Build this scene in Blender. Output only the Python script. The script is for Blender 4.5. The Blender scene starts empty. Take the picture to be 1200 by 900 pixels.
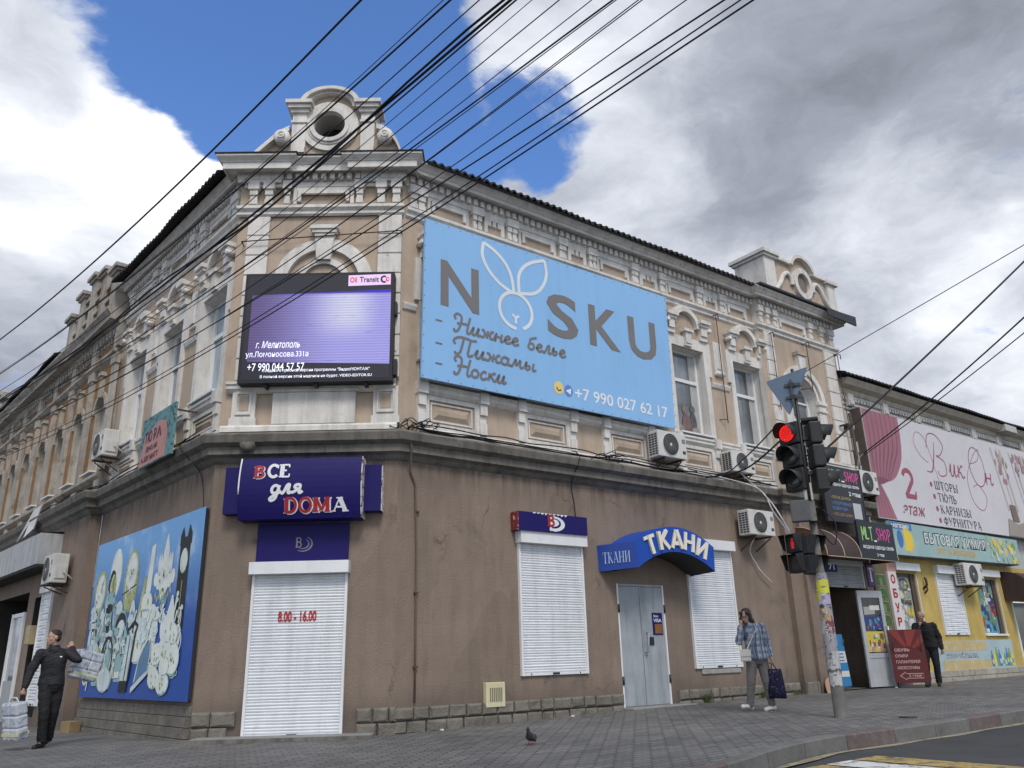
import bpy, bmesh, math, random
from math import sin, cos, pi, radians, sqrt, atan2
from mathutils import Vector, Matrix
random.seed(7)
SC = bpy.context.scene
COL = SC.collection

# ------------------------------------------------------------------ camera
FPX = 944.81
PITCH, ROLL = radians(18.828), radians(-1.573)
_fw = Vector((0, cos(PITCH), sin(PITCH)))
_rt = Vector((1, 0, 0))
_up = _rt.cross(_fw)
RT = _rt * cos(ROLL) + _up * sin(ROLL)
UP = -_rt * sin(ROLL) + _up * cos(ROLL)
FW = _fw
cam_data = bpy.data.cameras.new('camera')
cam_data.sensor_width = 36.0
cam_data.lens = FPX / 1200 * 36.0
cam_data.clip_end = 3000
cam_data.clip_start = 0.05
cam = bpy.data.objects.new('camera', cam_data)
COL.objects.link(cam)
m = Matrix((RT, UP, -FW)).transposed().to_4x4()
m.translation = Vector((0, 0, 1.1))
cam.matrix_world = m
SC.camera = cam

# ------------------------------------------------------------------ light and sky
SUN_EL, SUN_AZ = radians(50), radians(166)      # azimuth clockwise from +Y
sd = Vector((sin(SUN_AZ) * cos(SUN_EL), cos(SUN_AZ) * cos(SUN_EL), sin(SUN_EL)))
sun = bpy.data.lights.new('sun', 'SUN')
sun.energy = 1.5
sun.angle = radians(16)
sun.color = (1.0, 0.93, 0.83)
so = bpy.data.objects.new('sun', sun)
so.rotation_euler = sd.to_track_quat('Z', 'Y').to_euler()
COL.objects.link(so)
SC.view_settings.view_transform = 'Standard'
SC.view_settings.look = 'None'
SC.view_settings.exposure = 0.40
SC.view_settings.gamma = 1.0
SC.view_settings.use_curve_mapping = False


class NT:
    """Small helper that writes shader nodes."""
    def __init__(s, tree):
        s.t = tree
        s.n = tree.nodes
        s.n.clear()

    def new(s, typ, **kw):
        nd = s.n.new(typ)
        for k, v in kw.items():
            setattr(nd, k, v)
        return nd

    def put(s, nd, key, v):
        sk = nd.inputs[key]
        if isinstance(v, bpy.types.NodeSocket):
            s.t.links.new(v, sk)
        elif v is not None:
            if sk.type == 'RGBA' and len(v) == 3:
                v = (*v, 1)
            sk.default_value = v

    def math(s, op, a, b=None, c=None, clamp=False):
        nd = s.new('ShaderNodeMath', operation=op, use_clamp=clamp)
        s.put(nd, 0, a)
        if b is not None:
            s.put(nd, 1, b)
        if c is not None:
            s.put(nd, 2, c)
        return nd.outputs[0]

    def vmath(s, op, a, b=None):
        nd = s.new('ShaderNodeVectorMath', operation=op)
        s.put(nd, 0, a)
        if b is not None:
            s.put(nd, 1, b)
        return nd.outputs['Value'] if op in ('DOT_PRODUCT', 'LENGTH') else nd.outputs[0]

    def scale(s, v, k):
        nd = s.new('ShaderNodeVectorMath', operation='SCALE')
        s.put(nd, 0, v)
        s.put(nd, 'Scale', k)
        return nd.outputs[0]

    def ramp(s, v, lo, hi, a=0.0, b=1.0, smooth=True):
        nd = s.new('ShaderNodeMapRange', interpolation_type='SMOOTHSTEP' if smooth else 'LINEAR')
        for k, x in zip(('Value', 'From Min', 'From Max', 'To Min', 'To Max'), (v, lo, hi, a, b)):
            s.put(nd, k, x)
        return nd.outputs[0]

    def noise(s, vec, scale, detail=4, rough=.55, dist=0.0, dim='3D'):
        nd = s.new('ShaderNodeTexNoise', noise_dimensions=dim)
        s.put(nd, 'Vector', vec)
        s.put(nd, 'Scale', scale)
        s.put(nd, 'Detail', detail)
        s.put(nd, 'Roughness', rough)
        s.put(nd, 'Distortion', dist)
        return nd.outputs[0]

    def mix(s, f, a, b, blend='MIX'):
        nd = s.new('ShaderNodeMix', data_type='RGBA', blend_type=blend)
        s.put(nd, 0, f)
        s.put(nd, 6, a)
        s.put(nd, 7, b)
        return nd.outputs[2]

    def mapping(s, vec, scale=(1, 1, 1), rot=(0, 0, 0), loc=(0, 0, 0)):
        nd = s.new('ShaderNodeMapping')
        s.put(nd, 'Vector', vec)
        nd.inputs['Scale'].default_value = scale
        nd.inputs['Rotation'].default_value = rot
        nd.inputs['Location'].default_value = loc
        return nd.outputs[0]


world = bpy.data.worlds.new('World')
SC.world = world
world.use_nodes = True
W = NT(world.node_tree)


def heading(x, y):
    v = RT * ((x - 600) / FPX) - UP * ((y - 450) / FPX) + FW
    return tuple(v.normalized())


tc = W.new('ShaderNodeTexCoord').outputs['Generated']
dirv = W.vmath('NORMALIZE', tc)
sep = W.new('ShaderNodeSeparateXYZ')
W.put(sep, 0, dirv)
hz = W.math('ADD', W.math('MAXIMUM', sep.outputs[2], 0.0), 0.35)
comb = W.new('ShaderNodeCombineXYZ')
W.put(comb, 0, W.math('DIVIDE', sep.outputs[0], hz))
W.put(comb, 1, W.math('DIVIDE', sep.outputs[1], hz))
W.put(comb, 2, W.math('MULTIPLY', sep.outputs[2], 1.2))
pl = comb.outputs[0]
warp = W.new('ShaderNodeTexNoise')
W.put(warp, 'Vector', pl)
W.put(warp, 'Scale', 3.0)
W.put(warp, 'Detail', 6)
wv = W.scale(W.vmath('SUBTRACT', warp.outputs['Color'], (0.5, 0.5, 0.5)), 0.22)
dirw = W.vmath('NORMALIZE', W.vmath('ADD', dirv, wv))
plw = W.vmath('ADD', pl, W.scale(wv, 1.3))


def blob(x, y, r, amp):
    d = W.vmath('DOT_PRODUCT', dirw, heading(x, y))
    return W.ramp(d, cos(r / FPX * 1.25), 1.0, 0.0, amp)


def total(lst):
    acc = None
    for b in lst:
        v = blob(*b)
        acc = v if acc is None else W.math('ADD', acc, v)
    return acc


# openings of blue sky (negative) and thick cloud (positive)
cover = total([(230, 60, 150, -.62), (350, 70, 160, -.58), (470, 60, 110, -.42), (300, 190, 80, -.35), (530, 120, 80, -.25), (420, 150, 110, -.5), (640, 150, 60, -.42), (590, 205, 50, -.34), (500, 210, 70, -.32), (140, 80, 60, .16), (500, 110, 40, .14),
               (40, 180, 190, .5), (215, 215, 95, .55), (110, 260, 160, .4), (20, 60, 110, .1), (560, 60, 60, .1), (880, 200, 420, .25), (560, 260, 60, .18)])
n_big = W.noise(plw, 2.2, 9, .58)
n_mid = W.noise(plw, 5.5, 8, .6)
dens = W.math('ADD', W.math('ADD', n_big, W.math('MULTIPLY', W.math('SUBTRACT', n_mid, .5), .55)), cover)
n_fine = W.noise(plw, 14, 7, .65)
dens = W.math('ADD', dens, W.math('MULTIPLY', W.math('SUBTRACT', n_fine, .5), .42))
alpha = W.ramp(dens, .30, .55)
# brightness of the cloud deck
bright = total([(60, 110, 190, .44), (230, 195, 110, .44), (110, 200, 120, .18), (30, 430, 260, -.05), (600, 270, 180, .22), (1120, 230, 130, .2), (1180, 420, 160, .25), (880, 300, 200, .12), (700, 90, 120, .12), (760, 20, 160, .1),
                (1010, 90, 190, -.22), (960, 300, 150, -.06), (1100, 330, 120, -.02), (60, 360, 200, -.09), (1000, 410, 100, -.12), (20, 30, 70, -.15)])
n_b1 = W.noise(W.vmath('ADD', plw, (3.1, 7.7, 0)), 1.9, 8, .58)
n_b2 = W.noise(W.vmath('ADD', plw, (9.3, 1.7, 0)), 6.5, 8, .62)
# the sky behind the viewer is a thinner, lighter deck
back = W.ramp(sep.outputs[1], .1, -.5, 0.0, .30)
br = W.math('ADD', W.math('ADD', .50, bright), W.math('ADD', W.math('MULTIPLY', W.math('SUBTRACT', n_b1, .5), 1.25), W.math('MULTIPLY', W.math('SUBTRACT', n_b2, .5), .55)))
br = W.math('ADD', br, back, clamp=True)
cr = W.new('ShaderNodeValToRGB')
W.put(cr, 0, br)
el = cr.color_ramp.elements
el[0].position, el[0].color = 0.0, (.105, .115, .145, 1)
el[1].position, el[1].color = 1.0, (.88, .89, .91, 1)
e2 = cr.color_ramp.elements.new(.45)
e2.color = (.315, .34, .40, 1)
e3 = cr.color_ramp.elements.new(.75)
e3.color = (.60, .63, .69, 1)
sky = W.new('ShaderNodeTexSky', sky_type='NISHITA', sun_disc=False, sun_elevation=SUN_EL, sun_rotation=SUN_AZ)
sky.air_density, sky.dust_density, sky.ozone_density = 1.0, .3, 3.5
bg_sky = W.new('ShaderNodeBackground')
hs = W.new('ShaderNodeHueSaturation')
W.put(hs, 'Color', sky.outputs[0])
W.put(hs, 'Hue', .508)
W.put(hs, 'Saturation', 1.16)
W.put(hs, 'Value', 1.12)
W.put(bg_sky, 'Color', hs.outputs[0])
W.put(bg_sky, 'Strength', .15)
bg_cl = W.new('ShaderNodeBackground')
W.put(bg_cl, 'Color', cr.outputs[0])
W.put(bg_cl, 'Strength', 1.0)
mx = W.new('ShaderNodeMixShader')
W.put(mx, 0, alpha)
W.t.links.new(bg_sky.outputs[0], mx.inputs[1])
W.t.links.new(bg_cl.outputs[0], mx.inputs[2])
wo = W.new('ShaderNodeOutputWorld')
W.t.links.new(mx.outputs[0], wo.inputs[0])


# ------------------------------------------------------------------ frames of the three fronts
def fr_matrix(o, ex):
    ex = Vector(ex).normalized()
    ez = Vector((0, 0, 1))
    ey = ez.cross(ex)
    mt = Matrix((ex, ey, ez)).transposed().to_4x4()
    mt.translation = Vector(o)
    return mt


C_R = Vector((-2.0715, 14.0481, 0))
C_L = Vector((-5.3038, 13.9738, 0))
D_R = Vector((sin(radians(53.105)), cos(radians(53.105)), 0))
D_L = Vector((sin(radians(-42.676)), cos(radians(-42.676)), 0))
FR = fr_matrix(C_R, D_R)                  # right front: x to the right, y into the wall, z up
FM = fr_matrix(C_L, C_R - C_L)            # chamfered corner front
FL = fr_matrix(C_L, -D_L)                 # left front: x runs from far (negative) to the corner (0)
LM = (C_R - C_L).length


def gz(x):
    xs = [-60, -14, -9.25, -5.3, -2.07, 2.6, 7.4, 16, 40, 80]
    zs = [-.25, -.12, -.09, -.01, 0, .11, .13, .18, .25, .3]
    if x <= xs[0]:
        return zs[0]
    for i in range(len(xs) - 1):
        if x <= xs[i + 1]:
            t = (x - xs[i]) / (xs[i + 1] - xs[i])
            return zs[i] + (zs[i + 1] - zs[i]) * t
    return zs[-1]


# ------------------------------------------------------------------ materials
MATS = {}


def mat(name, rgb, rough=.75, var=.12, scale=4.0, bump=0.0, metal=0.0, streak=0.0, stain=None, emit=0.0, spec=.35, bscale=None):
    if name in MATS:
        return MATS[name]
    mt = bpy.data.materials.new(name)
    mt.use_nodes = True
    N = NT(mt.node_tree)
    out = N.new('ShaderNodeOutputMaterial')
    p = N.new('ShaderNodeBsdfPrincipled')
    N.t.links.new(p.outputs[0], out.inputs[0])
    co = N.new('ShaderNodeTexCoord').outputs['Object']
    c = (*rgb, 1)
    col = c
    if var > 0:
        n = N.noise(co, scale, 6, .6)
        k = N.ramp(n, .25, .75, 1 - var, 1 + var, smooth=False)
        col = N.mix(1.0, c, k, 'MULTIPLY')
        n2 = N.noise(co, scale * .22, 3, .5)
        col = N.mix(1.0, col, N.ramp(n2, .3, .7, 1 - var * .7, 1 + var * .5, smooth=False), 'MULTIPLY')
    if streak > 0:
        sv = N.mapping(co, (5.5, 5.5, .55))
        s1 = N.noise(sv, 1.0, 6, .65)
        col = N.mix(1.0, col, N.ramp(s1, .42, .72, 1.0, 1 - streak), 'MULTIPLY')
    if stain:
        srgb, lo, hi, ssc = stain
        s2 = N.noise(co, ssc, 8, .68, .4)
        col = N.mix(N.ramp(s2, lo, hi), col, (*srgb, 1))
    N.put(p, 'Base Color', col)
    N.put(p, 'Roughness', rough)
    N.put(p, 'Metallic', metal)
    N.put(p, 'Specular IOR Level', spec)
    if emit:
        N.put(p, 'Emission Color', c)
        N.put(p, 'Emission Strength', emit)
    if bump > 0:
        b = N.new('ShaderNodeBump')
        N.put(b, 'Strength', bump)
        N.put(b, 'Distance', .02)
        N.put(b, 'Height', N.noise(co, bscale or scale * 4, 8, .6))
        N.t.links.new(b.outputs[0], p.inputs['Normal'])
    MATS[name] = mt
    return mt


def flat(name, rgb, rough=.55):
    return mat(name, rgb, rough, var=.05, scale=2.0)


# ------------------------------------------------------------------ mesh builder
class MB:
    def __init__(s):
        s.v, s.f, s.m, s.mats = [], [], [], []
        s.smooth = []

    def mi(s, mt):
        if mt not in s.mats:
            s.mats.append(mt)
        return s.mats.index(mt)

    def add(s, vs, fs, mt, smooth=False, mx=None):
        b = len(s.v)
        if mx is not None:
            vs = [mx @ Vector(q) for q in vs]
        s.v.extend([tuple(q) for q in vs])
        i = s.mi(mt)
        for f in fs:
            s.f.append(tuple(b + k for k in f))
            s.m.append(i)
            s.smooth.append(smooth)
        return s

    def box(s, x0, x1, y0, y1, z0, z1, mt, mx=None, bev=0.0):
        if bev > 0:
            bm = bmesh.new()
            bmesh.ops.create_cube(bm, size=1)
            for v in bm.verts:
                v.co = Vector(((x0 + x1) / 2 + v.co.x * (x1 - x0), (y0 + y1) / 2 + v.co.y * (y1 - y0), (z0 + z1) / 2 + v.co.z * (z1 - z0)))
            bmesh.ops.bevel(bm, geom=bm.edges[:], offset=bev, segments=2, affect='EDGES', profile=.5)
            bm.verts.index_update()
            s.add([v.co.copy() for v in bm.verts], [[v.index for v in f.verts] for f in bm.faces], mt, False, mx)
            bm.free()
            return s
        vs = [(x0, y0, z0), (x1, y0, z0), (x1, y1, z0), (x0, y1, z0), (x0, y0, z1), (x1, y0, z1), (x1, y1, z1), (x0, y1, z1)]
        fs = [(0, 1, 5, 4), (1, 2, 6, 5), (2, 3, 7, 6), (3, 0, 4, 7), (4, 5, 6, 7), (3, 2, 1, 0)]
        return s.add(vs, fs, mt, False, mx)

    def prism(s, pts, y0, y1, mt, mx=None, holes=None):
        """A polygon in x,z given a thickness from y0 (front) to y1."""
        n = len(pts)
        vs = [(x, y0, z) for x, z in pts] + [(x, y1, z) for x, z in pts]
        area = sum(pts[i][0] * pts[(i + 1) % n][1] - pts[(i + 1) % n][0] * pts[i][1] for i in range(n))
        tri = tess(pts)
        fs = []
        for a, b, c in tri:
            fs.append((a, b, c) if True else (a, c, b))
            fs.append((a + n, c + n, b + n))
        for i in range(n):
            j = (i + 1) % n
            fs.append((i, j, j + n, i + n) if area < 0 else (j, i, i + n, j + n))
        return s.add(vs, fs, mt, False, mx)

    def sheet(s, pts, y, mt, mx=None):
        vs = [(x, y, z) for x, z in pts]
        return s.add(vs, [t for t in tess(pts)], mt, False, mx)

    def quad(s, a, b, c, d, mt, mx=None):
        return s.add([a, b, c, d], [(0, 1, 2, 3)], mt, False, mx)

    def lathe(s, prof, mt, mx=None, seg=20, smooth=True):
        """prof: (r, z) turned about z."""
        vs, fs = [], []
        for r, z in prof:
            for k in range(seg):
                a = 2 * pi * k / seg
                vs.append((r * cos(a), r * sin(a), z))
        for i in range(len(prof) - 1):
            for k in range(seg):
                k2 = (k + 1) % seg
                fs.append((i * seg + k, i * seg + k2, (i + 1) * seg + k2, (i + 1) * seg + k))
        fs.append(tuple(range(seg - 1, -1, -1)))
        fs.append(tuple((len(prof) - 1) * seg + k for k in range(seg)))
        return s.add(vs, fs, mt, smooth, mx)

    def tube(s, pts, r, mt, seg=6, mx=None, smooth=True, r2=None):
        pts = [Vector(p) for p in pts]
        n = len(pts)
        vs, fs = [], []
        ref = None
        for i, p in enumerate(pts):
            t = (pts[min(i + 1, n - 1)] - pts[max(i - 1, 0)]).normalized()
            if ref is None:
                ref = t.orthogonal().normalized()
            ref = (ref - t * ref.dot(t)).normalized()
            bi = t.cross(ref)
            rr = r if r2 is None else r + (r2 - r) * i / (n - 1)
            for k in range(seg):
                a = 2 * pi * k / seg
                vs.append(p + ref * (rr * cos(a)) + bi * (rr * sin(a)))
        for i in range(n - 1):
            for k in range(seg):
                k2 = (k + 1) % seg
                fs.append((i * seg + k, i * seg + k2, (i + 1) * seg + k2, (i + 1) * seg + k))
        fs.append(tuple(range(seg - 1, -1, -1)))
        fs.append(tuple((n - 1) * seg + k for k in range(seg)))
        return s.add(vs, fs, mt, smooth, mx)

    def ring(s, cx, cz, r0, r1, y0, y1, mt, a0=0.0, a1=2 * pi, seg=28, mx=None, sz=1.0):
        """A flat ring or arch in x,z from radius r0 to r1, with thickness y0..y1."""
        full = abs(a1 - a0 - 2 * pi) < 1e-6
        n = seg
        vs, fs = [], []
        cnt = n if full else n + 1
        for k in range(cnt):
            a = a0 + (a1 - a0) * k / n
            for r, y in ((r0, y0), (r1, y0), (r1, y1), (r0, y1)):
                vs.append((cx + r * cos(a), y, cz + r * sz * sin(a)))
        for k in range(n):
            i, j = k * 4, ((k + 1) % cnt) * 4
            for q in range(4):
                q2 = (q + 1) % 4
                fs.append((i + q, j + q, j + q2, i + q2))
        if not full:
            fs.append((0, 1, 2, 3))
            e = (cnt - 1) * 4
            fs.append((e + 3, e + 2, e + 1, e))
        return s.add(vs, fs, mt, False, mx)

    def disc(s, cx, cz, rx, rz, y, mt, seg=24, mx=None):
        pts = [(cx + rx * cos(2 * pi * k / seg), cz + rz * sin(2 * pi * k / seg)) for k in range(seg)]
        vs = [(x, y, z) for x, z in pts]
        return s.add(vs, [tuple(range(seg))], mt, False, mx)

    def ball(s, c, r, mt, mx=None, seg=14, rings=9, rr=None):
        rx, ry, rz = rr or (r, r, r)
        vs, fs = [], []
        for i in range(rings + 1):
            th = pi * i / rings
            for k in range(seg):
                a = 2 * pi * k / seg
                vs.append((c[0] + rx * sin(th) * cos(a), c[1] + ry * sin(th) * sin(a), c[2] + rz * cos(th)))
        for i in range(rings):
            for k in range(seg):
                k2 = (k + 1) % seg
                fs.append((i * seg + k, (i + 1) * seg + k, (i + 1) * seg + k2, i * seg + k2))
        return s.add(vs, fs, mt, True, mx)

    def mesh(s, name):
        me = bpy.data.meshes.new(name)
        me.from_pydata(s.v, [], s.f)
        for mt in s.mats:
            me.materials.append(mt)
        me.polygons.foreach_set('material_index', s.m)
        me.polygons.foreach_set('use_smooth', s.smooth)
        bm = bmesh.new()
        bm.from_mesh(me)
        bmesh.ops.recalc_face_normals(bm, faces=bm.faces)
        bm.to_mesh(me)
        bm.free()
        me.update()
        return me

    def build(s, name, parent=None, mx=None):
        o = bpy.data.objects.new(name, s.mesh(name))
        COL.objects.link(o)
        if parent is not None:
            o.parent = parent
        if mx is not None:
            o.matrix_basis = mx
        return o


def tess(pts):
    """Triangles of a simple polygon (ear clipping)."""
    from mathutils.geometry import tessellate_polygon
    return [tuple(t) for t in tessellate_polygon([[Vector((x, z, 0)) for x, z in pts]])]


def thing(name, label, cat, mx=None, group=None):
    o = bpy.data.objects.new(name, None)
    o.empty_display_size = .2
    COL.objects.link(o)
    if mx is not None:
        o.matrix_world = mx
    o['label'], o['category'] = label, cat
    if group:
        o['group'] = group
    return o


def tag(o, label, cat, group=None):
    o['label'], o['category'] = label, cat
    if group:
        o['group'] = group
    return o


def struct(o):
    o['kind'] = 'structure'
    return o


def at(F, x, z=0.0, out=0.0):
    """A frame like F moved to x along the front, out metres before it, at height z."""
    return F @ Matrix.Translation(Vector((x, -out, z)))


def copy_tree(o, parent=None):
    c = o.copy()
    COL.objects.link(c)
    if parent is not None:
        c.parent = parent
    for ch in list(o.children):
        copy_tree(ch, c)
    return c


# ------------------------------------------------------------------ lettering
def text_into(mb, txt, x0, x1, z0, z1, y, mt, bold=0.0, depth=.004, mx=None, keep=False, shear=0.0, spacing=1.0):
    """Write txt so that its outline fills x0..x1, z0..z1 on the plane y (front at y - depth)."""
    cu = bpy.data.curves.new('lettering', 'FONT')
    cu.body = txt
    cu.offset = bold
    cu.resolution_u = 3
    cu.shear = shear
    cu.space_character = spacing
    ob = bpy.data.objects.new('lettering', cu)
    me = bpy.data.meshes.new_from_object(ob)
    vs = [v.co.copy() for v in me.vertices]
    fs = [list(p.vertices) for p in me.polygons]
    bpy.data.objects.remove(ob)
    bpy.data.meshes.remove(me)
    bpy.data.curves.remove(cu)
    if not vs:
        return
    ax, bx = min(v.x for v in vs), max(v.x for v in vs)
    az, bz = min(v.y for v in vs), max(v.y for v in vs)
    kx, kz = (x1 - x0) / max(bx - ax, 1e-6), (z1 - z0) / max(bz - az, 1e-6)
    pts = [(x0 + (v.x - ax) * kx, y - depth, z0 + (v.y - az) * kz) for v in vs]
    mb.add(pts, fs, mt, False, mx)


def smooth_line(pts, n=6):
    """Catmull-Rom through pts."""
    out = []
    P = [pts[0]] + list(pts) + [pts[-1]]
    for i in range(1, len(P) - 2):
        p0, p1, p2, p3 = P[i - 1], P[i], P[i + 1], P[i + 2]
        for k in range(n):
            t = k / n
            out.append(tuple(.5 * ((2 * p1[c]) + (-p0[c] + p2[c]) * t + (2 * p0[c] - 5 * p1[c] + 4 * p2[c] - p3[c]) * t * t + (-p0[c] + 3 * p1[c] - 3 * p2[c] + p3[c]) * t ** 3) for c in (0, 1)))
    out.append(tuple(pts[-1]))
    return out


def ribbon(mb, pts, w, y, mt, mx=None, w2=None, closed=False):
    """A flat stroke of width w along x,z points on the plane y."""
    n = len(pts)
    vs, fs = [], []
    for i in range(n):
        if closed:
            a, b = pts[(i - 1) % n], pts[(i + 1) % n]
        else:
            a, b = pts[max(i - 1, 0)], pts[min(i + 1, n - 1)]
        dx, dz = b[0] - a[0], b[1] - a[1]
        L = sqrt(dx * dx + dz * dz) or 1
        nx, nz = -dz / L, dx / L
        ww = w if w2 is None else w + (w2 - w) * abs(2 * i / max(n - 1, 1) - 1)
        vs += [(pts[i][0] + nx * ww / 2, y, pts[i][1] + nz * ww / 2), (pts[i][0] - nx * ww / 2, y, pts[i][1] - nz * ww / 2)]
    for i in range(n if closed else n - 1):
        j = (i + 1) % n
        fs.append((2 * i, 2 * i + 1, 2 * j + 1, 2 * j))
    mb.add(vs, fs, mt, False, mx)


# serif capitals drawn as strokes on a 0..1 box: (width, [strokes]); t = thick, h = hairline
def _arc(cx, cz, rx, rz, a0, a1, n=10):
    return [(cx + rx * cos(radians(a0 + (a1 - a0) * k / n)), cz + rz * sin(radians(a0 + (a1 - a0) * k / n))) for k in range(n + 1)]


SERIF = {
    'Т': (.8, [('t', [(.4, 0), (.4, 1)]), ('h', [(.0, 1), (.8, 1)]), ('h', [(.02, 1), (.02, .8)]), ('h', [(.78, 1), (.78, .8)])]),
    'К': (.8, [('t', [(.14, 0), (.14, 1)]), ('h', [(.18, .5), (.7, 1)]), ('t', [(.3, .6), (.72, 0)])]),
    'А': (.84, [('h', [(.1, 0), (.42, 1)]), ('t', [(.42, 1), (.74, 0)]), ('b', [(.2, .32), (.62, .32)])]),
    'Н': (.9, [('t', [(.16, 0), (.16, 1)]), ('t', [(.74, 0), (.74, 1)]), ('b', [(.16, .5), (.74, .5)])]),
    'И': (.9, [('t', [(.16, 0), (.16, 1)]), ('t', [(.74, 0), (.74, 1)]), ('b', [(.16, .06), (.74, .94)])]),
    'В': (.78, [('t', [(.16, 0), (.16, 1)]), ('m', [(.16, .97)] + _arc(.36, .76, .26, .21, 90, -90) + [(.16, .55)]), ('m', [(.16, .52)] + _arc(.38, .28, .3, .25, 90, -90) + [(.16, .03)])]),
    'С': (.8, [('m', _arc(.44, .5, .36, .47, 42, 318, 16)), ('h', [(.74, .98), (.74, .7)])]),
    'Е': (.74, [('t', [(.16, 0), (.16, 1)]), ('b', [(.16, .97), (.68, .97)]), ('b', [(.16, .03), (.7, .03)]), ('b', [(.16, .52), (.5, .52)]), ('h', [(.67, .98), (.67, .76)]), ('h', [(.7, .02), (.7, .26)])]),
    'D': (.86, [('t', [(.16, 0), (.16, 1)]), ('m', [(.16, .97)] + _arc(.4, .5, .36, .47, 90, -90, 14) + [(.16, .03)])]),
    'О': (.88, [('m', _arc(.44, .5, .36, .47, 0, 360, 22))]),
    'М': (1.06, [('t', [(.14, 0), (.14, 1)]), ('t', [(.92, 0), (.92, 1)]), ('m', [(.16, .98), (.53, .1)]), ('m', [(.53, .1), (.9, .98)])]),
    'Ш': (1.1, [('t', [(.14, 0), (.14, 1)]), ('t', [(.53, 0), (.53, 1)]), ('t', [(.92, 0), (.92, 1)]), ('b', [(.14, .03), (.92, .03)])]),
    'Р': (.74, [('t', [(.16, 0), (.16, 1)]), ('m', [(.16, .97)] + _arc(.36, .72, .28, .25, 90, -90) + [(.16, .47)])]),
    'Ы': (1.02, [('t', [(.14, 0), (.14, 1)]), ('m', [(.14, .55)] + _arc(.32, .28, .26, .25, 90, -90) + [(.14, .03)]), ('t', [(.86, 0), (.86, 1)])]),
    'Ю': (1.1, [('t', [(.14, 0), (.14, 1)]), ('b', [(.14, .5), (.4, .5)]), ('m', _arc(.7, .5, .3, .47, 0, 360, 20))]),
    'Л': (.84, [('h', [(.06, .02), (.22, .3), (.3, 1)]), ('t', [(.68, 0), (.68, 1)]), ('b', [(.26, .97), (.7, .97)])]),
    'Ь': (.72, [('t', [(.16, 0), (.16, 1)]), ('m', [(.16, .55)] + _arc(.34, .28, .28, .25, 90, -90) + [(.16, .03)])]),
    'З': (.7, [('m', _arc(.34, .75, .24, .22, 160, -90)), ('m', _arc(.32, .27, .3, .25, 90, -160))]),
    'Ф': (1.0, [('t', [(.5, 0), (.5, 1)]), ('m', _arc(.5, .52, .42, .27, 0, 360, 20))]),
    'У': (.8, [('t', [(.06, 1), (.42, .4)]), ('h', [(.74, 1), (.42, .4), (.3, .1), (.14, .06)])]),
    '2': (.7, [('m', _arc(.33, .72, .25, .25, 170, -30) + [(.42, .45), (.1, .06)]), ('t2', [(.08, .06), (.64, .06)]), ('h', [(.64, .04), (.66, .26)])]),
}


LAT = dict(zip('OMATKHBCEPY', 'ОМАТКНВСЕРУ'))


def serif_into(mb, txt, x0, x1, z0, z1, y, mt, heavy=1.0, mx=None, gap=.1):
    txt = ''.join(LAT.get(c, c) for c in txt)
    ws = [SERIF[c][0] + gap if c in SERIF else .45 for c in txt]
    tot = sum(ws) - gap
    k = (x1 - x0) / tot
    hgt = z1 - z0
    x = x0
    lay = 0
    kk = min(k, hgt)
    wt = {'t': .17, 't2': .12, 'm': .12, 'b': .07, 'h': .055}
    for c, w in zip(txt, ws):
        if c in SERIF:
            for kind, pts in SERIF[c][1]:
                P = [(x + px * k, z0 + pz * hgt) for px, pz in pts]
                ww = wt[kind] * kk * heavy
                lay += 1
                ribbon(mb, P, ww, y - .0004 * (lay % 12), mt, mx)
                if kind in ('t', 'h') and len(pts) == 2 and abs(pts[0][1] - pts[1][1]) > .9:
                    for q in P:
                        sgn = 1 if q[1] < (z0 + z1) / 2 else -1
                        lay += 1
                        ribbon(mb, [(q[0] - ww * .5 - .06 * k, q[1] + sgn * .03 * hgt), (q[0] + ww * .5 + .06 * k, q[1] + sgn * .03 * hgt)], .06 * hgt * max(1, heavy * .8), y - .0004 * (lay % 12), mt, mx)
        x += w * k


# joined-up script, drawn as strokes (advance, [strokes]) on an x-height of 1
def _o(cx=.4, cz=.5, rx=.34, rz=.48, a0=60, a1=420):
    return _arc(cx, cz, rx, rz, a0, a1, 12)


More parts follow.
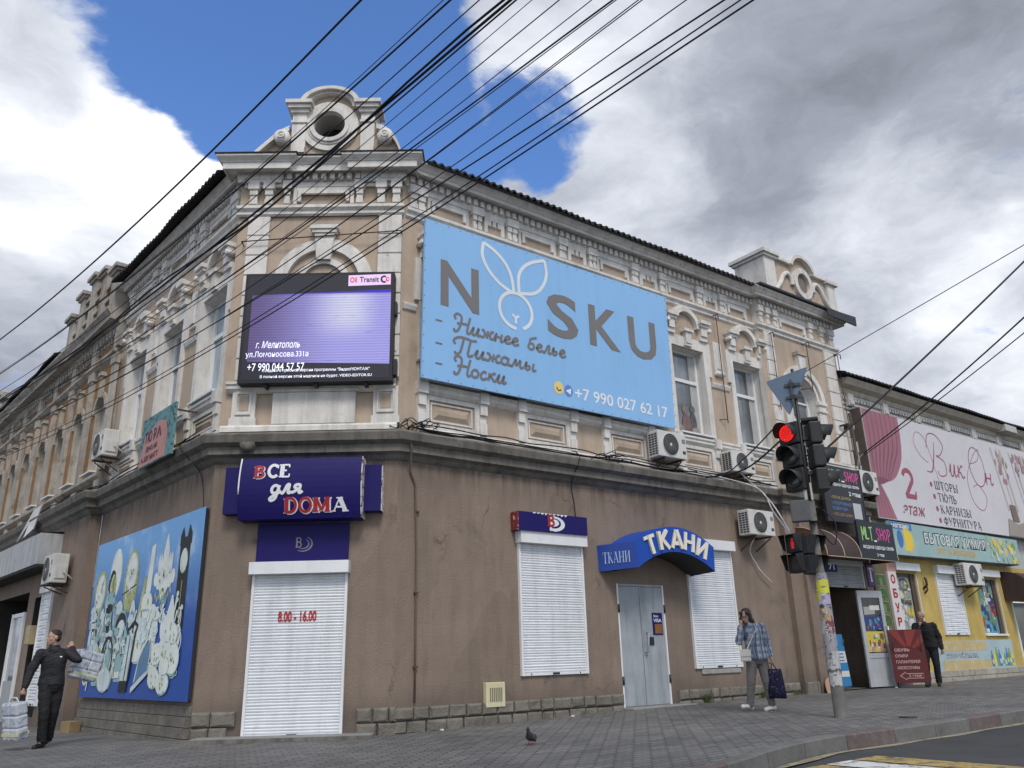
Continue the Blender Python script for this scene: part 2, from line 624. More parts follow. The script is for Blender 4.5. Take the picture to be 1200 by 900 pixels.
SCRIPT = {
    'н': (1.0, [[(.0, .15), (.18, .95), (.16, .1), (.2, 0)], [(.17, .5), (.45, .55), (.72, .5)], [(.74, 1), (.7, .2), (.8, .02), (1.0, .2)]]),
    'и': (1.0, [[(.0, .3), (.2, 1), (.16, .2), (.3, .02), (.5, .2), (.7, 1), (.68, .2), (.8, .02), (1.0, .25)]]),
    'ж': (1.3, [[(.0, .95), (.2, .95), (.35, .55), (.25, .1), (.0, .06)], [(.62, 1), (.6, 0)], [(.35, .5), (.85, .5)], [(1.2, .95), (1.0, .95), (.86, .55), (.98, .08), (1.3, .15)]]),
    'е': (.8, [[(.0, .3), (.35, .5), (.6, .75), (.4, 1), (.14, .7), (.15, .25), (.4, 0), (.8, .25)]]),
    'б': (.9, [_o(.4, .42, .3, .42, 120, 480), [(.2, .7), (.22, 1.3), (.5, 1.55), (.85, 1.75)]]),
    'л': (.9, [[(.0, .1), (.12, .0), (.28, .4), (.42, 1), (.6, 1), (.58, .2), (.7, .02), (.9, .2)]]),
    'ь': (.8, [[(.05, .4), (.18, 1), (.14, .3), (.3, .0), (.55, .2), (.5, .55), (.18, .45)]]),
    'а': (.95, [_o(.36, .5, .3, .48, 40, 400), [(.68, 1), (.64, .25), (.76, .02), (.95, .2)]]),
    'м': (1.2, [[(.0, .1), (.1, .0), (.24, .5), (.36, 1), (.5, .2), (.78, 1), (.84, .2), (.96, .02), (1.2, .25)]]),
    'ы': (1.15, [[(.05, .4), (.18, 1), (.14, .3), (.3, .0), (.52, .2), (.48, .55), (.18, .45)], [(.85, 1), (.82, .2), (.95, .02), (1.15, .2)]]),
    'о': (.85, [_o(.38, .5, .32, .48, 60, 420)]),
    'с': (.75, [[(.6, .8), (.4, 1), (.12, .6), (.18, .12), (.4, 0), (.75, .25)]]),
    'к': (.95, [[(.18, 1), (.14, 0)], [(.78, .95), (.6, 1), (.2, .5), (.45, .45), (.7, .05), (.95, .2)]]),
    'д': (.95, [_o(.36, .5, .3, .48, 40, 400), [(.68, 1), (.6, .1), (.5, -.6), (.2, -.85), (.05, -.6), (.5, -.1), (.95, .25)]]),
    'я': (.95, [[(.0, .05), (.25, .2), (.45, .5), (.2, .7), (.3, 1), (.65, .95), (.64, .2), (.75, .02), (.95, .25)]]),
    'Н': (1.6, [[(.05, 1.5), (-.15, 1.9), (.1, 2.25), (.5, 2.0), (.55, 1.2), (.4, .2), (.1, -.05), (-.02, .3)], [(.2, 1.0), (.8, 1.12), (1.25, 1.1)], [(1.35, 2.1), (1.25, .9), (1.25, .2), (1.4, .0), (1.6, .2)]]),
    'П': (1.7, [[(.0, 1.2), (-.2, 1.6), (.1, 2.1), (.7, 2.2), (1.3, 2.05), (1.7, 2.15)], [(.6, 2.1), (.55, 1.0), (.45, .2), (.15, .0), (.05, .3)], [(1.2, 2.0), (1.15, .9), (1.15, .2), (1.3, .0), (1.6, .25)]]),
    'В': (1.7, [[(.75, 1.9), (.62, .8), (.3, .1), (-.1, .1)], [(-.9, .4), (-1.3, 1.2), (-.9, 1.9), (-.3, 1.5), (-.1, .6), (.1, -.3), (.6, -.75)], [(.1, 1.5), (.3, 2.1), (.9, 2.3), (1.15, 1.8), (.9, 1.2), (.7, 1.1), (1.15, .9), (1.15, .3), (.8, .0), (.5, .25)]]),
    'О': (1.7, [_o(.8, 1.05, .55, 1.15, 60, 420), [(.35, .9), (.1, 1.2), (-.3, .5), (.0, -.8), (.7, -1.2), (1.1, -.6), (.8, .3), (.5, 1.0), (.9, 1.5), (1.3, 1.3)]]),
}


def script_into(mb, txt, x0, x1, zb, xh, y, mt, w, mx=None, slant=.12):
    adv = [SCRIPT[c][0] if c in SCRIPT else .7 for c in txt]
    k = (x1 - x0) / sum(adv)
    x = x0
    lay = 0
    for c, a in zip(txt, adv):
        if c in SCRIPT:
            for st in SCRIPT[c][1]:
                P = smooth_line([(x + (px + slant * pz) * k, zb + pz * xh) for px, pz in st], 5)
                lay += 1
                ribbon(mb, P, w, y - .0004 * (lay % 10), mt, mx)
        x += a * k

# ------------------------------------------------------------------ the materials of the place
beige = mat('beige plaster', (.455, .365, .285), .85, .12, 2.2, .25, streak=.14, stain=((.30, .25, .205), .58, .80, 1.3))
white = mat('old white paint', (.70, .675, .635), .75, .10, 5, .4, streak=.24, stain=((.40, .36, .315), .57, .78, 2.4), bscale=34)
brown = mat('brown render', (.240, .186, .148), .9, .11, 1.6, .6, streak=.14, stain=((.120, .10, .084), .56, .78, .8), bscale=30)
concrete = mat('weathered concrete', (.175, .162, .142), .9, .22, 3, .4, streak=.42, stain=((.075, .068, .06), .52, .76, 2.0))
stone = mat('rough grey stone', (.185, .17, .145), .95, .28, 5, 1.0, stain=((.09, .08, .07), .55, .75, 3.0), bscale=22)
tile = mat('dark roofing sheet', (.028, .026, .027), .85, .25, 4, .3)
tinflash = mat('dark metal flashing', (.05, .05, .055), .6, .15, 6)
shutter_w = mat('white painted shutter metal', (.74, .765, .79), .42, .06, 3, streak=.14, stain=((.34, .34, .34), .62, .80, 3.0), spec=.5)
white_metal = mat('white powder-coated metal', (.74, .75, .76), .4, .04, 4, streak=.08, spec=.5)
grey_steel = mat('scuffed grey steel', (.33, .36, .39), .45, .12, 2.5, .1, streak=.30, stain=((.16, .16, .17), .58, .78, 1.8), spec=.5)
pvc = mat('white plastic window frame', (.74, .75, .76), .4, .03, 4, spec=.5)
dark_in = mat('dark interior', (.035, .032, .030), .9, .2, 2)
black_m = mat('black metal', (.018, .018, .02), .5, .15, 5, spec=.5)
black_p = mat('black weathered plastic', (.022, .023, .025), .55, .25, 6, spec=.4, stain=((.05, .05, .052), .55, .75, 4))
cable_m = mat('black cable rubber', (.012, .012, .014), .6, .0)
rust = mat('rusty iron', (.09, .05, .032), .85, .3, 12, .3)
navy = mat('navy sign sheet', (.012, .008, .105), .5, .08, 3, spec=.2)
navy2 = mat('worn navy sign sheet', (.014, .010, .11), .5, .08, 3, spec=.2, stain=((.35, .33, .36), .72, .76, 5))
royal = mat('royal blue sign sheet', (.014, .075, .42), .5, .06, 3, spec=.25)
sky_blue = mat('sky blue banner', (.265, .505, .82), .42, .045, .8, .22, spec=.4, streak=.05, stain=((.25, .44, .66), .62, .85, 1.2), bscale=1.6)
txt_grey = flat('warm grey lettering', (.19, .178, .175))
txt_white = flat('white lettering', (.78, .79, .80))
txt_red = flat('red lettering', (.42, .022, .03))
txt_black = flat('black lettering', (.03, .028, .03))
cream = flat('cream lettering', (.78, .73, .60))
yellowp = flat('yellow print', (.75, .55, .06))
greenp = flat('green print', (.16, .33, .09))
glass = None


def glass_mat(name, rgb, metal=.0, rough=.06):
    mt = bpy.data.materials.new(name)
    mt.use_nodes = True
    N = NT(mt.node_tree)
    out = N.new('ShaderNodeOutputMaterial')
    p = N.new('ShaderNodeBsdfPrincipled')
    N.t.links.new(p.outputs[0], out.inputs[0])
    co = N.new('ShaderNodeTexCoord').outputs['Object']
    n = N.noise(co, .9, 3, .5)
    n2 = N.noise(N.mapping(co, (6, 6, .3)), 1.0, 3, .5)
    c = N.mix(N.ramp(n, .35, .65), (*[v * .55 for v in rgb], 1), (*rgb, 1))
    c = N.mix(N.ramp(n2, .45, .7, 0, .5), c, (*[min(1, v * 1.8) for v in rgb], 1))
    N.put(p, 'Base Color', c)
    N.put(p, 'Roughness', rough)
    N.put(p, 'Metallic', metal)
    N.put(p, 'Specular IOR Level', .9)
    b = N.new('ShaderNodeBump')
    N.put(b, 'Strength', .06)
    N.put(b, 'Height', N.noise(co, 1.4, 2, .5))
    N.t.links.new(b.outputs[0], p.inputs['Normal'])
    return mt


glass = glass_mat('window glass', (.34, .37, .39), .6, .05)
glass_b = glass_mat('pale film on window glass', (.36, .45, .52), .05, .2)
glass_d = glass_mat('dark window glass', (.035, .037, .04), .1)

# ------------------------------------------------------------------ ground
def paver_mat():
    mt = bpy.data.materials.new('grey interlocking pavers')
    mt.use_nodes = True
    N = NT(mt.node_tree)
    out = N.new('ShaderNodeOutputMaterial')
    p = N.new('ShaderNodeBsdfPrincipled')
    N.t.links.new(p.outputs[0], out.inputs[0])
    co = N.new('ShaderNodeTexCoord').outputs['Object']
    q = N.mapping(co, (1, 1, 1), (0, 0, radians(-37)))
    # wavy edges of interlocking blocks
    sx = N.new('ShaderNodeSeparateXYZ')
    N.put(sx, 0, q)
    wx = N.math('ADD', sx.outputs[0], N.math('MULTIPLY', N.math('SINE', N.math('MULTIPLY', sx.outputs[1], 2 * pi / .135)), .017))
    wy = N.math('ADD', sx.outputs[1], N.math('MULTIPLY', N.math('SINE', N.math('MULTIPLY', sx.outputs[0], 2 * pi / .135)), .010))
    cb = N.new('ShaderNodeCombineXYZ')
    N.put(cb, 0, wx)
    N.put(cb, 1, wy)
    br = N.new('ShaderNodeTexBrick')
    N.put(br, 'Vector', cb.outputs[0])
    N.put(br, 'Scale', 1.0)
    br.offset = .5
    N.put(br, 'Brick Width', .27)
    N.put(br, 'Row Height', .135)
    N.put(br, 'Mortar Size', .008)
    N.put(br, 'Mortar Smooth', .3)
    N.put(br, 'Color1', (.118, .116, .114))
    N.put(br, 'Color2', (.178, .174, .169))
    N.put(br, 'Mortar', (.022, .022, .021))
    n = N.noise(co, .45, 6, .6)
    c = N.mix(1.0, br.outputs[0], N.ramp(n, .3, .7, .72, 1.2, smooth=False), 'MULTIPLY')
    n2 = N.noise(co, 2.6, 8, .7)
    c = N.mix(N.ramp(n2, .6, .8, 0, .55), c, (.07, .068, .064, 1))
    n3 = N.noise(co, 40, 3, .6)
    c = N.mix(1.0, c, N.ramp(n3, .3, .7, .85, 1.15, smooth=False), 'MULTIPLY')
    N.put(p, 'Base Color', c)
    N.put(p, 'Roughness', N.ramp(n2, .3, .7, .6, .9))
    b = N.new('ShaderNodeBump')
    N.put(b, 'Strength', .55)
    N.put(b, 'Distance', .010)
    hgt = N.math('ADD', N.math('MULTIPLY', br.outputs['Fac'], -1.0), N.math('MULTIPLY', N.noise(q, 9, 2, .5), .6))
    N.put(b, 'Height', hgt)
    N.t.links.new(b.outputs[0], p.inputs['Normal'])
    return mt


paver = paver_mat()
asphalt = mat('asphalt', (.058, .059, .061), .85, .22, 1.5, .6, stain=((.09, .088, .084), .55, .8, .7), bscale=60)
kerb_m = mat('kerb concrete', (.15, .148, .141), .9, .2, 4, .5, stain=((.09, .088, .082), .5, .75, 5))
kerb_r = mat('worn red kerb paint', (.135, .104, .100), .85, .2, 5, .4, stain=((.15, .142, .135), .48, .64, 7))
line_y = mat('worn yellow road paint', (.40, .29, .10), .8, .15, 5, .2, stain=((.10, .095, .085), .48, .60, 6))
line_w = mat('worn white road paint', (.6, .6, .58), .8, .12, 5, .2, stain=((.12, .12, .118), .49, .62, 6))
dusty = mat('pale grit along the gutter', (.30, .27, .185), .95, .2, 9, .3, stain=((.07, .07, .07), .5, .7, 6))

KERB = [(-70, 62), (-42, 38), (-24, 22.5), (-14.5, 13.2), (-9.5, 8.9), (-6, 7.0), (-3, 6.5), (-.4, 7.0), (1.0, 7.65), (1.93, 8.4), (2.55, 9.2), (3.11, 9.88), (3.74, 10.5), (4.84, 11.27), (6.05, 12.17), (8.04, 13.75), (12, 16.75), (20, 22.75), (40, 37.7), (80, 67.7)]


def kerb_line():
    K = smooth_line(KERB, 14)
    # resample by length
    out = [K[0]]
    acc = 0
    for a, b in zip(K, K[1:]):
        L = sqrt((b[0] - a[0]) ** 2 + (b[1] - a[1]) ** 2)
        t = 0
        while acc + (L - t) >= .25:
            t += .25 - acc
            acc = 0
            out.append((a[0] + (b[0] - a[0]) * t / L, a[1] + (b[1] - a[1]) * t / L))
        acc += L - t
    return out


KL = kerb_line()


def kn(i):
    a, b = KL[max(i - 1, 0)], KL[min(i + 1, len(KL) - 1)]
    dx, dy = b[0] - a[0], b[1] - a[1]
    L = sqrt(dx * dx + dy * dy)
    return (-dy / L, dx / L)           # towards the pavement


pav = MB()
cols = []
CEN = (0.0, 26.0)
T = [0, .02, .05, .1, .16, .23, .31, .4, .5, .62, .75, .88, 1]
for i in range(0, len(KL), 2):
    nx, ny = kn(i)
    px, py = KL[i][0] + nx * .16, KL[i][1] + ny * .16
    cen = (CEN[0] + .75 * px, CEN[1] + .75 * max(py - 14, 0))
    col = []
    for t in T:
        x, y = px + (cen[0] - px) * t, py + (cen[1] - py) * t
        col.append((x, y, gz(x)))
    cols.append(col)
vs = [p for c in cols for p in c]
nT = len(T)
pav.add(vs, [(i * nT + j, (i + 1) * nT + j, (i + 1) * nT + j + 1, i * nT + j + 1) for i in range(len(cols) - 1) for j in range(nT - 1)], paver)
struct(pav.build('pavement'))

rd = MB()
xs = [-400, -60] + [-40 + 4 * k for k in range(31)] + [400]
ys = [-400, -40, -10, 5, 20, 60, 500]
vs = [(x, y, gz(x) - .16) for x in xs for y in ys]
rd.add(vs, [(i * 7 + j, (i + 1) * 7 + j, (i + 1) * 7 + j + 1, i * 7 + j + 1) for i in range(len(xs) - 1) for j in range(6)], asphalt)
struct(rd.build('road'))

kb = MB()
i = 0
blk = 0
nst = 4
while i + nst < len(KL):
    mt = kerb_m
    cx = KL[i + 2][0]
    cy = KL[i + 2][1]
    if (4.25 < cx < 4.98 or 6.0 < cx < 6.75 or 1.0 < cx < 1.9) and cy < 16 or (cx > 9 and blk % 4 == 1):
        mt = kerb_r
    prof = [(0.0, -.25), (0.0, .0), (.018, .016), (.16, .02), (.16, -.25)]
    vs, fs = [], []
    for k in range(nst + 1):
        j = i + k
        nx, ny = kn(j)
        sh = .006 if k == 0 else (-.006 if k == nst else 0)
        a, b = KL[max(j - 1, 0)], KL[min(j + 1, len(KL) - 1)]
        L = sqrt((b[0] - a[0]) ** 2 + (b[1] - a[1]) ** 2)
        tx, ty = (b[0] - a[0]) / L, (b[1] - a[1]) / L
        for o, z in prof:
            x, y = KL[j][0] + nx * o + tx * sh, KL[j][1] + ny * o + ty * sh
            vs.append((x, y, gz(x) + z))
    m_ = len(prof)
    for k in range(nst):
        for q in range(m_ - 1):
            fs.append((k * m_ + q, (k + 1) * m_ + q, (k + 1) * m_ + q + 1, k * m_ + q + 1))
    fs.append(tuple(range(m_)))
    fs.append(tuple(nst * m_ + q for q in range(m_ - 1, -1, -1)))
    kb.add(vs, fs, mt)
    i += nst
    blk += 1
struct(kb.build('kerb'))

gl = MB()
for i in range(len(KL) - 1):
    if not (-2 < KL[i][0] < 30):
        continue
    q = []
    for j, o in ((i, -.02), (i + 1, -.02), (i + 1, -.13 - .03 * sin(i * .9)), (i, -.13 - .03 * sin((i - 1) * .9))):
        nx, ny = kn(j)
        x, y = KL[j][0] + nx * o, KL[j][1] + ny * o
        q.append((x, y, gz(x) - .155))
    gl.quad(*q, dusty)
struct(gl.build('gutter_line'))

zb = MB()
u = Vector((D_R.x, D_R.y))
nrm = Vector((D_R.y, -D_R.x))
st = Vector((2.80, 9.10))
for k in range(3):
    a = st + u * (.52 * k)
    b = a + u * .46
    c, d = b + nrm * 3.2, a + nrm * 3.2
    zb.quad(*[(p.x, p.y, gz(p.x) - .154) for p in (a, b, c, d)], line_y if k % 2 == 0 else line_w)
struct(zb.build('crossing_stripes'))


# ------------------------------------------------------------------ wall helpers
def wall(mb, x0, x1, z0, z1, holes, mt, y=0.0, depth=.3, rev=None):
    """A front with openings. hole: (xa, xb, za, zb, rise): rise > 0 gives an arched top above zb."""
    rev = rev or mt
    X = sorted({x0, x1, *[h[0] for h in holes], *[h[1] for h in holes]})
    Z = sorted({z0, z1, *[h[2] for h in holes], *[h[3] + h[4] for h in holes]})
    for i in range(len(X) - 1):
        for j in range(len(Z) - 1):
            xm, zm = (X[i] + X[i + 1]) / 2, (Z[j] + Z[j + 1]) / 2
            if any(h[0] < xm < h[1] and h[2] < zm < h[3] + h[4] for h in holes):
                continue
            mb.quad((X[i], y, Z[j]), (X[i + 1], y, Z[j]), (X[i + 1], y, Z[j + 1]), (X[i], y, Z[j + 1]), mt)
    for xa, xb, za, zb_, rise in holes:
        e = y + depth
        mb.quad((xa, y, za), (xa, e, za), (xa, e, zb_), (xa, y, zb_), rev)
        mb.quad((xb, y, za), (xb, e, za), (xb, e, zb_), (xb, y, zb_), rev)
        mb.quad((xa, y, za), (xb, y, za), (xb, e, za), (xa, e, za), rev)
        if rise <= 0:
            mb.quad((xa, y, zb_), (xb, y, zb_), (xb, e, zb_), (xa, e, zb_), rev)
        else:
            n = 16
            cx, rx = (xa + xb) / 2, (xb - xa) / 2
            P = [(cx - rx * cos(pi * k / n), zb_ + rise * sin(pi * k / n)) for k in range(n + 1)]
            for a, b in zip(P, P[1:]):
                mb.quad((a[0], y, a[1]), (b[0], y, b[1]), (b[0], y, zb_ + rise), (a[0], y, zb_ + rise), mt)
                mb.quad((a[0], y, a[1]), (b[0], y, b[1]), (b[0], e, b[1]), (a[0], e, a[1]), rev)


def sweep(mb, path, prof, mt, caps=True):
    """path: world x,y points from left to right as seen from the street; prof: (out, z)."""
    n = len(path)
    P = [Vector(p) for p in path]
    nr = []
    for a, b in zip(P, P[1:]):
        d = (b - a).normalized()
        nr.append(Vector((d.y, -d.x)))
    ms = []
    for i in range(n):
        if i == 0:
            ms.append(nr[0])
        elif i == n - 1:
            ms.append(nr[-1])
        else:
            s_ = nr[i - 1] + nr[i]
            ms.append(s_ / max(1 + nr[i - 1].dot(nr[i]), .2))
    m_ = len(prof)
    vs, fs = [], []
    for i in range(n):
        for o, z in prof:
            q = P[i] + ms[i] * o
            vs.append((q.x, q.y, z))
    for i in range(n - 1):
        for q in range(m_ - 1):
            fs.append((i * m_ + q, (i + 1) * m_ + q, (i + 1) * m_ + q + 1, i * m_ + q + 1))
    if caps:
        fs.append(tuple(range(m_)))
        fs.append(tuple((n - 1) * m_ + q for q in range(m_ - 1, -1, -1)))
    mb.add(vs, fs, mt)


def xy(F, x, out=0.0):
    v = F @ Vector((x, -out, 0))
    return (v.x, v.y)


# ------------------------------------------------------------------ THE CORNER BUILDING
bld = thing('corner_building', 'two-storey beige and white corner building with brown ground floor, chamfered front and round attic window', 'building', Matrix.Translation(C_R))
INV = Matrix.Translation(C_R).inverted()
MR, MM, ML = INV @ FR, INV @ FM, INV @ FL
PX0, PX1, PO = 10.95, 14.62, .15            # the end bay that stands forward on the right front

# --- ground floor walls
w = MB()
holesR = [(5.14, 6.52, .10, 2.52, 0), (2.62, 4.2, .83, 3.2, 0), (7.32, 8.85, .83, 3.35, 0)]
wall(w, 0, PX0, -.3, 5.0, holesR, brown, 0, .12)
w.build('ground_floor_wall', bld, MR)
w = MB()
wall(w, PX0, PX1, -.3, 5.0, [(12.5 - .05, 14.3, .05, 3.38, 0)], brown, -PO, 1.5)
w.quad((PX0, 0, -.3), (PX0, -PO, -.3), (PX0, -PO, 5), (PX0, 0, 5), brown)
w.quad((PX1, .5, -.3), (PX1, -PO, -.3), (PX1, -PO, 5), (PX1, .5, 5), brown)
w.box(11.45, 11.95, -PO - .10, -PO, -.2, 4.55, brown)
w.build('end_bay_wall', bld, MR)
w = MB()
wall(w, 0, LM, -.3, 5.0, [(.84, 2.42, 0.0, 2.6, 0)], brown, 0, .14)
w.build('corner_wall', bld, MM)
w = MB()
wall(w, -6.3, 0, -.3, 5.0, [], brown, 0, .1)
w.build('left_ground_wall', bld, ML)
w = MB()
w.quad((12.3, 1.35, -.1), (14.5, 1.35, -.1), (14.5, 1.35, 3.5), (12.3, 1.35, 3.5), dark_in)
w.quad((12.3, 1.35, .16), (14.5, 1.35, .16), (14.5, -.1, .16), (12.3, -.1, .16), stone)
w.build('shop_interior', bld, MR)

# --- upper walls with window openings
WX = [1.12, 3.43, 5.75, 8.07, 10.40]
WZ0, WZ1 = 6.12, 8.34
up = MB()
wall(up, 0, PX0, 5.0, 10.4, [(x - .58, x + .58, WZ0, WZ1, 0) for x in WX], beige, 0, .32, white)
up.build('upper_wall', bld, MR)
up = MB()
wall(up, PX0, PX1, 5.0, 10.4, [(12.02, 13.22, 6.12, 7.75, .6)], beige, -PO, .36, white)
up.quad((PX0, 0, 5), (PX0, -PO, 5), (PX0, -PO, 10.4), (PX0, 0, 10.4), white)
up.quad((PX1, .6, 5), (PX1, -PO, 5), (PX1, -PO, 10.4), (PX1, .6, 10.4), white)
up.build('upper_end_bay_wall', bld, MR)
up = MB()
wall(up, 0, LM, 5.0, 10.5, [], beige, 0, .1)
up.build('upper_corner_wall', bld, MM)
LX = [-.95, -3.17, -5.40]
LY = .1
up = MB()
wall(up, -6.75, 0, 5.0, 10.4, [(x - .58, x + .58, 6.02, 8.2, 0) for x in LX], beige, LY, .34, white)
up.build('upper_left_wall', bld, ML)

# --- plinth of rough stone blocks
pb = MB()


def plinth(F, xa, xb, z0, z1, rows, seed, skip=()):
    rnd = random.Random(seed)
    hgt = (z1 - z0) / rows
    for r in range(rows):
        x = xa
        while x < xb - .02:
            wd = min(rnd.uniform(.26, .42), xb - x)
            if xb - x - wd < .12:
                wd = xb - x
            if not any(a - .01 < x + wd / 2 < b + .01 for a, b in skip):
                o = .075 + rnd.uniform(-.012, .02)
                za, zb2 = z0 + r * hgt + .006, z0 + (r + 1) * hgt - .006
                A, B = x + .006, x + wd - .006
                jx = lambda: rnd.uniform(-.012, .012)
                c = .035
                vs = [(A, .02, za), (B, .02, za), (B, .02, zb2), (A, .02, zb2),
                      (A + .004, -o + c, za + .004), (B - .004, -o + c, za + .004), (B - .004, -o + c, zb2 - .004), (A + .004, -o + c, zb2 - .004),
                      (A + c + jx(), -o + jx(), za + c + jx()), (B - c + jx(), -o + jx(), za + c + jx()), (B - c + jx(), -o + jx(), zb2 - c + jx()), (A + c + jx(), -o + jx(), zb2 - c + jx())]
                fs = [(0, 1, 5, 4), (1, 2, 6, 5), (2, 3, 7, 6), (3, 0, 4, 7), (4, 5, 9, 8), (5, 6, 10, 9), (6, 7, 11, 10), (7, 4, 8, 11), (8, 9, 10, 11)]
                pb.add(vs, fs, stone, False, F)
            x += wd


plinth(MR, -.06, 10.9, -.02, .40, 2, 3, [(5.1, 6.56)])
pb.build('plinth', bld)
pb = MB()
plinth(MR @ Matrix.Translation((0, -PO, 0)), 10.95, 11.45, .06, .40, 1, 5)
pb.build('plinth', bld)
pb = MB()
plinth(MM, 0, LM + .06, -.05, .42, 2, 4, [(.76, 2.5)])
pb.build('plinth', bld)
ps = MB()
for k in range(4):
    ps.box(-5.95, -.03, -.03 - .035 * (3 - k), .05, -.14 + k * .165, -.14 + (k + 1) * .165 - .012, stone)
ps.build('stepped_plinth', bld, ML)

# --- belt cornice between the storeys
bc = MB()
prof = [(0, 4.50), (.05, 4.54), (.10, 4.60), (.19, 4.64), (.19, 4.77), (.23, 4.79), (.30, 4.83), (.33, 4.96), (.30, 5.0), (.0, 5.06)]
path = [xy(FL, -6.3), xy(FL, 0), xy(FR, 0), xy(FR, PX0), xy(FR, PX0, PO), xy(FR, PX1, PO), xy(FR, PX1, -.1)]
sweep(bc, path, prof, concrete)
o = bc.build('belt_cornice', bld)
o.matrix_basis = INV
bc = MB()
for F_, x, dr in ((FM, .62, .13), (FM, 2.2, .0)):
    if dr:
        bc.lathe([(.0, 0), (dr, 0), (dr, .30), (.0, .30)], concrete, at(F_, x, 4.80, .0) @ Matrix.Rotation(pi / 2, 4, 'X'), 18)
o = bc.build('cornice_boss', bld)
o.matrix_basis = INV

# --- ledges and upper cornices
led = MB()
prof = [(0, 5.82), (.04, 5.84), (.10, 5.90), (.10, 5.96), (.13, 5.98), (.13, 6.03), (0, 6.06)]
sweep(led, [xy(FR, .38), xy(FR, PX0 - .01)], prof, white)
sweep(led, [xy(FL, -6.7, -LY), xy(FL, -.2, -LY)], [(o_, z - .1) for o_, z in prof], white)
sweep(led, [xy(FM, .10), xy(FM, LM - .06)], [(o_ + .03, z - .02) for o_, z in prof], white)
sweep(led, [xy(FR, PX0, PO), xy(FR, PX1, PO)], prof, white)
base = [(0, 5.05), (.10, 5.055), (.10, 5.14), (.07, 5.18), (0, 5.19)]
sweep(led, [xy(FR, .38), xy(FR, PX0 - .01)], base, white)
sweep(led, [xy(FL, -6.7, -LY), xy(FL, -.05, -LY)], base, white)
sweep(led, [xy(FM, .05), xy(FM, LM - .02)], [(o_ + .03, z + .01) for o_, z in base], white)
o = led.build('window_ledge', bld)
o.matrix_basis = INV

imp = MB()
ip = [(0, 7.46), (.04, 7.48), (.07, 7.56), (.07, 7.60), (0, 7.63)]
for a, b in zip([-.9] + WX, WX + [12.3]):
    xa, xb = max(a + .82, .02), min(b - .82, PX0 - .02)
    if xb > xa:
        sweep(imp, [xy(FR, xa), xy(FR, xb)], ip, white)
for a, b in ((-4.58, -3.99), (-2.35, -1.77)):
    sweep(imp, [xy(FL, a, -LY), xy(FL, b, -LY)], ip, white)
o = imp.build('impost_band', bld)
o.matrix_basis = INV

fz = MB()
fprof = [(0, 9.46), (.05, 9.49), (.05, 9.55), (.11, 9.60), (.11, 9.66), (0, 9.70)]
sweep(fz, [xy(FL, -6.75, -LY), xy(FL, -.02, -LY)], [(o_, z - .03) for o_, z in fprof], white)
sweep(fz, [xy(FM, -.02), xy(FM, LM + .03)], [(o_ + .04, z + .02) for o_, z in fprof], white)
sweep(fz, [xy(FR, .05), xy(FR, PX0), xy(FR, PX0, PO), xy(FR, PX1, PO), xy(FR, PX1, -.3)], fprof, white)
o = fz.build('architrave', bld)
o.matrix_basis = INV

uc = MB()
cp = [(0, 10.18), (.03, 10.19), (.05, 10.42), (.26, 10.425), (.265, 10.375), (.29, 10.375), (.29, 10.44), (.31, 10.45), (.35, 10.50), (.42, 10.55), (.42, 10.57), (0, 10.62)]
sweep(uc, [xy(FL, -6.75, -LY), xy(FL, -.05, -LY)], [(o_ * .75, z - .05) for o_, z in cp], white)
sweep(uc, [xy(FR, .05), xy(FR, PX0), xy(FR, PX0, PO), xy(FR, PX1, PO), xy(FR, PX1, -.6)], cp, white)
mc = [(0, 10.20), (.04, 10.21), (.06, 10.42), (.24, 10.425), (.245, 10.37), (.28, 10.37), (.28, 10.50), (.30, 10.51), (.31, 10.53), (.39, 10.60), (.39, 10.64), (0, 10.65)]
sweep(uc, [xy(FM, 0, -.5), xy(FM, 0, .1), xy(FM, .78, .1), xy(FM, .78), xy(FM, 2.45), xy(FM, 2.45, .1), xy(FM, LM + .02, .1), xy(FM, LM + .02, -.5)], mc, white)
o = uc.build('crown_cornice', bld)
o.matrix_basis = INV
fl = MB()
sweep(fl, [xy(FM, 0, -.5), xy(FM, 0, .1), xy(FM, .78, .1), xy(FM, .78), xy(FM, 2.45), xy(FM, 2.45, .1), xy(FM, LM + .02, .1), xy(FM, LM + .02, -.5)], [(0, 10.655), (.415, 10.645), (.42, 10.66), (0, 10.69)], tinflash)
o = fl.build('cornice_flashing', bld)
o.matrix_basis = INV

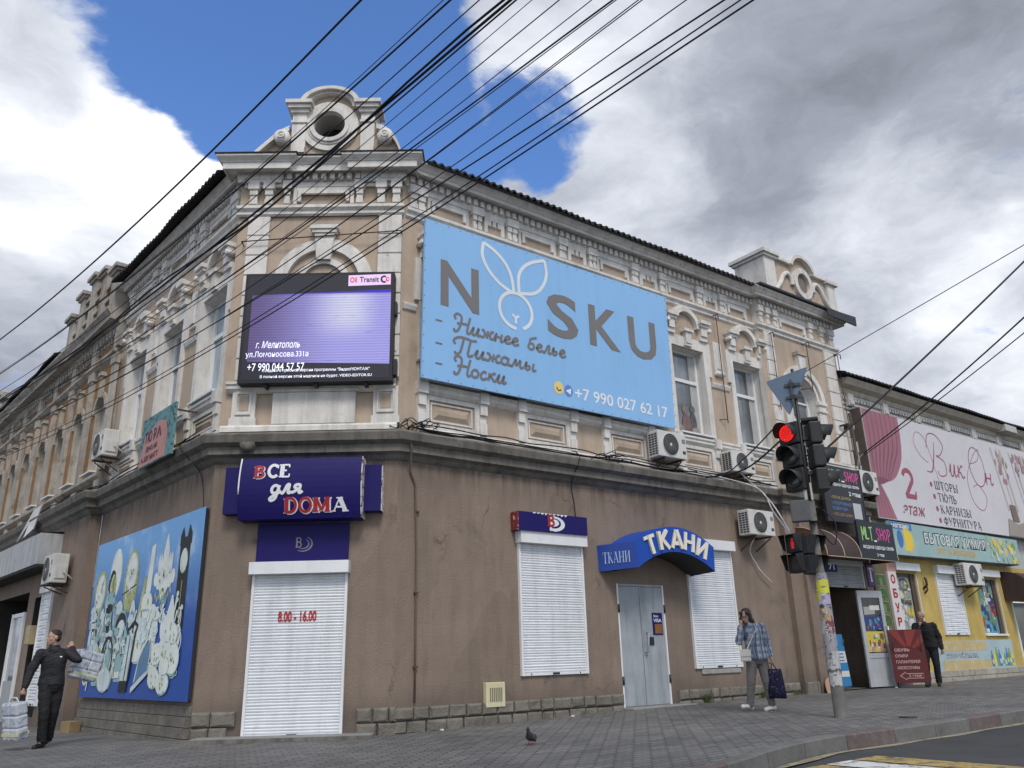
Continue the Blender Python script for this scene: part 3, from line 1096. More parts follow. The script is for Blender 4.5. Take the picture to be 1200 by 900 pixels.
# --- dentils, frieze brackets and frieze panels: one relief per front
def frieze(mb, xa, xb, y, brackets, panels, stepped, dz=0.0, M=None):
    x = xa
    while x < xb:
        mb.box(x, x + .095, y - .12, y + .02, 10.235 + dz, 10.375 + dz, white, M)
        x += .17
    mb.box(xa, xb, y - .035, y + .02, 10.10 + dz, 10.185 + dz, white, M)
    for a, b in brackets:
        n = max(1, round((b - a) / .16))
        wd = (b - a) / n
        mb.box(a - .02, b + .02, y - .12, y, 10.02 + dz, 10.20 + dz, white, M)
        for k in range(n):
            p, q = a + k * wd + .012, a + (k + 1) * wd - .012
            mb.box(p, q, y - .09, y, 9.90 + dz, 10.02 + dz, white, M)
            mb.box(p + .01, q - .01, y - .065, y, 9.80 + dz, 9.90 + dz, white, M)
            mb.box(p, q, y - .085, y, 9.70 + dz, 9.80 + dz, white, M)
    for a, b in panels:
        for t, e in ((0, .05), (.09, .08)):
            A, B, Z0, Z1 = a + t, b - t, 9.72 + t * .5 + dz, 10.09 - t + dz
            wd = .07
            mb.box(A, B, y - e + .02, y, Z1 - wd, Z1, white, M)
            mb.box(A, A + wd, y - e + .02, y, Z0, Z1 - wd, white, M)
            mb.box(B - wd, B, y - e + .02, y, Z0, Z1 - wd, white, M)
    for a, b in stepped:
        wd = (b - a)
        for p, q, z0 in ((0, .16, 9.72), (.16, .34, 9.90), (.42, .58, 9.90), (.66, .84, 9.90), (.84, 1, 9.72)):
            mb.box(a + p * wd, a + q * wd, y - .05, y, z0 + dz, 10.08 + dz, white, M)
        mb.box(a, b, y - .056, y, 10.02 + dz, 10.09 + dz, white, M)


fr_ = MB()
brs = [(.12, .48), (1.62, 1.86), (2.52, 2.80), (3.98, 4.20), (4.88, 5.12), (6.28, 6.50), (7.24, 7.44), (8.62, 8.84), (9.52, 9.74)]
frieze(fr_, .1, PX0 - .1, 0, brs, [(.55, 1.55), (2.86, 3.92), (5.18, 6.22), (7.5, 8.56), (9.8, 10.7)], [(1.94, 2.46), (4.27, 4.82), (6.57, 7.18), (8.9, 9.46)])
fr_.build('frieze', bld, MR)
fr_ = MB()
frieze(fr_, PX0 + .05, PX1 - .05, -PO, [(10.98, 11.14), (11.30, 11.46), (11.62, 11.78), (13.28, 13.48), (13.86, 14.04), (14.3, 14.54)], [(11.85, 13.22)], [])
fr_.build('frieze', bld, MR)
fr_ = MB()
frieze(fr_, .08, LM - .05, -.04, [(.2, .38), (.5, .68), (.88, 1.02), (2.3, 2.46), (2.72, 2.90), (3.02, 3.2)], [(1.06, 2.26)], [], .03)
fr_.build('frieze', bld, MM)
fr_ = MB()
frieze(fr_, -6.7, -.1, LY, [(-.45, -.15), (-2.0, -1.76), (-2.6, -2.34), (-4.24, -4.0), (-4.84, -4.6), (-6.5, -6.25)], [(-1.7, -.5), (-3.94, -2.66), (-6.2, -4.9)], [(-2.3, -2.05), (-4.56, -4.28)], -.03)
fr_.build('frieze', bld, ML)


# --- rusticated pilasters
def pilaster(F, xa, xb, y, z0=6.05, z1=9.47, n=8, inv=True, parent=bld, mt=white, name='pilaster', base=True):
    mb = MB()
    hgt = (z1 - z0) / n
    mb.box(xa + .012, xb - .012, y - .045, y + .01, z0, z1, mt)
    for k in range(n):
        mb.box(xa, xb, y - .075, y, z0 + k * hgt + .014, z0 + (k + 1) * hgt - .014, mt, None, .008)
    if base:
        mb.box(xa - .03, xb + .03, y - .09, y, z0 - .86, z0 - .72, mt)
        mb.box(xa, xb, y - .07, y, z0 - .72, z0 - .16, mt)
        mb.ring((xa + xb) / 2, z0 - .44, .0, .001, y - .07, y - .071, mt, seg=3)
        a, b = xa + .07, xb - .07
        for p in ((a, b, z0 - .66, z0 - .61), (a, b, z0 - .27, z0 - .22), (a, a + .03, z0 - .61, z0 - .27), (b - .03, b, z0 - .61, z0 - .27)):
            mb.box(p[0], p[1], y - .10, y - .07, p[2], p[3], mt)
        mb.box(a + .06, b - .06, y - .082, y - .07, z0 - .58, z0 - .30, beige)
    mb.build(name, parent, parent.matrix_basis.inverted() @ F)


pilaster(FM, .22, .64, -.01)
pilaster(FM, 2.77, LM - .01, -.01)
pilaster(FR, 11.13, 11.50, -PO, base=False)
pilaster(FR, 13.92, 14.42, -PO, base=False)
ax = MB()
ax.box(.95, 2.45, -.10, 0, 5.2, 5.80, white, None, .01)
ax.box(.88, 2.52, -.13, 0, 5.86 - .06, 5.86, white)
ax.build('apron_slab', bld, MM)

# --- blind arch with keystone over the screen
ar = MB()
ar.ring(1.73, 8.02, .70, .88, -.09, 0, white, 0, pi, 26)
ar.ring(1.73, 8.02, .88, .95, -.05, 0, white, 0, pi, 26)
ar.ring(1.73, 8.02, .40, .52, -.07, 0, white, 0, pi, 22)
ar.prism([(1.60, 8.48), (1.87, 8.48), (1.93, 9.05), (1.54, 9.05)], -.14, 0, white)
ar.box(1.50, 1.97, -.17, 0, 9.05, 9.12, white)
ar.box(1.46, 2.01, -.20, 0, 9.12, 9.20, white)
ar.build('blind_arch', bld, MM)


# --- windows
def window(F, cx, z0, z1, y, parent, gm, arched=0.0, decor=1, wd=.58, dep=.26, left_open=False):
    root = bpy.data.objects.new('window', None)
    COL.objects.link(root)
    root.parent = parent
    root.matrix_basis = parent.matrix_basis.inverted() @ F @ Matrix.Translation((cx, y, 0))
    f = MB()
    fw = .065
    y0, y1 = dep - .05, dep + .02
    f.box(-wd, -wd + fw, y0, y1, z0, z1, pvc)
    f.box(wd - fw, wd, y0, y1, z0, z1, pvc)
    f.box(-wd + fw, wd - fw, y0, y1, z0, z0 + fw, pvc)
    f.box(-wd + fw, wd - fw, y0, y1, z1 - fw * .8, z1, pvc)
    tr = z0 + (z1 - z0) * .63
    f.box(-wd + fw, wd - fw, y0, y1, tr, tr + .085, pvc)
    if arched:
        f.ring(0, z1, wd - fw, wd, y0, y1, pvc, 0, pi, 18, sz=arched / wd)
        f.box(-.03, .03, y0 + .005, y1 - .005, z1, z1 + arched - fw, pvc)
    f.build('frame', root)
    g = MB()
    g.quad((-wd + fw * .5, dep, z0), (wd - fw * .5, dep, z0), (wd - fw * .5, dep, z1), (-wd + fw * .5, dep, z1), gm)
    if arched:
        P = [(wd * .95 * cos(pi * k / 16), z1 + arched * .95 * sin(pi * k / 16)) for k in range(17)]
        g.sheet(P, dep + .002, gm)
    g.build('pane', root)
    s = MB()
    s.box(-wd - .02, wd + .02, -.16, dep - .05, z0 - .045, z0 - .005, white_metal)
    s.build('sill', root)
    if decor:
        d = MB()
        e = .05
        # jambs with ears
        for sg in (-1, 1):
            a, b = sorted((sg * wd, sg * (wd + .17)))
            d.box(a, b, -e, .0, z0 - .06, z1 + .02, white)
            a, b = sorted((sg * (wd + .13), sg * (wd + .27)))
            d.box(a, b, -e - .01, 0, z1 - .62, z1 + .28, white)
            a, b = sorted((sg * (wd - .12), sg * (wd + .16)))
            d.box(a, b, -e - .06, 0, z1 + .30, z1 + .42, white)
            d.box(a + .03, b - .03, -e - .10, 0, z1 + .42, z1 + .66, white)
            d.box(a - .02, b + .02, -e - .14, 0, z1 + .66, z1 + .73, white)
            d.box(a - .05, b + .05, -e - .19, 0, z1 + .73, z1 + .82, white)
            d.lathe([(0, 0), (.06, 0), (.06, .2), (0, .2)], white, Matrix.Translation((sg * (wd + .18), -.02, z1 + .58)) @ Matrix.Rotation(pi / 2, 4, 'X'), 12)
        d.box(-wd - .17, wd + .17, -e, 0, z1 + .02, z1 + .30, white)
        d.ring(0, z1 + .60, .38, .50, -e - .07, 0, white, 0, pi, 20)
        d.ring(0, z1 + .60, .50, .56, -e - .02, 0, white, 0, pi, 20)
        d.box(-.10, .10, -e - .08, 0, z1 + .12, z1 + .42, white)
        d.box(-.17, .17, -e - .12, 0, z1 + .42, z1 + .50, white)
        d.box(-.13, .13, -e - .06, 0, z1 + .05, z1 + .12, white)
        d.build('surround', root)
        # apron panel under the sill
        p = MB()
        zb2, zt = 5.19, 5.82
        zt += z0 - 6.12
        for sg in (-1, 1):
            a, b = sorted((sg * (wd + .03), sg * (wd + .19)))
            p.box(a, b, -.10, 0, zb2, zb2 + .25, white)
            p.box(a, b, -.07, 0, zb2 + .25, zt - .22, white)
            p.box(a, b, -.12, 0, zt - .22, zt, white)
            p.box(a - .02, b + .02, -.16, 0, zt, zt + .24, white)
        x = wd + .03
        p.box(-x, x, -.05, 0, zb2, zb2 + .10, white)
        p.box(-x, x, -.05, 0, zt - .08, zt, white)
        p.box(-x, -x + .10, -.05, 0, zb2 + .10, zt - .08, white)
        p.box(x - .10, x, -.05, 0, zb2 + .10, zt - .08, white)
        p.box(-x + .14, x - .14, -.03, 0, zb2 + .14, zb2 + .17, white)
        p.box(-x + .14, x - .14, -.03, 0, zt - .15, zt - .12, white)
        p.box(-x + .14, -x + .17, -.03, 0, zb2 + .17, zt - .15, white)
        p.box(x - .17, x - .14, -.03, 0, zb2 + .17, zt - .15, white)
        # raised bevelled field
        A, B, Z0, Z1 = -x + .2, x - .2, zb2 + .19, zt - .17
        t = .09
        vs = [(A, 0, Z0), (B, 0, Z0), (B, 0, Z1), (A, 0, Z1), (A + t, -.05, Z0 + t), (B - t, -.05, Z0 + t), (B - t, -.05, Z1 - t), (A + t, -.05, Z1 - t)]
        p.add(vs, [(0, 1, 5, 4), (1, 2, 6, 5), (2, 3, 7, 6), (3, 0, 4, 7), (4, 5, 6, 7)], beige)
        p.build('apron', root)
    return root


for i, x in enumerate(WX):
    r = window(FR, x, WZ0, WZ1, 0, bld, glass)
    c_ = MB()
    cm_ = mat('pale curtain cloth', (.40, .41, .41), .9, .15, 3, streak=.3)
    for a, b in ((-.52, -.22), (.30, .52)):
        n_ = 14
        vs_ = []
        for k in range(n_ + 1):
            xx = a + (b - a) * k / n_
            vs_ += [(xx, .252 + .004 * sin(k * 2.2), WZ0 + .07), (xx, .252 + .004 * sin(k * 2.2), WZ1 - .06)]
        if i % 2 or a > 0:
            c_.add(vs_, [(2 * k, 2 * k + 2, 2 * k + 3, 2 * k + 1) for k in range(n_)], cm_)
    if i == 3:
        for (cx_, cz_, rx_, rz_, col_) in ((.05, 6.45, .16, .26, (.19, .125, .125)), (.30, 6.50, .12, .28, (.10, .105, .115)), (.02, 6.82, .10, .12, (.21, .17, .155)), (-.25, 6.30, .2, .12, (.30, .26, .22)), (.36, 6.30, .14, .10, (.28, .25, .22)), (.30, 6.86, .09, .10, (.13, .13, .145))):
            c_.disc(cx_, cz_, rx_, rz_, .245 - .001 * cz_ * .1 - rx_ * .01, mat('shop display tone %d' % int(cz_ * 100 + cx_ * 10), col_, .8, .3, 9), 16)
    c_.build('curtain', r)
for i, x in enumerate(LX):
    window(FL, x, 6.02, 8.2, LY, bld, glass_b if i == 0 else glass)
window(FR, 12.62, 6.12, 7.75, -PO, bld, glass, .6, decor=0, wd=.60, dep=.3)
ar = MB()
ar.ring(12.62, 7.75, .62, .72, -PO - .05, -PO, white, 0, pi, 24)
ar.ring(12.62, 7.75, .80, .96, -PO - .08, -PO, white, 0, pi, 24)
ar.prism([(12.50, 8.40), (12.74, 8.40), (12.80, 9.0), (12.44, 9.0)], -PO - .15, -PO, white)
ar.box(12.40, 12.84, -PO - .19, -PO, 9.0, 9.10, beige)
for sg in (-1, 1):
    a, b = sorted((12.62 + sg * .62, 12.62 + sg * .95))
    ar.box(a, b, -PO - .06, -PO, 6.05, 7.45, white)
    ar.box(a - .03, b + .03, -PO - .10, -PO, 7.45, 7.52, white)
    ar.box(a, b, -PO - .07, -PO, 7.52, 7.66, white)
    ar.box(a - .03, b + .03, -PO - .11, -PO, 7.66, 7.75, white)
ar.build('arched_surround', bld, MR)
# hanging panels between the windows
hp = MB()
for a, b in zip(WX, WX[1:]):
    c = (a + b) / 2
    hp.box(c - .16, c + .16, -.05, 0, 7.92, 8.75, white)
    hp.box(c - .10, c + .10, -.075, -.05, 8.0, 8.68, white)
    hp.lathe([(0, 0), (.07, 0), (.07, .32), (0, .32)], white, Matrix.Translation((c - .16, -.04, 7.88)) @ Matrix.Rotation(pi / 2, 4, 'Y'), 10)
hp.build('hanging_panel', bld, MR)
hp = MB()
for c in (-2.06, -4.28):
    hp.box(c - .16, c + .16, LY - .05, LY, 7.82, 8.65, white)
    hp.box(c - .10, c + .10, LY - .075, LY - .05, 7.9, 8.58, white)
hp.build('hanging_panel', bld, ML)


# --- roofs of corrugated sheet
def roof(F, xa, xb, out, z, back, rise, mt, parent, mx, amp=.035, per=.18, name='roof', th=.02, slope=0.0):
    mb = MB()
    n = int((xb - xa) / (per / 6))
    vs, fs = [], []
    for k in range(n + 1):
        x = xa + (xb - xa) * k / n
        w_ = amp * sin(2 * pi * x / per)
        jag = .012 * sin(x * 3.1) + .018 * sin(x * 1.3 + 1)
        vs += [(x, -out + jag, z + w_ + .02), (x, back, z + rise + w_), (x, -out + jag, z + w_ - th), (x, back, z + rise + w_ - th - .03)]
    for k in range(n):
        a, b = 4 * k, 4 * k + 4
        fs += [(a, b, b + 1, a + 1), (a + 2, a + 3, b + 3, b + 2), (a, a + 2, b + 2, b)]
    mb.add(vs, fs, mt)
    return mb.build(name, parent, mx)


roof(FR, .3, PX0 + .1, .56, 10.57, 5.5, 2.6, tile, bld, MR)
roof(FL, -6.75, -.25, .42, 10.52, 5.5, 2.6, tile, bld, ML)
rb = MB()
rb.box(.3, PX0 - .01, -.50, -.46, 10.55, 10.575, tinflash)
pr = [(PX0 - .05, 10.60), (PX1 + .42, 10.60), (PX1 + .42, 10.66), (PX0 - .05, 10.66)]
rb.prism([(PX0 - .3, 10.60), (PX1 + .50, 10.60), (PX1 + .50, 10.65), (PX0 - .3, 10.65)], -PO - .50, 1.2, tinflash)
rb.prism([(PX1 - .9, 10.40), (PX1 + .56, 10.36), (PX1 + .58, 10.66), (PX1 - .9, 10.60)], -PO - .53, -PO - .49, tinflash)
rb.build('end_bay_roof', bld, MR)
rc = MB()
a1, a2 = xy(FM, -.1, .3), xy(FM, LM + .1, .3)
rc.add([(*xy(FM, -.1, -.05), 10.66), (*xy(FM, LM + .1, -.05), 10.66), (*xy(FM, LM + 2, -5), 12.6), (*xy(FM, -2, -5), 12.6)], [(0, 1, 2, 3)], tile)
o = rc.build('corner_roof', bld)
o.matrix_basis = INV


# --- attic with the round opening on the corner
att = bpy.data.objects.new('attic', None)
COL.objects.link(att)
att.parent = bld
att.matrix_basis = MM @ Matrix.Translation((0, -.20, -.07))
a_ = MB()
AC, AZ, AR = 1.75, 11.50, .32
outl = [(.20, 10.72), (.42, 10.96), (.62, 11.18), (.80, 11.34), (.92, 11.42)]
outl += [(.98, 11.44), (.98, 11.92), (1.22, 11.95)]
for k in range(13):
    a = pi - pi * k / 12
    outl.append((AC + .55 * cos(a), 11.93 + .38 * sin(a)))
outl += [(2.30, 11.95), (2.70, 11.92), (2.70, 11.46), (2.82, 11.42), (2.98, 11.28), (3.12, 11.04), (3.20, 10.72)]
# front face with a round hole, made of wedges between the hole and the outline
cnt = 72


def ray_out(a, P):
    best = None
    dx, dz = cos(a), sin(a)
    for (x1, z1), (x2, z2) in zip(P, P[1:] + P[:1]):
        ex, ez = x2 - x1, z2 - z1
        den = dx * ez - dz * ex
        if abs(den) < 1e-9:
            continue
        t = ((x1 - AC) * ez - (z1 - AZ) * ex) / den
        s_ = ((x1 - AC) * dz - (z1 - AZ) * dx) / den
        if t > 0 and -1e-6 <= s_ <= 1 + 1e-6:
            best = t if best is None else min(best, t)
    return best or .5


vs, fs = [], []
angs = sorted([2 * pi * k / cnt for k in range(cnt)] + [atan2(z - AZ, x - AC) % (2 * pi) for x, z in outl])
for a in angs:
    t = ray_out(a, outl)
    vs += [(AC + AR * cos(a), -.0, AZ + AR * sin(a)), (AC + t * cos(a), 0, AZ + t * sin(a)), (AC + t * cos(a), .5, AZ + t * sin(a)), (AC + AR * cos(a), .5, AZ + AR * sin(a))]
n = len(angs)
for k in range(n):
    p, q = 4 * k, 4 * ((k + 1) % n)
    fs += [(p, q, q + 1, p + 1), (p + 1, q + 1, q + 2, p + 2), (p + 2, q + 2, q + 3, p + 3), (p + 3, q + 3, q, p)]
a_.add(vs, fs, beige)
a_.build('attic_wall', att)
r_ = MB()
r_.ring(AC, AZ, .315, .40, -.12, .02, white, seg=40)
r_.ring(AC, AZ, .40, .45, -.08, .02, white, seg=40)
r_.ring(AC, AZ, .45, .58, -.06, .02, white, seg=40)
r_.ring(AC, AZ, .32, .36, .02, .5, mat('grey opening plaster', (.36, .35, .34), .85, .12, 4), seg=40)  # inner face of the opening, greyer than its white rings
r_.build('round_opening', att)
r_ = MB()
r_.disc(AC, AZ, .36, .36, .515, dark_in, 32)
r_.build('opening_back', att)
for xa, xb in ((1.0, 1.28), (2.38, 2.66)):
    r_ = MB()
    r_.box(xa, xb, -.09, .0, 10.98, 11.78, white)
    r_.box(xa - .02, xb + .02, -.12, 0, 11.55, 11.60, white)
    r_.box(xa + .01, xb - .01, -.10, 0, 10.86, 10.98, white)
    r_.box(xa - .04, xb + .04, -.14, .1, 11.78, 11.86, white)
    r_.box(xa - .09, xb + .09, -.20, .15, 11.86, 11.94, white)
    r_.box(xa - .13, xb + .13, -.25, .45, 11.94, 12.02, white)
    r_.build('attic_pier', att)
r_ = MB()
r_.ring(AC, 11.93, .52, .62, -.20, .5, white, 0, pi, 24, sz=.72)
r_.ring(AC, 11.93, .45, .52, -.12, .45, white, 0, pi, 24, sz=.72)
r_.build('attic_arch', att)
r_ = MB()
for pts, vol in ((smooth_line([(.16, 10.72), (.42, 11.0), (.62, 11.21), (.80, 11.37), (.96, 11.46)], 6), (.82, 11.20)), (smooth_line([(3.24, 10.72), (3.14, 11.06), (3.0, 11.30), (2.84, 11.44), (2.70, 11.48)], 6), (2.88, 11.2))):
    for (x1, z1), (x2, z2) in zip(pts, pts[1:]):
        r_.add([(x1, -.14, z1), (x2, -.14, z2), (x2, -.14, z2 - .11), (x1, -.14, z1 - .11), (x1, .4, z1), (x2, .4, z2), (x2, .4, z2 - .11), (x1, .4, z1 - .11)], [(0, 1, 2, 3), (0, 1, 5, 4), (3, 2, 6, 7)], white)
    r_.lathe([(0, 0), (.16, 0), (.16, .26), (0, .26)], white, Matrix.Translation((vol[0], .1, vol[1])) @ Matrix.Rotation(pi / 2, 4, 'X'), 18)
    r_.ring(vol[0], vol[1], .05, .08, -.23, -.19, white)
r_.build('scroll', att)

# --- attic over the end bay
att = bpy.data.objects.new('attic', None)
COL.objects.link(att)
att.parent = bld
att.matrix_basis = MR @ Matrix.Translation((.32, -PO - .28, .02))
a_ = MB()
a_.prism([(10.92, 10.60), (14.20, 10.60), (14.02, 11.25), (13.95, 11.62), (13.2, 11.66), (13.1, 11.82), (12.95, 12.0), (12.6, 12.08), (12.25, 12.0), (12.1, 11.82), (12.0, 11.72), (11.4, 11.72), (10.92, 11.72)], .0, .55, beige)
a_.build('attic_wall', att)
a_ = MB()
a_.box(10.86, 11.36, -.06, .95, 10.62, 11.66, white)
a_.box(10.80, 11.42, -.12, 1.0, 11.66, 11.74, white)
a_.box(10.74, 11.48, -.18, 1.06, 11.74, 11.84, white)
a_.build('attic_pier', att)
a_ = MB()
a_.box(11.48, 12.1, -.10, .6, 11.70, 11.78, white)
a_.box(13.1, 13.9, -.10, .6, 11.62, 11.69, white)
a_.build('coping', att)
a_ = MB()
a_.box(13.86, 14.26, -.08, .6, 10.62, 11.55, white)
a_.box(13.78, 14.36, -.16, .66, 11.55, 11.66, white)
a_.build('attic_pier', att)
a_ = MB()
CX, CZ = 12.62, 11.22
a_.ring(CX, CZ, .29, .44, -.10, .02, white, seg=32, sz=1.12)
a_.ring(CX, CZ + .28, .52, .62, -.14, .5, white, radians(20), radians(160), 20)
a_.build('round_opening', att)
a_ = MB()
a_.disc(CX, CZ, .31, .34, -.004, mat('blocked round opening', (.20, .165, .15), .9, .15, 6))
a_.build('opening_back', att)
a_ = MB()
for sg in (-1, 1):
    P = smooth_line([(CX + sg * 1.32, 10.72), (CX + sg * 1.08, 10.98), (CX + sg * .90, 11.26), (CX + sg * .70, 11.38), (CX + sg * .54, 11.26), (CX + sg * .50, 11.06)], 7)
    a_.tube([(x, -.03, z) for x, z in P], .075, white, 8)
    a_.tube([(CX + sg * 1.2, -.02, 10.70), (CX + sg * 1.42, -.02, 10.66)], .07, white, 8)
a_.build('scroll', att)


def drip_stains(mt, z0, z1, k):
    """Dirty run-off streaks below a cornice (object z between z0 and z1)."""
    N = NT.__new__(NT)
    N.t = mt.node_tree
    N.n = N.t.nodes
    p = [q for q in N.n if q.type == 'BSDF_PRINCIPLED'][0]
    src = p.inputs['Base Color'].links[0].from_socket
    co = N.new('ShaderNodeTexCoord').outputs['Object']
    sx = N.new('ShaderNodeSeparateXYZ')
    N.put(sx, 0, co)
    s1 = N.noise(N.mapping(co, (7, 7, .35)), 1.0, 5, .65)
    s2 = N.noise(N.mapping(co, (1.2, 1.2, .2)), 1.0, 3, .5)
    low = N.math('ADD', z0, N.math('MULTIPLY', s2, z1 - z0))
    m_ = N.ramp(sx.outputs[2], low, z1)
    f = N.math('MULTIPLY', N.math('MULTIPLY', m_, N.ramp(s1, .35, .7)), k)
    c = N.mix(f, src, (.055, .05, .044, 1))
    N.put(p, 'Base Color', c)


drip_stains(brown, 3.2, 4.55, .75)


def cracks(mt, sc, k):
    N = NT.__new__(NT)
    N.t = mt.node_tree
    N.n = N.t.nodes
    p = [q for q in N.n if q.type == 'BSDF_PRINCIPLED'][0]
    src = p.inputs['Base Color'].links[0].from_socket
    co = N.new('ShaderNodeTexCoord').outputs['Object']
    wn = N.new('ShaderNodeTexNoise')
    N.put(wn, 'Vector', co)
    N.put(wn, 'Scale', 2.5)
    N.put(wn, 'Detail', 5)
    q = N.vmath('ADD', co, N.scale(N.vmath('SUBTRACT', wn.outputs['Color'], (.5, .5, .5)), .55))
    v = N.new('ShaderNodeTexVoronoi', feature='DISTANCE_TO_EDGE')
    N.put(v, 'Vector', q)
    N.put(v, 'Scale', sc)
    f = N.math('MULTIPLY', N.ramp(v.outputs['Distance'], .012, .0), N.ramp(N.noise(co, .7, 3, .5), .55, .66))
    c = N.mix(N.math('MULTIPLY', f, k), src, (.05, .042, .036, 1))
    N.put(p, 'Base Color', c)


cracks(brown, .55, .6)
cracks(beige, .8, .5)


def patches(mt):
    """Repaired areas of a slightly different render, and splash dirt at the foot of the wall."""
    N = NT.__new__(NT)
    N.t = mt.node_tree
    N.n = N.t.nodes
    p = [q for q in N.n if q.type == 'BSDF_PRINCIPLED'][0]
    src = p.inputs['Base Color'].links[0].from_socket
    co = N.new('ShaderNodeTexCoord').outputs['Object']
    wn = N.new('ShaderNodeTexNoise')
    N.put(wn, 'Vector', co)
    N.put(wn, 'Scale', 3.0)
    N.put(wn, 'Detail', 4)
    q = N.vmath('ADD', co, N.scale(N.vmath('SUBTRACT', wn.outputs['Color'], (.5, .5, .5)), .3))
    v = N.new('ShaderNodeTexVoronoi', feature='F1')
    N.put(v, 'Vector', N.mapping(q, (1, 1, .8)))
    N.put(v, 'Scale', .62)
    sc_ = N.new('ShaderNodeSeparateColor')
    N.put(sc_, 0, v.outputs['Color'])
    k = N.ramp(sc_.outputs[0], 0, 1, .92, 1.08, smooth=False)
    c = N.mix(1.0, src, k, 'MULTIPLY')
    sx = N.new('ShaderNodeSeparateXYZ')
    N.put(sx, 0, co)
    nz = N.noise(N.mapping(co, (1.5, 1.5, .6)), 1.6, 6, .7)
    f = N.math('MULTIPLY', N.ramp(N.math('ADD', sx.outputs[2], N.math('MULTIPLY', nz, -.55)), .55, -.1), .55)
    c = N.mix(f, c, (.075, .066, .055, 1))
    N.put(p, 'Base Color', c)


patches(brown)


def chips(mt, rgb, sc, lo, hi):
    """Places where the paint has flaked off."""
    N = NT.__new__(NT)
    N.t = mt.node_tree
    N.n = N.t.nodes
    p = [q for q in N.n if q.type == 'BSDF_PRINCIPLED'][0]
    src = p.inputs['Base Color'].links[0].from_socket
    co = N.new('ShaderNodeTexCoord').outputs['Object']
    n1 = N.noise(co, sc, 8, .72, .3)
    n2 = N.noise(co, .8, 2, .5)
    f = N.ramp(N.math('ADD', n1, N.math('MULTIPLY', N.math('SUBTRACT', n2, .5), .35)), lo, hi)
    N.put(p, 'Base Color', N.mix(f, src, (*rgb, 1)))


chips(white, (.30, .235, .18), 5.5, .67, .70)
chips(beige, (.33, .27, .22), 3.5, .69, .72)
chips(brown, (.27, .235, .20), 4.5, .71, .735)


# ------------------------------------------------------------------ doors and roller shutters of the ground floor
def sub(name, parent, mx):
    o = bpy.data.objects.new(name, None)
    COL.objects.link(o)
    o.parent = parent
    o.matrix_basis = mx
    return o


def roller(parent, F, xa, xb, z0, z1, hz, y=0.0, box_out=.16, mt=None, rail=True, pitch=.047, hw=.03, label=None, box_mt=None):
    """Roller shutter: curtain of slats from z0 to z1, its box from z1 to hz."""
    mt = mt or shutter_w
    r = sub('roller_shutter', parent, parent.matrix_basis.inverted() @ F @ Matrix.Translation((0, y, 0)))
    if label:
        r['label'] = label
    c = MB()
    prof = []
    z = z0 + .05
    while z < z1:
        for dz, o_ in ((0, .0), (.006, .012), (pitch * .5, .018), (pitch - .008, .012), (pitch - .002, .0)):
            prof.append((-.015 - o_, min(z + dz, z1)))
        z += pitch
    xs = [xa + .04 + (xb - xa - .08) * k / 6 for k in range(7)]
    vs = [(x, yy + .005 * sin(x * 7 + zz * 2) + .004 * sin(int((zz - z0) / pitch) * 2.7 + x * 3), zz + .003 * sin(int((zz - z0) / pitch) * 1.9)) for x in xs for yy, zz in prof]
    m_ = len(prof)
    c.add(vs, [(k * m_ + q, (k + 1) * m_ + q, (k + 1) * m_ + q + 1, k * m_ + q + 1) for k in range(6) for q in range(m_ - 1)], mt)
    c.build('curtain', r)
    c = MB()
    c.box(xa + .03, xb - .03, -.045, 0, z0, z0 + .05, mt)
    c.box((xa + xb) / 2 - .08, (xa + xb) / 2 + .08, -.055, -.045, z0 + .01, z0 + .045, black_m)
    for x in (xa + .22, xb - .22):
        c.lathe([(0, 0), (.012, 0), (.012, .012), (0, .012)], black_m, Matrix.Translation((x, -.045, z0 + .028)) @ Matrix.Rotation(pi / 2, 4, 'X'), 8)
    c.build('bottom_bar', r)
    if rail:
        for x in (xa, xb - .045):
            g = MB()
            g.box(x, x + .045, -.06, .02, z0, z1, white_metal)
            g.build('guide_rail', r)
    c = MB()
    c.prism([(xa - hw, z1), (xb + hw, z1), (xb + hw, hz), (xa - hw, hz)], -box_out, .0, box_mt or white_metal)
    c.prism([(xa - hw, z1 + .02), (xa - hw + .004, z1 + .02), (xa - hw + .004, hz - .02), (xa - hw, hz - .02)], -box_out - .004, -box_out, white_metal)
    c.build('shutter_box', r)
    return r


rs = roller(bld, FM, .82, 2.43, .01, 2.56, 2.76, 0, .20, label='white roller shutter lettered with opening hours')
hrs = MB()
text_into(hrs, '8.00 - 16.00', 1.29, 1.93, 1.78, 1.96, -.040, txt_red, .03, .003)
hrs.build('lettering', rs)
roller(bld, FR, 2.60, 4.22, .80, 3.20, 3.42, 0, .18)
roller(bld, FR, 7.30, 8.86, .80, 3.36, 3.58, 0, .18)
cr_ = MB()
cr_.box(7.5, 8.8, -.035, 0, .68, .78, mat('chipped bare plaster', (.36, .345, .32), .95, .2, 12, .6), None, .012)
cr_.build('chipped_sill', bld, MR)
th_ = MB()
th_.box(.15, 2.95, -.62, -.0, -.2, .045, mat('worn step slab', (.25, .25, .25), .8, .2, 3, .2), None, .01)
th_.box(.10, 3.0, -.66, -.615, -.2, .05, concrete)
th_.build('door_step', bld, MM)

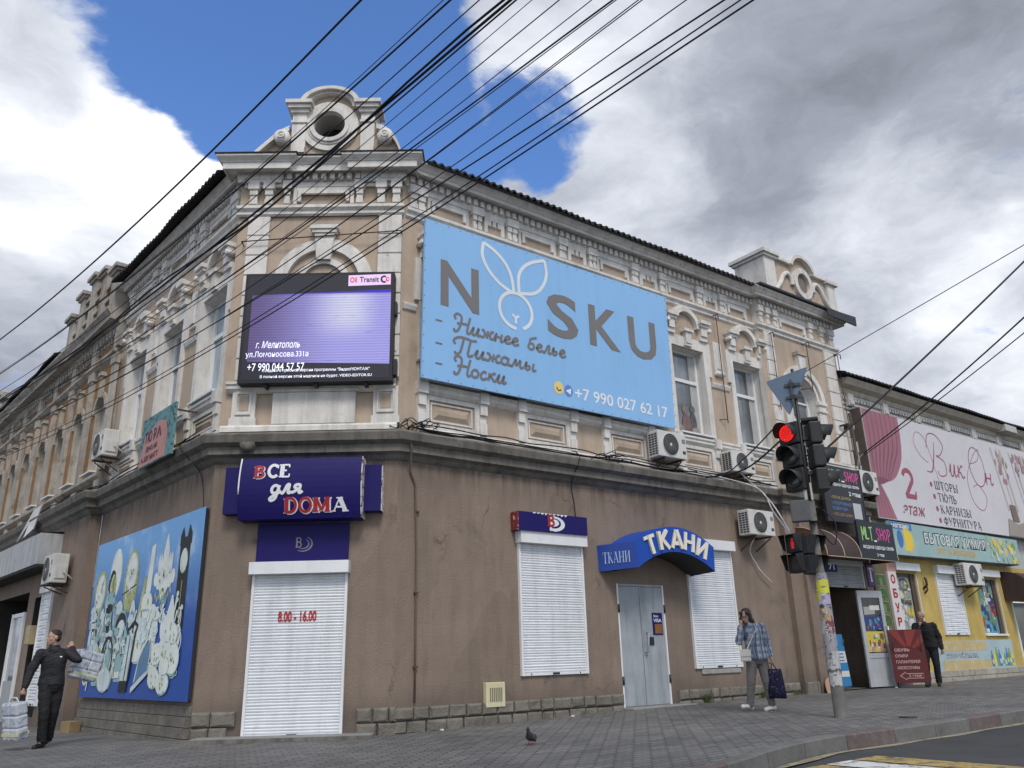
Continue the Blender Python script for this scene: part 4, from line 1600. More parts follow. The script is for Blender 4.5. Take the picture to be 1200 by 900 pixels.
md = sub('metal_door', bld, MR)
d = MB()
d.box(5.18, 6.48, .03, .07, .14, 2.48, grey_steel, None, .006)
d.box(5.80, 5.806, .026, .03, .16, 2.46, black_m)
d.build('leaf', md)
d = MB()
d.box(5.14, 5.18, .0, .1, .1, 2.52, white_metal)
d.box(6.48, 6.52, .0, .1, .1, 2.52, white_metal)
d.box(5.18, 6.48, .0, .1, 2.48, 2.52, grey_steel)
d.build('frame', md)
d = MB()
d.tube([(5.86, .03, 1.15), (5.86, -.05, 1.16), (5.93, -.06, 1.54), (5.93, .03, 1.55)], .016, grey_steel, 8)
d.box(6.02, 6.14, .012, .03, 1.30, 1.46, black_m)
d.box(5.84, 5.95, .016, .03, 1.10, 1.60, grey_steel)
d.build('handle', md)
d = MB()
for x, z in ((5.16, .55), (5.16, 1.95), (6.50, .55), (6.50, 1.95)):
    d.lathe([(0, 0), (.022, 0), (.022, .16), (0, .16)], black_m, Matrix.Translation((x, -.012, z)), 10)
d.build('hinge', md)
d = MB()
d.box(6.14, 6.44, .022, .03, 1.50, 1.95, navy)
text_into(d, 'Ваш', 6.18, 6.32, 1.86, 1.91, .021, txt_white, .01, .002)
text_into(d, 'VISA', 6.17, 6.41, 1.76, 1.83, .021, txt_white, .02, .002)
d.prism([(6.20, 1.53), (6.42, 1.53), (6.42, 1.72), (6.20, 1.72)], .019, .021, mat('brown print', (.24, .10, .03), .6, .2, 30))
d.build('notice', md)
ds = MB()
ds.box(5.05, 6.9, -.35, .02, -.05, .135, mat('worn step slab', (.25, .25, .25)), None, .012)
ds.build('door_step', bld, MR)
bx = MB()
bx.box(1.77, 2.18, -.10, 0, .31, .72, mat('cream painted hatch', (.60, .55, .36), .5, .08, 4, streak=.2), None, .01)
for k in range(7):
    bx.box(1.85 + k * .04, 1.87 + k * .04, -.106, -.10, .40, .63, concrete)
bx.build('hatch', bld, MR)
# cracks and service cable down the corner
cb_ = MB()
cb_.tube([(.10, -.25, 4.98), (.14, -.24, 4.7), (.22, -.05, 4.35), (.34, -.03, 4.1), (.38, -.03, 3.0), (.385, -.03, 1.6), (.38, -.03, .46)], .018, mat('painted pipe', (.13, .10, .085), .8, .1, 5), 8)
for z in (3.6, 2.2, 1.0):
    cb_.box(.35, .42, -.055, 0, z, z + .03, rust)
tag(cb_.build('cable_conduit', None, FR), 'thin brown conduit running down the wall right of the chamfered corner', 'conduit')


# ------------------------------------------------------------------ signs on the chamfer
sg = thing('box_sign', 'navy box sign with red and white household shop lettering over the corner shutter', 'sign', at(FM, 1.63, 3.45))
g = MB()
n = 14
ang = [radians(-62 + 124 * k / n) for k in range(n + 1)]
cz, hh, R_ = .55, .52, .60


def curve_y(z):
    # face bulges slightly at mid-height
    return -.36 - .09 * (1 - ((z - cz) / hh) ** 2)


zz = [.0 + 1.05 * k / 10 for k in range(11)]
vs = []
for z in zz:
    vs += [(-1.05, curve_y(z), z), (1.05, curve_y(z), z)]
g.add(vs, [(2 * k, 2 * k + 1, 2 * k + 3, 2 * k + 2) for k in range(10)], navy)
g.add([(-1.05, curve_y(0), 0), (1.05, curve_y(0), 0), (1.05, 0, 0), (-1.05, 0, 0)], [(0, 1, 2, 3)], navy2)
g.add([(-1.05, curve_y(1.05), 1.05), (1.05, curve_y(1.05), 1.05), (1.05, 0, 1.05), (-1.05, 0, 1.05)], [(0, 1, 2, 3)], navy2)
for x in (-1.05, 1.05):
    side = [(x, curve_y(z), z) for z in zz] + [(x, 0, 1.05), (x, 0, 0)]
    g.add(side, [tuple(range(len(side)))], mat('peeling white edge paint', (.62, .60, .57), .7, .1, 5, stain=((.10, .025, .02), .53, .58, 9)))
g.build('panel', sg)
g = MB()
g.tube([(-1.045, curve_y(z) - .006, z) for z in zz[4:]], .014, txt_white, 6)
g.tube([(1.04, curve_y(z) - .006, z) for z in zz], .012, mat('peeling white edge paint', (.62, .6, .57)), 6)
g.build('edge_strip', sg)
for xa, xb in ((-1.36, -1.05), (1.05, 1.36)):
    g = MB()
    g.box(xa, xb, -.22, 0, .13, .94, navy2)
    if xb > 1.2:
        g.box(1.352, 1.364, -.222, 0, .13, .94, mat('peeling white edge paint', (.62, .6, .57)))
    g.build('side_panel', sg)
lw = flat('white letter sheet', (.72, .72, .75))
lr = mat('faded red letter sheet', (.36, .022, .03), .55, .2, 12)


def slab_text(mb, txt, x0, x1, z0, z1, yf, mt, heavy):
    serif_into(mb, txt, x0, x1, z0, z1, yf, mt, heavy)


def bend(mb, yoff):
    mb.v = [(x, curve_y(z) - yoff + y, z) for x, y, z in mb.v]


g = MB()
serif_into(g, 'В', -.80, -.60, .69, .90, .0, lw, 2.0)
serif_into(g, 'СЕ', -.57, -.19, .70, .93, -.004, lw, 1.9)
serif_into(g, 'DОМ', -.25, .52, .09, .33, .0, lw, 2.3)
serif_into(g, 'А', .55, .81, .10, .33, -.004, lw, 1.9)
script_into(g, 'для', -.50, .04, .42, .14, -.004, lw, .05)
bend(g, .008)
g.build('lettering', sg)
g = MB()
serif_into(g, 'В', -.81, -.61, .70, .91, .0, lr, 1.5)
serif_into(g, 'DОМ', -.26, .51, .10, .34, .0, lr, 1.6)
bend(g, .016)
o = g.build('lettering', sg)
o['label'] = 'red letters with white edges'


def bd_logo(mb, cx, cz, k, y, m1, m2, M=None):
    """Letter B with two crescent sweeps to its right."""
    serif_into(mb, 'В', cx - .62 * k, cx - .02 * k, cz - .35 * k, cz + .55 * k, y - .004, m1, 1.1, M)
    for r, wd in ((.56, .10), (.85, .13)):
        P = _arc(cx + .02 * k, cz - .02 * k, r * k, r * .78 * k, 62, -120, 16)
        ribbon(mb, P, wd * k * 1.25, y - .002, m2, M, wd * k * .35)


g = MB()
g.box(.85, 2.42, -.05, 0, 2.77, 3.42, navy)
sgp = thing('emblem_sign', 'flat navy panel with grey crescent letter emblem, between box sign and corner shutter', 'sign', at(FM, 1.63, 2.77))
g.v = [(x - 1.63, y, z - 2.77) for x, y, z in g.v]
g.build('panel', sgp)
g = MB()
gg = flat('grey emblem sheet', (.20, .185, .22))
bd_logo(g, .0, .30, .19, -.052, gg, gg)
g.build('emblem', sgp)

# sign above the first shutter on the right front
sgb = thing('shop_sign', 'navy sign with peeling top and red and white emblem above a roller shutter', 'sign', at(FR, 3.35, 3.42))
g = MB()
g.box(-.88, .88, -.22, 0, 0, .36, navy2)
g.box(-.885, -.86, -.224, 0, .0, .36, mat('peeling red edge', (.22, .03, .03), .7, .2, 8, stain=((.5, .48, .47), .55, .6, 9)))
g.build('panel', sgb)
g = MB()
g.sheet([(.0, .03)] + _arc(.0, .17, .29, .15, -90, 90, 14) + [(-.10, .32), (-.10, .03)], -.2215, lw)
g.sheet([(-.04, .08)] + _arc(.02, .18, .17, .10, -90, 90, 12) + [(-.04, .28)], -.2222, navy2)
g.sheet([(.0, .10)] + _arc(.02, .19, .12, .07, -90, 90, 12) + [(.0, .26)], -.2226, lw)
g.box(-.13, .02, -.2235, -.222, .12, .33, lw)
serif_into(g, 'В', -.15, .03, .12, .33, -.226, lr, 1.8)
rnd = random.Random(4)
for k in range(9):
    x = -.52 + k * .10
    g.sheet([(x, .362), (x + .09, .362), (x + .07, .335 + .02 * rnd.random()), (x + .03, .345 - .03 * rnd.random())], -.2225, txt_white)
g.build('emblem', sgb)

# LED screen
scn = thing('led_screen', 'black-framed LED video screen glowing violet on the chamfered corner', 'screen', at(FM, 1.755, 5.90))


def screen_mat():
    mt = bpy.data.materials.new('lit screen picture')
    mt.use_nodes = True
    N = NT(mt.node_tree)
    out = N.new('ShaderNodeOutputMaterial')
    e = N.new('ShaderNodeEmission')
    N.t.links.new(e.outputs[0], out.inputs[0])
    co = N.new('ShaderNodeTexCoord').outputs['Object']
    sx = N.new('ShaderNodeSeparateXYZ')
    N.put(sx, 0, co)
    x, z = sx.outputs[0], sx.outputs[2]
    t = N.ramp(x, -1.3, .5)
    c = N.mix(t, (.17, .135, .31, 1), (.44, .42, .92, 1))
    spot = N.math('MULTIPLY', N.ramp(x, -.3, .55), N.ramp(x, 1.2, .6))
    spot = N.math('MULTIPLY', spot, N.ramp(z, .7, 1.3))
    c = N.mix(N.math('MULTIPLY', spot, .8), c, (.78, .80, .98, 1))
    c = N.mix(N.ramp(z, 1.70, 1.76), c, (.10, .075, .62, 1))
    st = N.math('SINE', N.math('MULTIPLY', z, 2 * pi / .052))
    c = N.mix(1.0, c, N.ramp(st, -1, 1, .84, 1.06), 'MULTIPLY')
    nz = N.noise(N.mapping(co, (2.2, 1, 9)), 1.6, 5, .6)
    c = N.mix(N.ramp(nz, .60, .74, 0, .35), c, (.12, .10, .34, 1))
    N.put(e, 'Color', c)
    N.put(e, 'Strength', .68)
    return mt


g = MB()
g.box(-1.385, 1.385, -.36, -.06, .0, 2.17, mat('dark screen cabinet', (.022, .022, .028), .6, .1, 4))
g.build('cabinet', scn)
g = MB()
dk = mat('unlit screen face', (.030, .030, .042), .5, .08, 5)
g.quad((-1.33, -.364, .05), (1.33, -.364, .05), (1.33, -.364, 2.12), (-1.33, -.364, 2.12), dk)
g.build('screen_face', scn)
g = MB()
g.quad((-1.24, -.368, .40), (1.33, -.368, .32), (1.33, -.368, 1.80), (-1.24, -.368, 1.72), screen_mat())
g.build('picture', scn)
lit = mat('lit white letters', (.78, .80, .92), .5, 0, emit=.55)
g = MB()
text_into(g, 'г. Мелитополь', -1.10, -.30, .66, .80, -.372, lit, .004, .002, shear=.25)
text_into(g, 'ул.Ломоносова.331а', -1.27, -.14, .46, .60, -.372, lit, .004, .002)
text_into(g, '+7 990 044 57 57', -1.22, -.20, .22, .37, -.372, lit, .004, .002)
text_into(g, 'Создано в пробной версии программы "ВидеоМОНТАЖ"', -.95, .98, .185, .26, -.374, lit, .006, .002)
text_into(g, 'В полной версии этой надписи не будет. VIDEO-EDITOR.SU', -.98, 1.02, .07, .14, -.374, lit, .006, .002)
g.build('lettering', scn)
g = MB()
g.quad((.53, -.370, 1.88), (1.32, -.370, 1.90), (1.32, -.370, 2.12), (.53, -.370, 2.10), mat('lit pink patch', (.55, .40, .60), .5, 0, emit=.6))
red_l = mat('lit red letters', (.5, .03, .04), .5, 0, emit=.45)
text_into(g, 'Oil', .56, .69, 1.95, 2.06, -.374, red_l, .02, .002)
text_into(g, 'Transit', .74, 1.10, 1.955, 2.065, -.374, mat('dark screen letters', (.03, .02, .05), .5, 0), .02, .002)
ribbon(g, _arc(1.20, 2.01, .055, .06, 60, 300, 14), .035, -.375, MATS['dark screen letters'])
g.disc(1.26, 2.01, .035, .045, -.376, red_l, 12)
g.disc(1.265, 2.01, .018, .025, -.377, MATS['lit pink patch'], 10)
g.build('logo', scn)
g = MB()
for x in (-.9, .0, .9):
    g.box(x - .03, x + .03, -.30, .02, -.05, .0, black_m)
g.box(1.385, 1.45, -.25, -.1, .15, .45, black_m)
g.box(1.385, 1.43, -.25, -.1, 1.35, 1.6, black_m)
g.build('bracket', scn)
ib = MB()
ib.tube([(.15, -.16, 8.87), (3.22, -.16, 9.06)], .012, rust, 6)
ib.tube([(.15, -.16, 8.87), (.15, .0, 8.86)], .012, rust, 6)
ib.tube([(3.22, -.16, 9.06), (3.22, .0, 9.06)], .012, rust, 6)
tag(ib.build('iron_bar', None, FM), 'thin iron bar fixed across the chamfer above the LED screen', 'bar')

# ------------------------------------------------------------------ the sky blue billboard
bb = thing('billboard', 'large sky blue billboard with grey letters and white hare outline', 'billboard', at(FR, 3.66, 6.04))
BX, BZ = 3.66, 6.04
g = MB()
g.prism([(.27 - BX, 0), (7.04 - BX, 0), (7.13 - BX, 3.36), (.33 - BX, 3.34)], -.32, -.27, sky_blue)
g.build('panel', bb)
g = MB()
fm = mat('galvanised frame tube', (.25, .26, .27), .5, .1, 6)
for x in (-3.3, -1.9, -.5, .9, 2.3, 3.3):
    g.box(x - .02, x + .02, -.27, -.23, .03, 3.28, fm)
    for z in (.4, 2.9):
        g.box(x - .02, x + .02, -.23, .0, z, z + .04, fm)
for z in (.03, 1.6, 3.24):
    g.box(-3.35, 3.35, -.232, -.20, z, z + .04, fm)
g.build('support_frame', bb)
g = MB()
for k in range(25):
    for z in (.035, 3.30):
        x = -3.36 + (6.78 if z > 1 else 6.70) * k / 24
        g.disc(x, z, .016, .016, -.3225, fm, 10)
for k in range(13):
    for x in (-3.355, 3.40):
        g.disc(x + (.03 * k / 12), .05 + 3.22 * k / 12, .016, .016, -.3226, fm, 10)
g.build('eyelets', bb)
g = MB()
yb = -.322
hgt = (7.60 - BZ, 8.58 - BZ)
text_into(g, 'N', .68 - BX, 1.58 - BX, hgt[0], hgt[1], yb, txt_grey, .022, .004)
text_into(g, 'S', 3.33 - BX, 4.20 - BX, hgt[0] - .03, hgt[1] + .01, yb, txt_grey, .022, .004)
text_into(g, 'K', 4.53 - BX, 5.45 - BX, hgt[0], hgt[1], yb, txt_grey, .022, .004)
text_into(g, 'U', 5.74 - BX, 6.64 - BX, hgt[0] - .02, hgt[1], yb, txt_grey, .022, .004)
g.build('lettering', bb)
g = MB()
wl = flat('white emblem line', (.72, .76, .80))
P = lambda L: smooth_line([(x - BX, z - BZ) for x, z in L], 8)
ribbon(g, P([(1.71, 9.26), (1.68, 8.95), (1.84, 8.65), (2.12, 8.42), (2.46, 8.29)]), .075, yb - .003, wl)
ribbon(g, P([(1.71, 9.26), (2.0, 9.14), (2.26, 8.93), (2.41, 8.65), (2.46, 8.29)]), .075, yb - .0034, wl)
ribbon(g, P([(3.32, 9.30), (3.36, 8.98), (3.24, 8.66), (3.0, 8.43), (2.6, 8.33)]), .075, yb - .0038, wl)
ribbon(g, P([(3.32, 9.30), (2.98, 9.16), (2.74, 8.98), (2.60, 8.72), (2.6, 8.33)]), .075, yb - .0042, wl)
ribbon(g, [(2.50 - BX + .42 * cos(a), 7.91 - BZ + .40 * sin(a)) for a in [radians(-78 + (336) * k / 36) + radians(12) for k in range(37)]], .075, yb - .0046, wl)
for a in (90, 215, 325):
    ribbon(g, [(2.49 - BX, 7.74 - BZ), (2.49 - BX + .10 * cos(radians(a + 180)), 7.74 - BZ + .12 * sin(radians(a + 180)))], .06, yb - .005 - a * 1e-6, wl)
g.build('emblem', bb)
g = MB()
for k, (txt, x1, zb_, zt) in enumerate((('Нижнее', 2.55, 7.13, .165), ('Пижамы', 2.97, 6.66, .165), ('Носки', 2.20, 6.25, .165))):
    script_into(g, txt, .98 - BX, x1 - BX, zb_ - BZ, zt, yb - .003, txt_grey, .052)
    ribbon(g, [(.57 - BX, zb_ + .13 - BZ), (.72 - BX, zb_ + .13 - BZ)], .035, yb - .003, txt_grey)
script_into(g, 'белье', 2.76 - BX, 3.80 - BX, 7.13 - BZ, .165, yb - .003, txt_grey, .052)
g.build('script_lettering', bb)
g = MB()
text_into(g, '+7 990 027 62 17', 4.00 - BX, 6.82 - BX, 6.25 - BZ, 6.52 - BZ, yb, flat('bright white print', (.80, .82, .84)), .012, .004)
g.disc(3.56 - BX, 6.42 - BZ, .13, .14, yb - .003, flat('yellow icon', (.80, .62, .22)), 20)
ribbon(g, _arc(3.57 - BX, 6.43 - BZ, .06, .07, 180, 330, 10), .03, yb - .005, flat('dark icon line', (.13, .08, .07)))
g.disc(3.83 - BX, 6.40 - BZ, .115, .13, yb - .003, flat('blue icon', (.12, .24, .62)), 20)
g.sheet([(3.75 - BX, 6.39 - BZ), (3.90 - BX, 6.46 - BZ), (3.88 - BX, 6.32 - BZ)], yb - .005, MATS['bright white print'])
g.build('phone_lettering', bb)

# ------------------------------------------------------------------ blue arched canopy over the steel door
cn = thing('door_canopy', 'royal blue arched canopy with cream fabric shop letters over the grey steel door', 'canopy', at(FR, 6.18, 2.74))
cw, co_ = 1.18, .80
n = 20
arcp = []
for k in range(n + 1):
    t = -1 + 2 * k / n
    arcp.append((cw * t, .55 + .36 * (1 - t * t)))
inn = []
for k in range(n + 1):
    t = -1 + 2 * k / n
    inn.append((cw * .97 * t, .03 + .36 * (1 - t * t)))
g = MB()
for a, b, c, d in zip(inn, inn[1:], arcp, arcp[1:]):
    g.add([(a[0], -co_, a[1]), (b[0], -co_, b[1]), (d[0], -co_, d[1]), (c[0], -co_, c[1])], [(0, 1, 2, 3)], royal)
    g.add([(c[0], -co_, c[1]), (d[0], -co_, d[1]), (d[0], 0, d[1]), (c[0], 0, c[1])], [(0, 1, 2, 3)], royal)
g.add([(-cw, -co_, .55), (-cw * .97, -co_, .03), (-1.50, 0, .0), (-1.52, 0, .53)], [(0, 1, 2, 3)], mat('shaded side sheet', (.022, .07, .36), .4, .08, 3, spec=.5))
g.add([(cw, -co_, .55), (cw * .97, -co_, .03), (cw + .05, 0, .0), (cw + .05, 0, .53)], [(0, 1, 2, 3)], royal)
g.add([(-cw, -co_, .55), (-1.52, 0, .53), (-cw, 0, .56)], [(0, 1, 2)], royal)
g.build('shell', cn)
g = MB()
sof = mat('dark canopy underside', (.045, .045, .042), .9, .1, 4)  # underside sheet, darker than the blue shell
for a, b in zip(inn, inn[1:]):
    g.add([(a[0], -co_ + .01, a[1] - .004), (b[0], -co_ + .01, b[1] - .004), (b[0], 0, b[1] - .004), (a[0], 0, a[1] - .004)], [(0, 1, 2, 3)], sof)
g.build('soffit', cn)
g = MB()
for k, ch in enumerate('ТКАНИ'):
    t = -.66 + .33 * k
    x = cw * t
    zc = .29 + .36 * (1 - t * t)
    sl = -atan2(2 * .36 * t / cw, 1)
    M_ = Matrix.Translation((x, -co_ - .03, zc)) @ Matrix.Rotation(sl * -.85, 4, 'Y')
    wd = .16
    Ls = {'Т': [[(0, .92), (1, .92)], [(.5, 1), (.5, 0)]], 'К': [[(.12, 0), (.12, 1)], [(.2, .45), (.88, 1.0)], [(.38, .56), (.92, 0)]], 'А': [[(.06, 0), (.5, 1)], [(.5, 1), (.94, 0)], [(.22, .28), (.78, .28)]],
          'Н': [[(.12, 0), (.12, 1)], [(.88, 0), (.88, 1)], [(.12, .5), (.88, .5)]], 'И': [[(.12, 0), (.12, 1)], [(.88, 0), (.88, 1)], [(.12, .08), (.88, .92)]]}[ch]
    for q, stp in enumerate(Ls):
        wq = .085 if abs(stp[0][0] - stp[1][0]) < .6 else .07
        for yy in (.0, .024):
            ribbon(g, [(-wd + a * 2 * wd, -.19 + b * .38) for a, b in stp], wq, yy - .0015 * q, cream, M_)
o = g.build('lettering', cn)
sm = o.modifiers.new('thick', 'SOLIDIFY')
sm.thickness = .02
g = MB()
# letters on the slanted left side
p0, p1 = Vector((-1.51, 0, .0)), Vector((-cw * .985, -co_, .03))
ex = (p1 - p0)
L_ = Vector((ex.x, ex.y, 0)).length
ex = Vector((ex.x, ex.y, 0)).normalized()
M_ = Matrix((ex, Vector((0, 0, 1)).cross(ex), Vector((0, 0, 1)))).transposed().to_4x4()
M_.translation = p0
serif_into(g, 'ТКАНИ', .12, .72, .15, .37, -.012, flat('pale blue lettering', (.45, .56, .74)), .9, M_)
o = g.build('lettering', cn)
o['label'] = 'pale serif letters on the slanted left side'


# ------------------------------------------------------------------ air conditioners
def ac_unit(F, x, z, out, label, rot=0.0, w_=.92, h_=.60, d_=.34, side_panel=False, fan=True):
    root = thing('air_conditioner', label, 'air conditioner', at(F, x, z, out) @ Matrix.Rotation(rot, 4, 'Z'), 'outdoor air conditioner units')
    case = mat('off-white unit casing', (.62, .61, .58), .5, .06, 5, streak=.15, spec=.4)
    b = MB()
    b.box(-w_ / 2, w_ / 2, -d_, 0, 0, h_, case, None, .02)
    b.build('casing', root)
    b = MB()
    cx, cz, r = -w_ * .08, h_ * .5, h_ * .41
    b.lathe([(0, 0), (r, 0), (r, .012), (0, .012)], mat('dark fan recess', (.035, .036, .038), .8, .1, 8), Matrix.Translation((cx, -d_ + .004, cz)) @ Matrix.Rotation(pi / 2, 4, 'X'), 28)
    b.build('fan_recess', root)
    b = MB()
    gm = mat('fan guard plastic', (.20, .21, .21), .5, .1, 6)
    for k in range(5):
        rr = r * (.3 + .175 * k)
        b.ring(cx, cz, rr - .004, rr + .004, -d_ - .016, -d_ - .009, gm, seg=24)
    for k in range(18):
        a = 2 * pi * k / 18
        b.tube([(cx + r * .12 * cos(a), -d_ - .012, cz + r * .12 * sin(a)), (cx + r * cos(a + .25), -d_ - .012, cz + r * sin(a + .25))], .0032, gm, 4)
    b.disc(cx, cz, r * .15, r * .15, -d_ - .018, case, 16)
    b.ring(cx, cz, r, r + .018, -d_ - .012, -d_ + .004, case, seg=28)
    b.build('fan_guard', root)
    b = MB()
    lm = mat('dark louvre gap', (.06, .06, .06), .8, .1, 5)
    for k in range(9):
        for c in range(3):
            z0 = .05 + k * (h_ - .1) / 9
            b.box(-w_ / 2 - .004, -w_ / 2, -d_ + .04 + c * .09, -d_ + .11 + c * .09, z0, z0 + .038, lm)
    b.build('side_louvre', root)
    b = MB()
    b.box(w_ / 2 - .15, w_ / 2 - .05, -d_ - .005, -d_, h_ * .62, h_ * .78, gm)
    b.box(w_ / 2 - .15, w_ / 2 - .05, -d_ - .004, -d_, h_ * .2, h_ * .32, lm)
    b.box(w_ / 2, w_ / 2 + .03, -d_ + .06, -.05, h_ * .15, h_ * .55, case)
    b.tube([(w_ / 2 + .03, -.1, h_ * .35), (w_ / 2 + .12, -.08, h_ * .32), (w_ / 2 + .10, .1, h_ * .1), (w_ / 2 + .02, .2, 0)], .016, mat('pipe lagging', (.4, .39, .36), .8, .1, 8), 8)
    b.build('service_cover', root)
    for xx in (-w_ * .3, w_ * .3):
        b = MB()
        b.box(xx - .02, xx + .02, -d_ - .02, out, -.04, -.005, rust)
        b.add([(xx - .012, -d_ * .9, -.04), (xx + .012, -d_ * .9, -.04), (xx + .012, out, -.30), (xx - .012, out, -.30), (xx - .012, -d_ * .9, -.065), (xx + .012, -d_ * .9, -.065), (xx + .012, out, -.33), (xx - .012, out, -.33)],
              [(0, 1, 2, 3), (4, 5, 6, 7), (0, 1, 5, 4), (1, 2, 6, 5), (3, 0, 4, 7), (2, 3, 7, 6)], rust)
        b.build('bracket', root)
    return root


ac_unit(FR, 6.72, 5.28, .14, 'air conditioner under the right end of the sky blue billboard')
ac_unit(FR, 9.20, 5.22, .14, 'air conditioner under the upper window beside the traffic light', w_=.86, h_=.52)
ac_unit(FR, 9.62, 3.74, .14, 'air conditioner on the brown wall right of the blue canopy', w_=.96)
ac_unit(FL, -5.85, 5.72, .10, 'air conditioner high on the left front beside the pink sign', w_=.80, h_=.62)
ac_unit(FL, -7.55, 3.03, .35, 'air conditioner at the end of the grey metal canopy on the left front', w_=.82, h_=.66)

# ------------------------------------------------------------------ signs on the left front
ps_ = thing('small_billboard', 'pink and teal shop sign with torn dark letters on the upper left front', 'sign', at(FL, -1.9, 4.86, .40))
g = MB()
g.box(-.86, .86, -.05, 0, 0, 1.0, mat('teal floral print', (.13, .28, .30), .7, .1, 3, stain=((.05, .09, .09), .52, .58, 9)))
g.build('panel', ps_)
g = MB()
g.sheet([(-.84, .02), (.55, .02), (.6, .5), (.45, .74), (.1, .80), (-.3, .72), (-.62, .66), (-.74, .3)], -.054, mat('faded pink print', (.50, .25, .23), .7, .12, 3))
g.build('print', ps_)
g = MB()
dl = flat('torn dark letters', (.045, .03, .07))
text_into(g, 'ТЮ Р', -.62, .0, .46, .70, -.056, dl, .03, .003)
text_into(g, 'А', .02, .28, .47, .68, -.056, dl, .03, .003)
text_into(g, 'ДНО.АЯ', -.5, .1, .26, .38, -.056, dl, .03, .003)
text_into(g, 'А..ШУ МАГТ', -.72, .2, .09, .20, -.056, dl, .03, .003)
g.build('lettering', ps_)
g = MB()
for z in (.15, .85):
    g.box(-.8, .84, .0, .03, z, z + .03, rust)
    for x in (-.7, .8):
        g.box(x, x + .03, .03, .38, z, z + .03, rust)
g.build('bracket', ps_)

# mural of household goods
mu = thing('picture_board', 'tall blue board printed with clocks, crockery and kitchenware on the left front', 'board', at(FL, -2.97, .58))


def mural_mat():
    mt = bpy.data.materials.new('blue printed ground')
    mt.use_nodes = True
    N = NT(mt.node_tree)
    out = N.new('ShaderNodeOutputMaterial')
    p = N.new('ShaderNodeBsdfPrincipled')
    N.t.links.new(p.outputs[0], out.inputs[0])
    co = N.new('ShaderNodeTexCoord').outputs['Object']
    sx = N.new('ShaderNodeSeparateXYZ')
    N.put(sx, 0, co)
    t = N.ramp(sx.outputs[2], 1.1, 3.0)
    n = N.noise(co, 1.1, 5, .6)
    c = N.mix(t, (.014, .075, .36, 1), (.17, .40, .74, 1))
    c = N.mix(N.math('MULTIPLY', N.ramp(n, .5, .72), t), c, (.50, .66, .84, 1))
    N.put(p, 'Base Color', c)
    N.put(p, 'Roughness', .5)
    return mt


g = MB()
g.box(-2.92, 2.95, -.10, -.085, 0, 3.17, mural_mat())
g.box(-2.90, 2.93, -.085, -.02, .02, 3.15, black_m)
g.build('panel', mu)
g = MB()
mw = mat('pale print', (.64, .74, .74), .6, .22, 2.5, stain=((.20, .30, .28), .56, .68, 5))
mg = mat('mint print', (.33, .50, .50), .6, .2, 2.5, stain=((.08, .15, .15), .54, .64, 5))
my = mat('yellowish print', (.47, .49, .22), .6, .25, 3, stain=((.22, .28, .12), .52, .62, 7))
md_ = mat('dark print', (.025, .025, .022), .6, .3, 5)
mp = mat('white flower print', (.76, .80, .74), .6, .12, 3, stain=((.42, .46, .16), .62, .7, 4.0))
mb_ = mat('steel blue print', (.13, .24, .40), .6, .2, 4)
LY_ = [-.103]


def lay():
    LY_[0] -= .00005
    return LY_[0]


def el(cx, cz, rx, rz, mt):
    g.disc(cx, cz, rx, rz, lay(), mt, 24)
    if rx > .12:
        tone = {'pale print': mg, 'mint print': md_, 'yellowish print': greenp, 'white flower print': mg}.get(mt.name)
        if tone is not None:
            ribbon(g, _arc(cx, cz, rx * .93, rz * .93, -110, 70, 14), .022, lay(), tone)
            ribbon(g, _arc(cx, cz, rx * .72, rz * .74, 95, 230, 10), .035, lay(), mp)


def po(pts, mt):
    g.sheet(pts, lay(), mt)


def vase(cx, z0, z1, rs, mt, seg=8):
    n = len(rs)
    L = smooth_line([(r, z0 + (z1 - z0) * k / (n - 1)) for k, r in enumerate(rs)], 5)
    po([(cx + r, z) for r, z in L] + [(cx - r, z) for r, z in reversed(L)], mt)


# top row: round clocks, wall clock, chandelier and the tall clock
el(-2.35, 2.1, .38, .46, my); el(-2.35, 2.1, .30, .37, mp); ribbon(g, [(-2.35, 2.1), (-2.2, 2.35)], .03, lay(), md_)
el(-1.45, 2.42, .36, .52, mp); el(-1.62, 2.15, .24, .36, md_); el(-1.55, 2.12, .2, .3, my)
el(-.45, 2.2, .42, .62, my); el(-.45, 2.35, .30, .40, mp); ribbon(g, [(-.9, 1.95), (-.1, 2.1)], .03, lay(), md_)
po([(.1, 1.4), (.32, 2.2), (.45, 2.2), (.35, 1.4)], my); po([(.45, 1.9), (.55, 2.75), (.75, 2.8), (.72, 1.9)], mp)
for k in range(7):
    a = -1 + k / 3
    el(1.35 + .42 * a, 1.98 + .12 * a * a, .10, .13, mp)
    el(1.35 + .3 * a, 2.35, .05, .2, mp)
vase(1.35, 1.55, 2.9, [.05, .10, .18, .28, .16, .10, .14, .08, .02], mp)
for k in range(9):
    el(1.0 + .09 * k, 1.80 - .07 * sin(k * 1.3), .035, .06, my)
po([(2.0, 1.15), (2.46, 1.15), (2.46, 2.6), (2.0, 2.6)], md_); po([(1.97, 2.6), (2.5, 2.6), (2.5, 2.78), (2.36, 2.95), (2.28, 2.74), (2.18, 2.74), (2.08, 2.93), (1.97, 2.78)], md_)
el(2.23, 2.32, .17, .22, mp); ribbon(g, [(2.23, 1.98), (2.23, 1.5)], .025, lay(), my); el(2.23, 1.42, .06, .08, my)
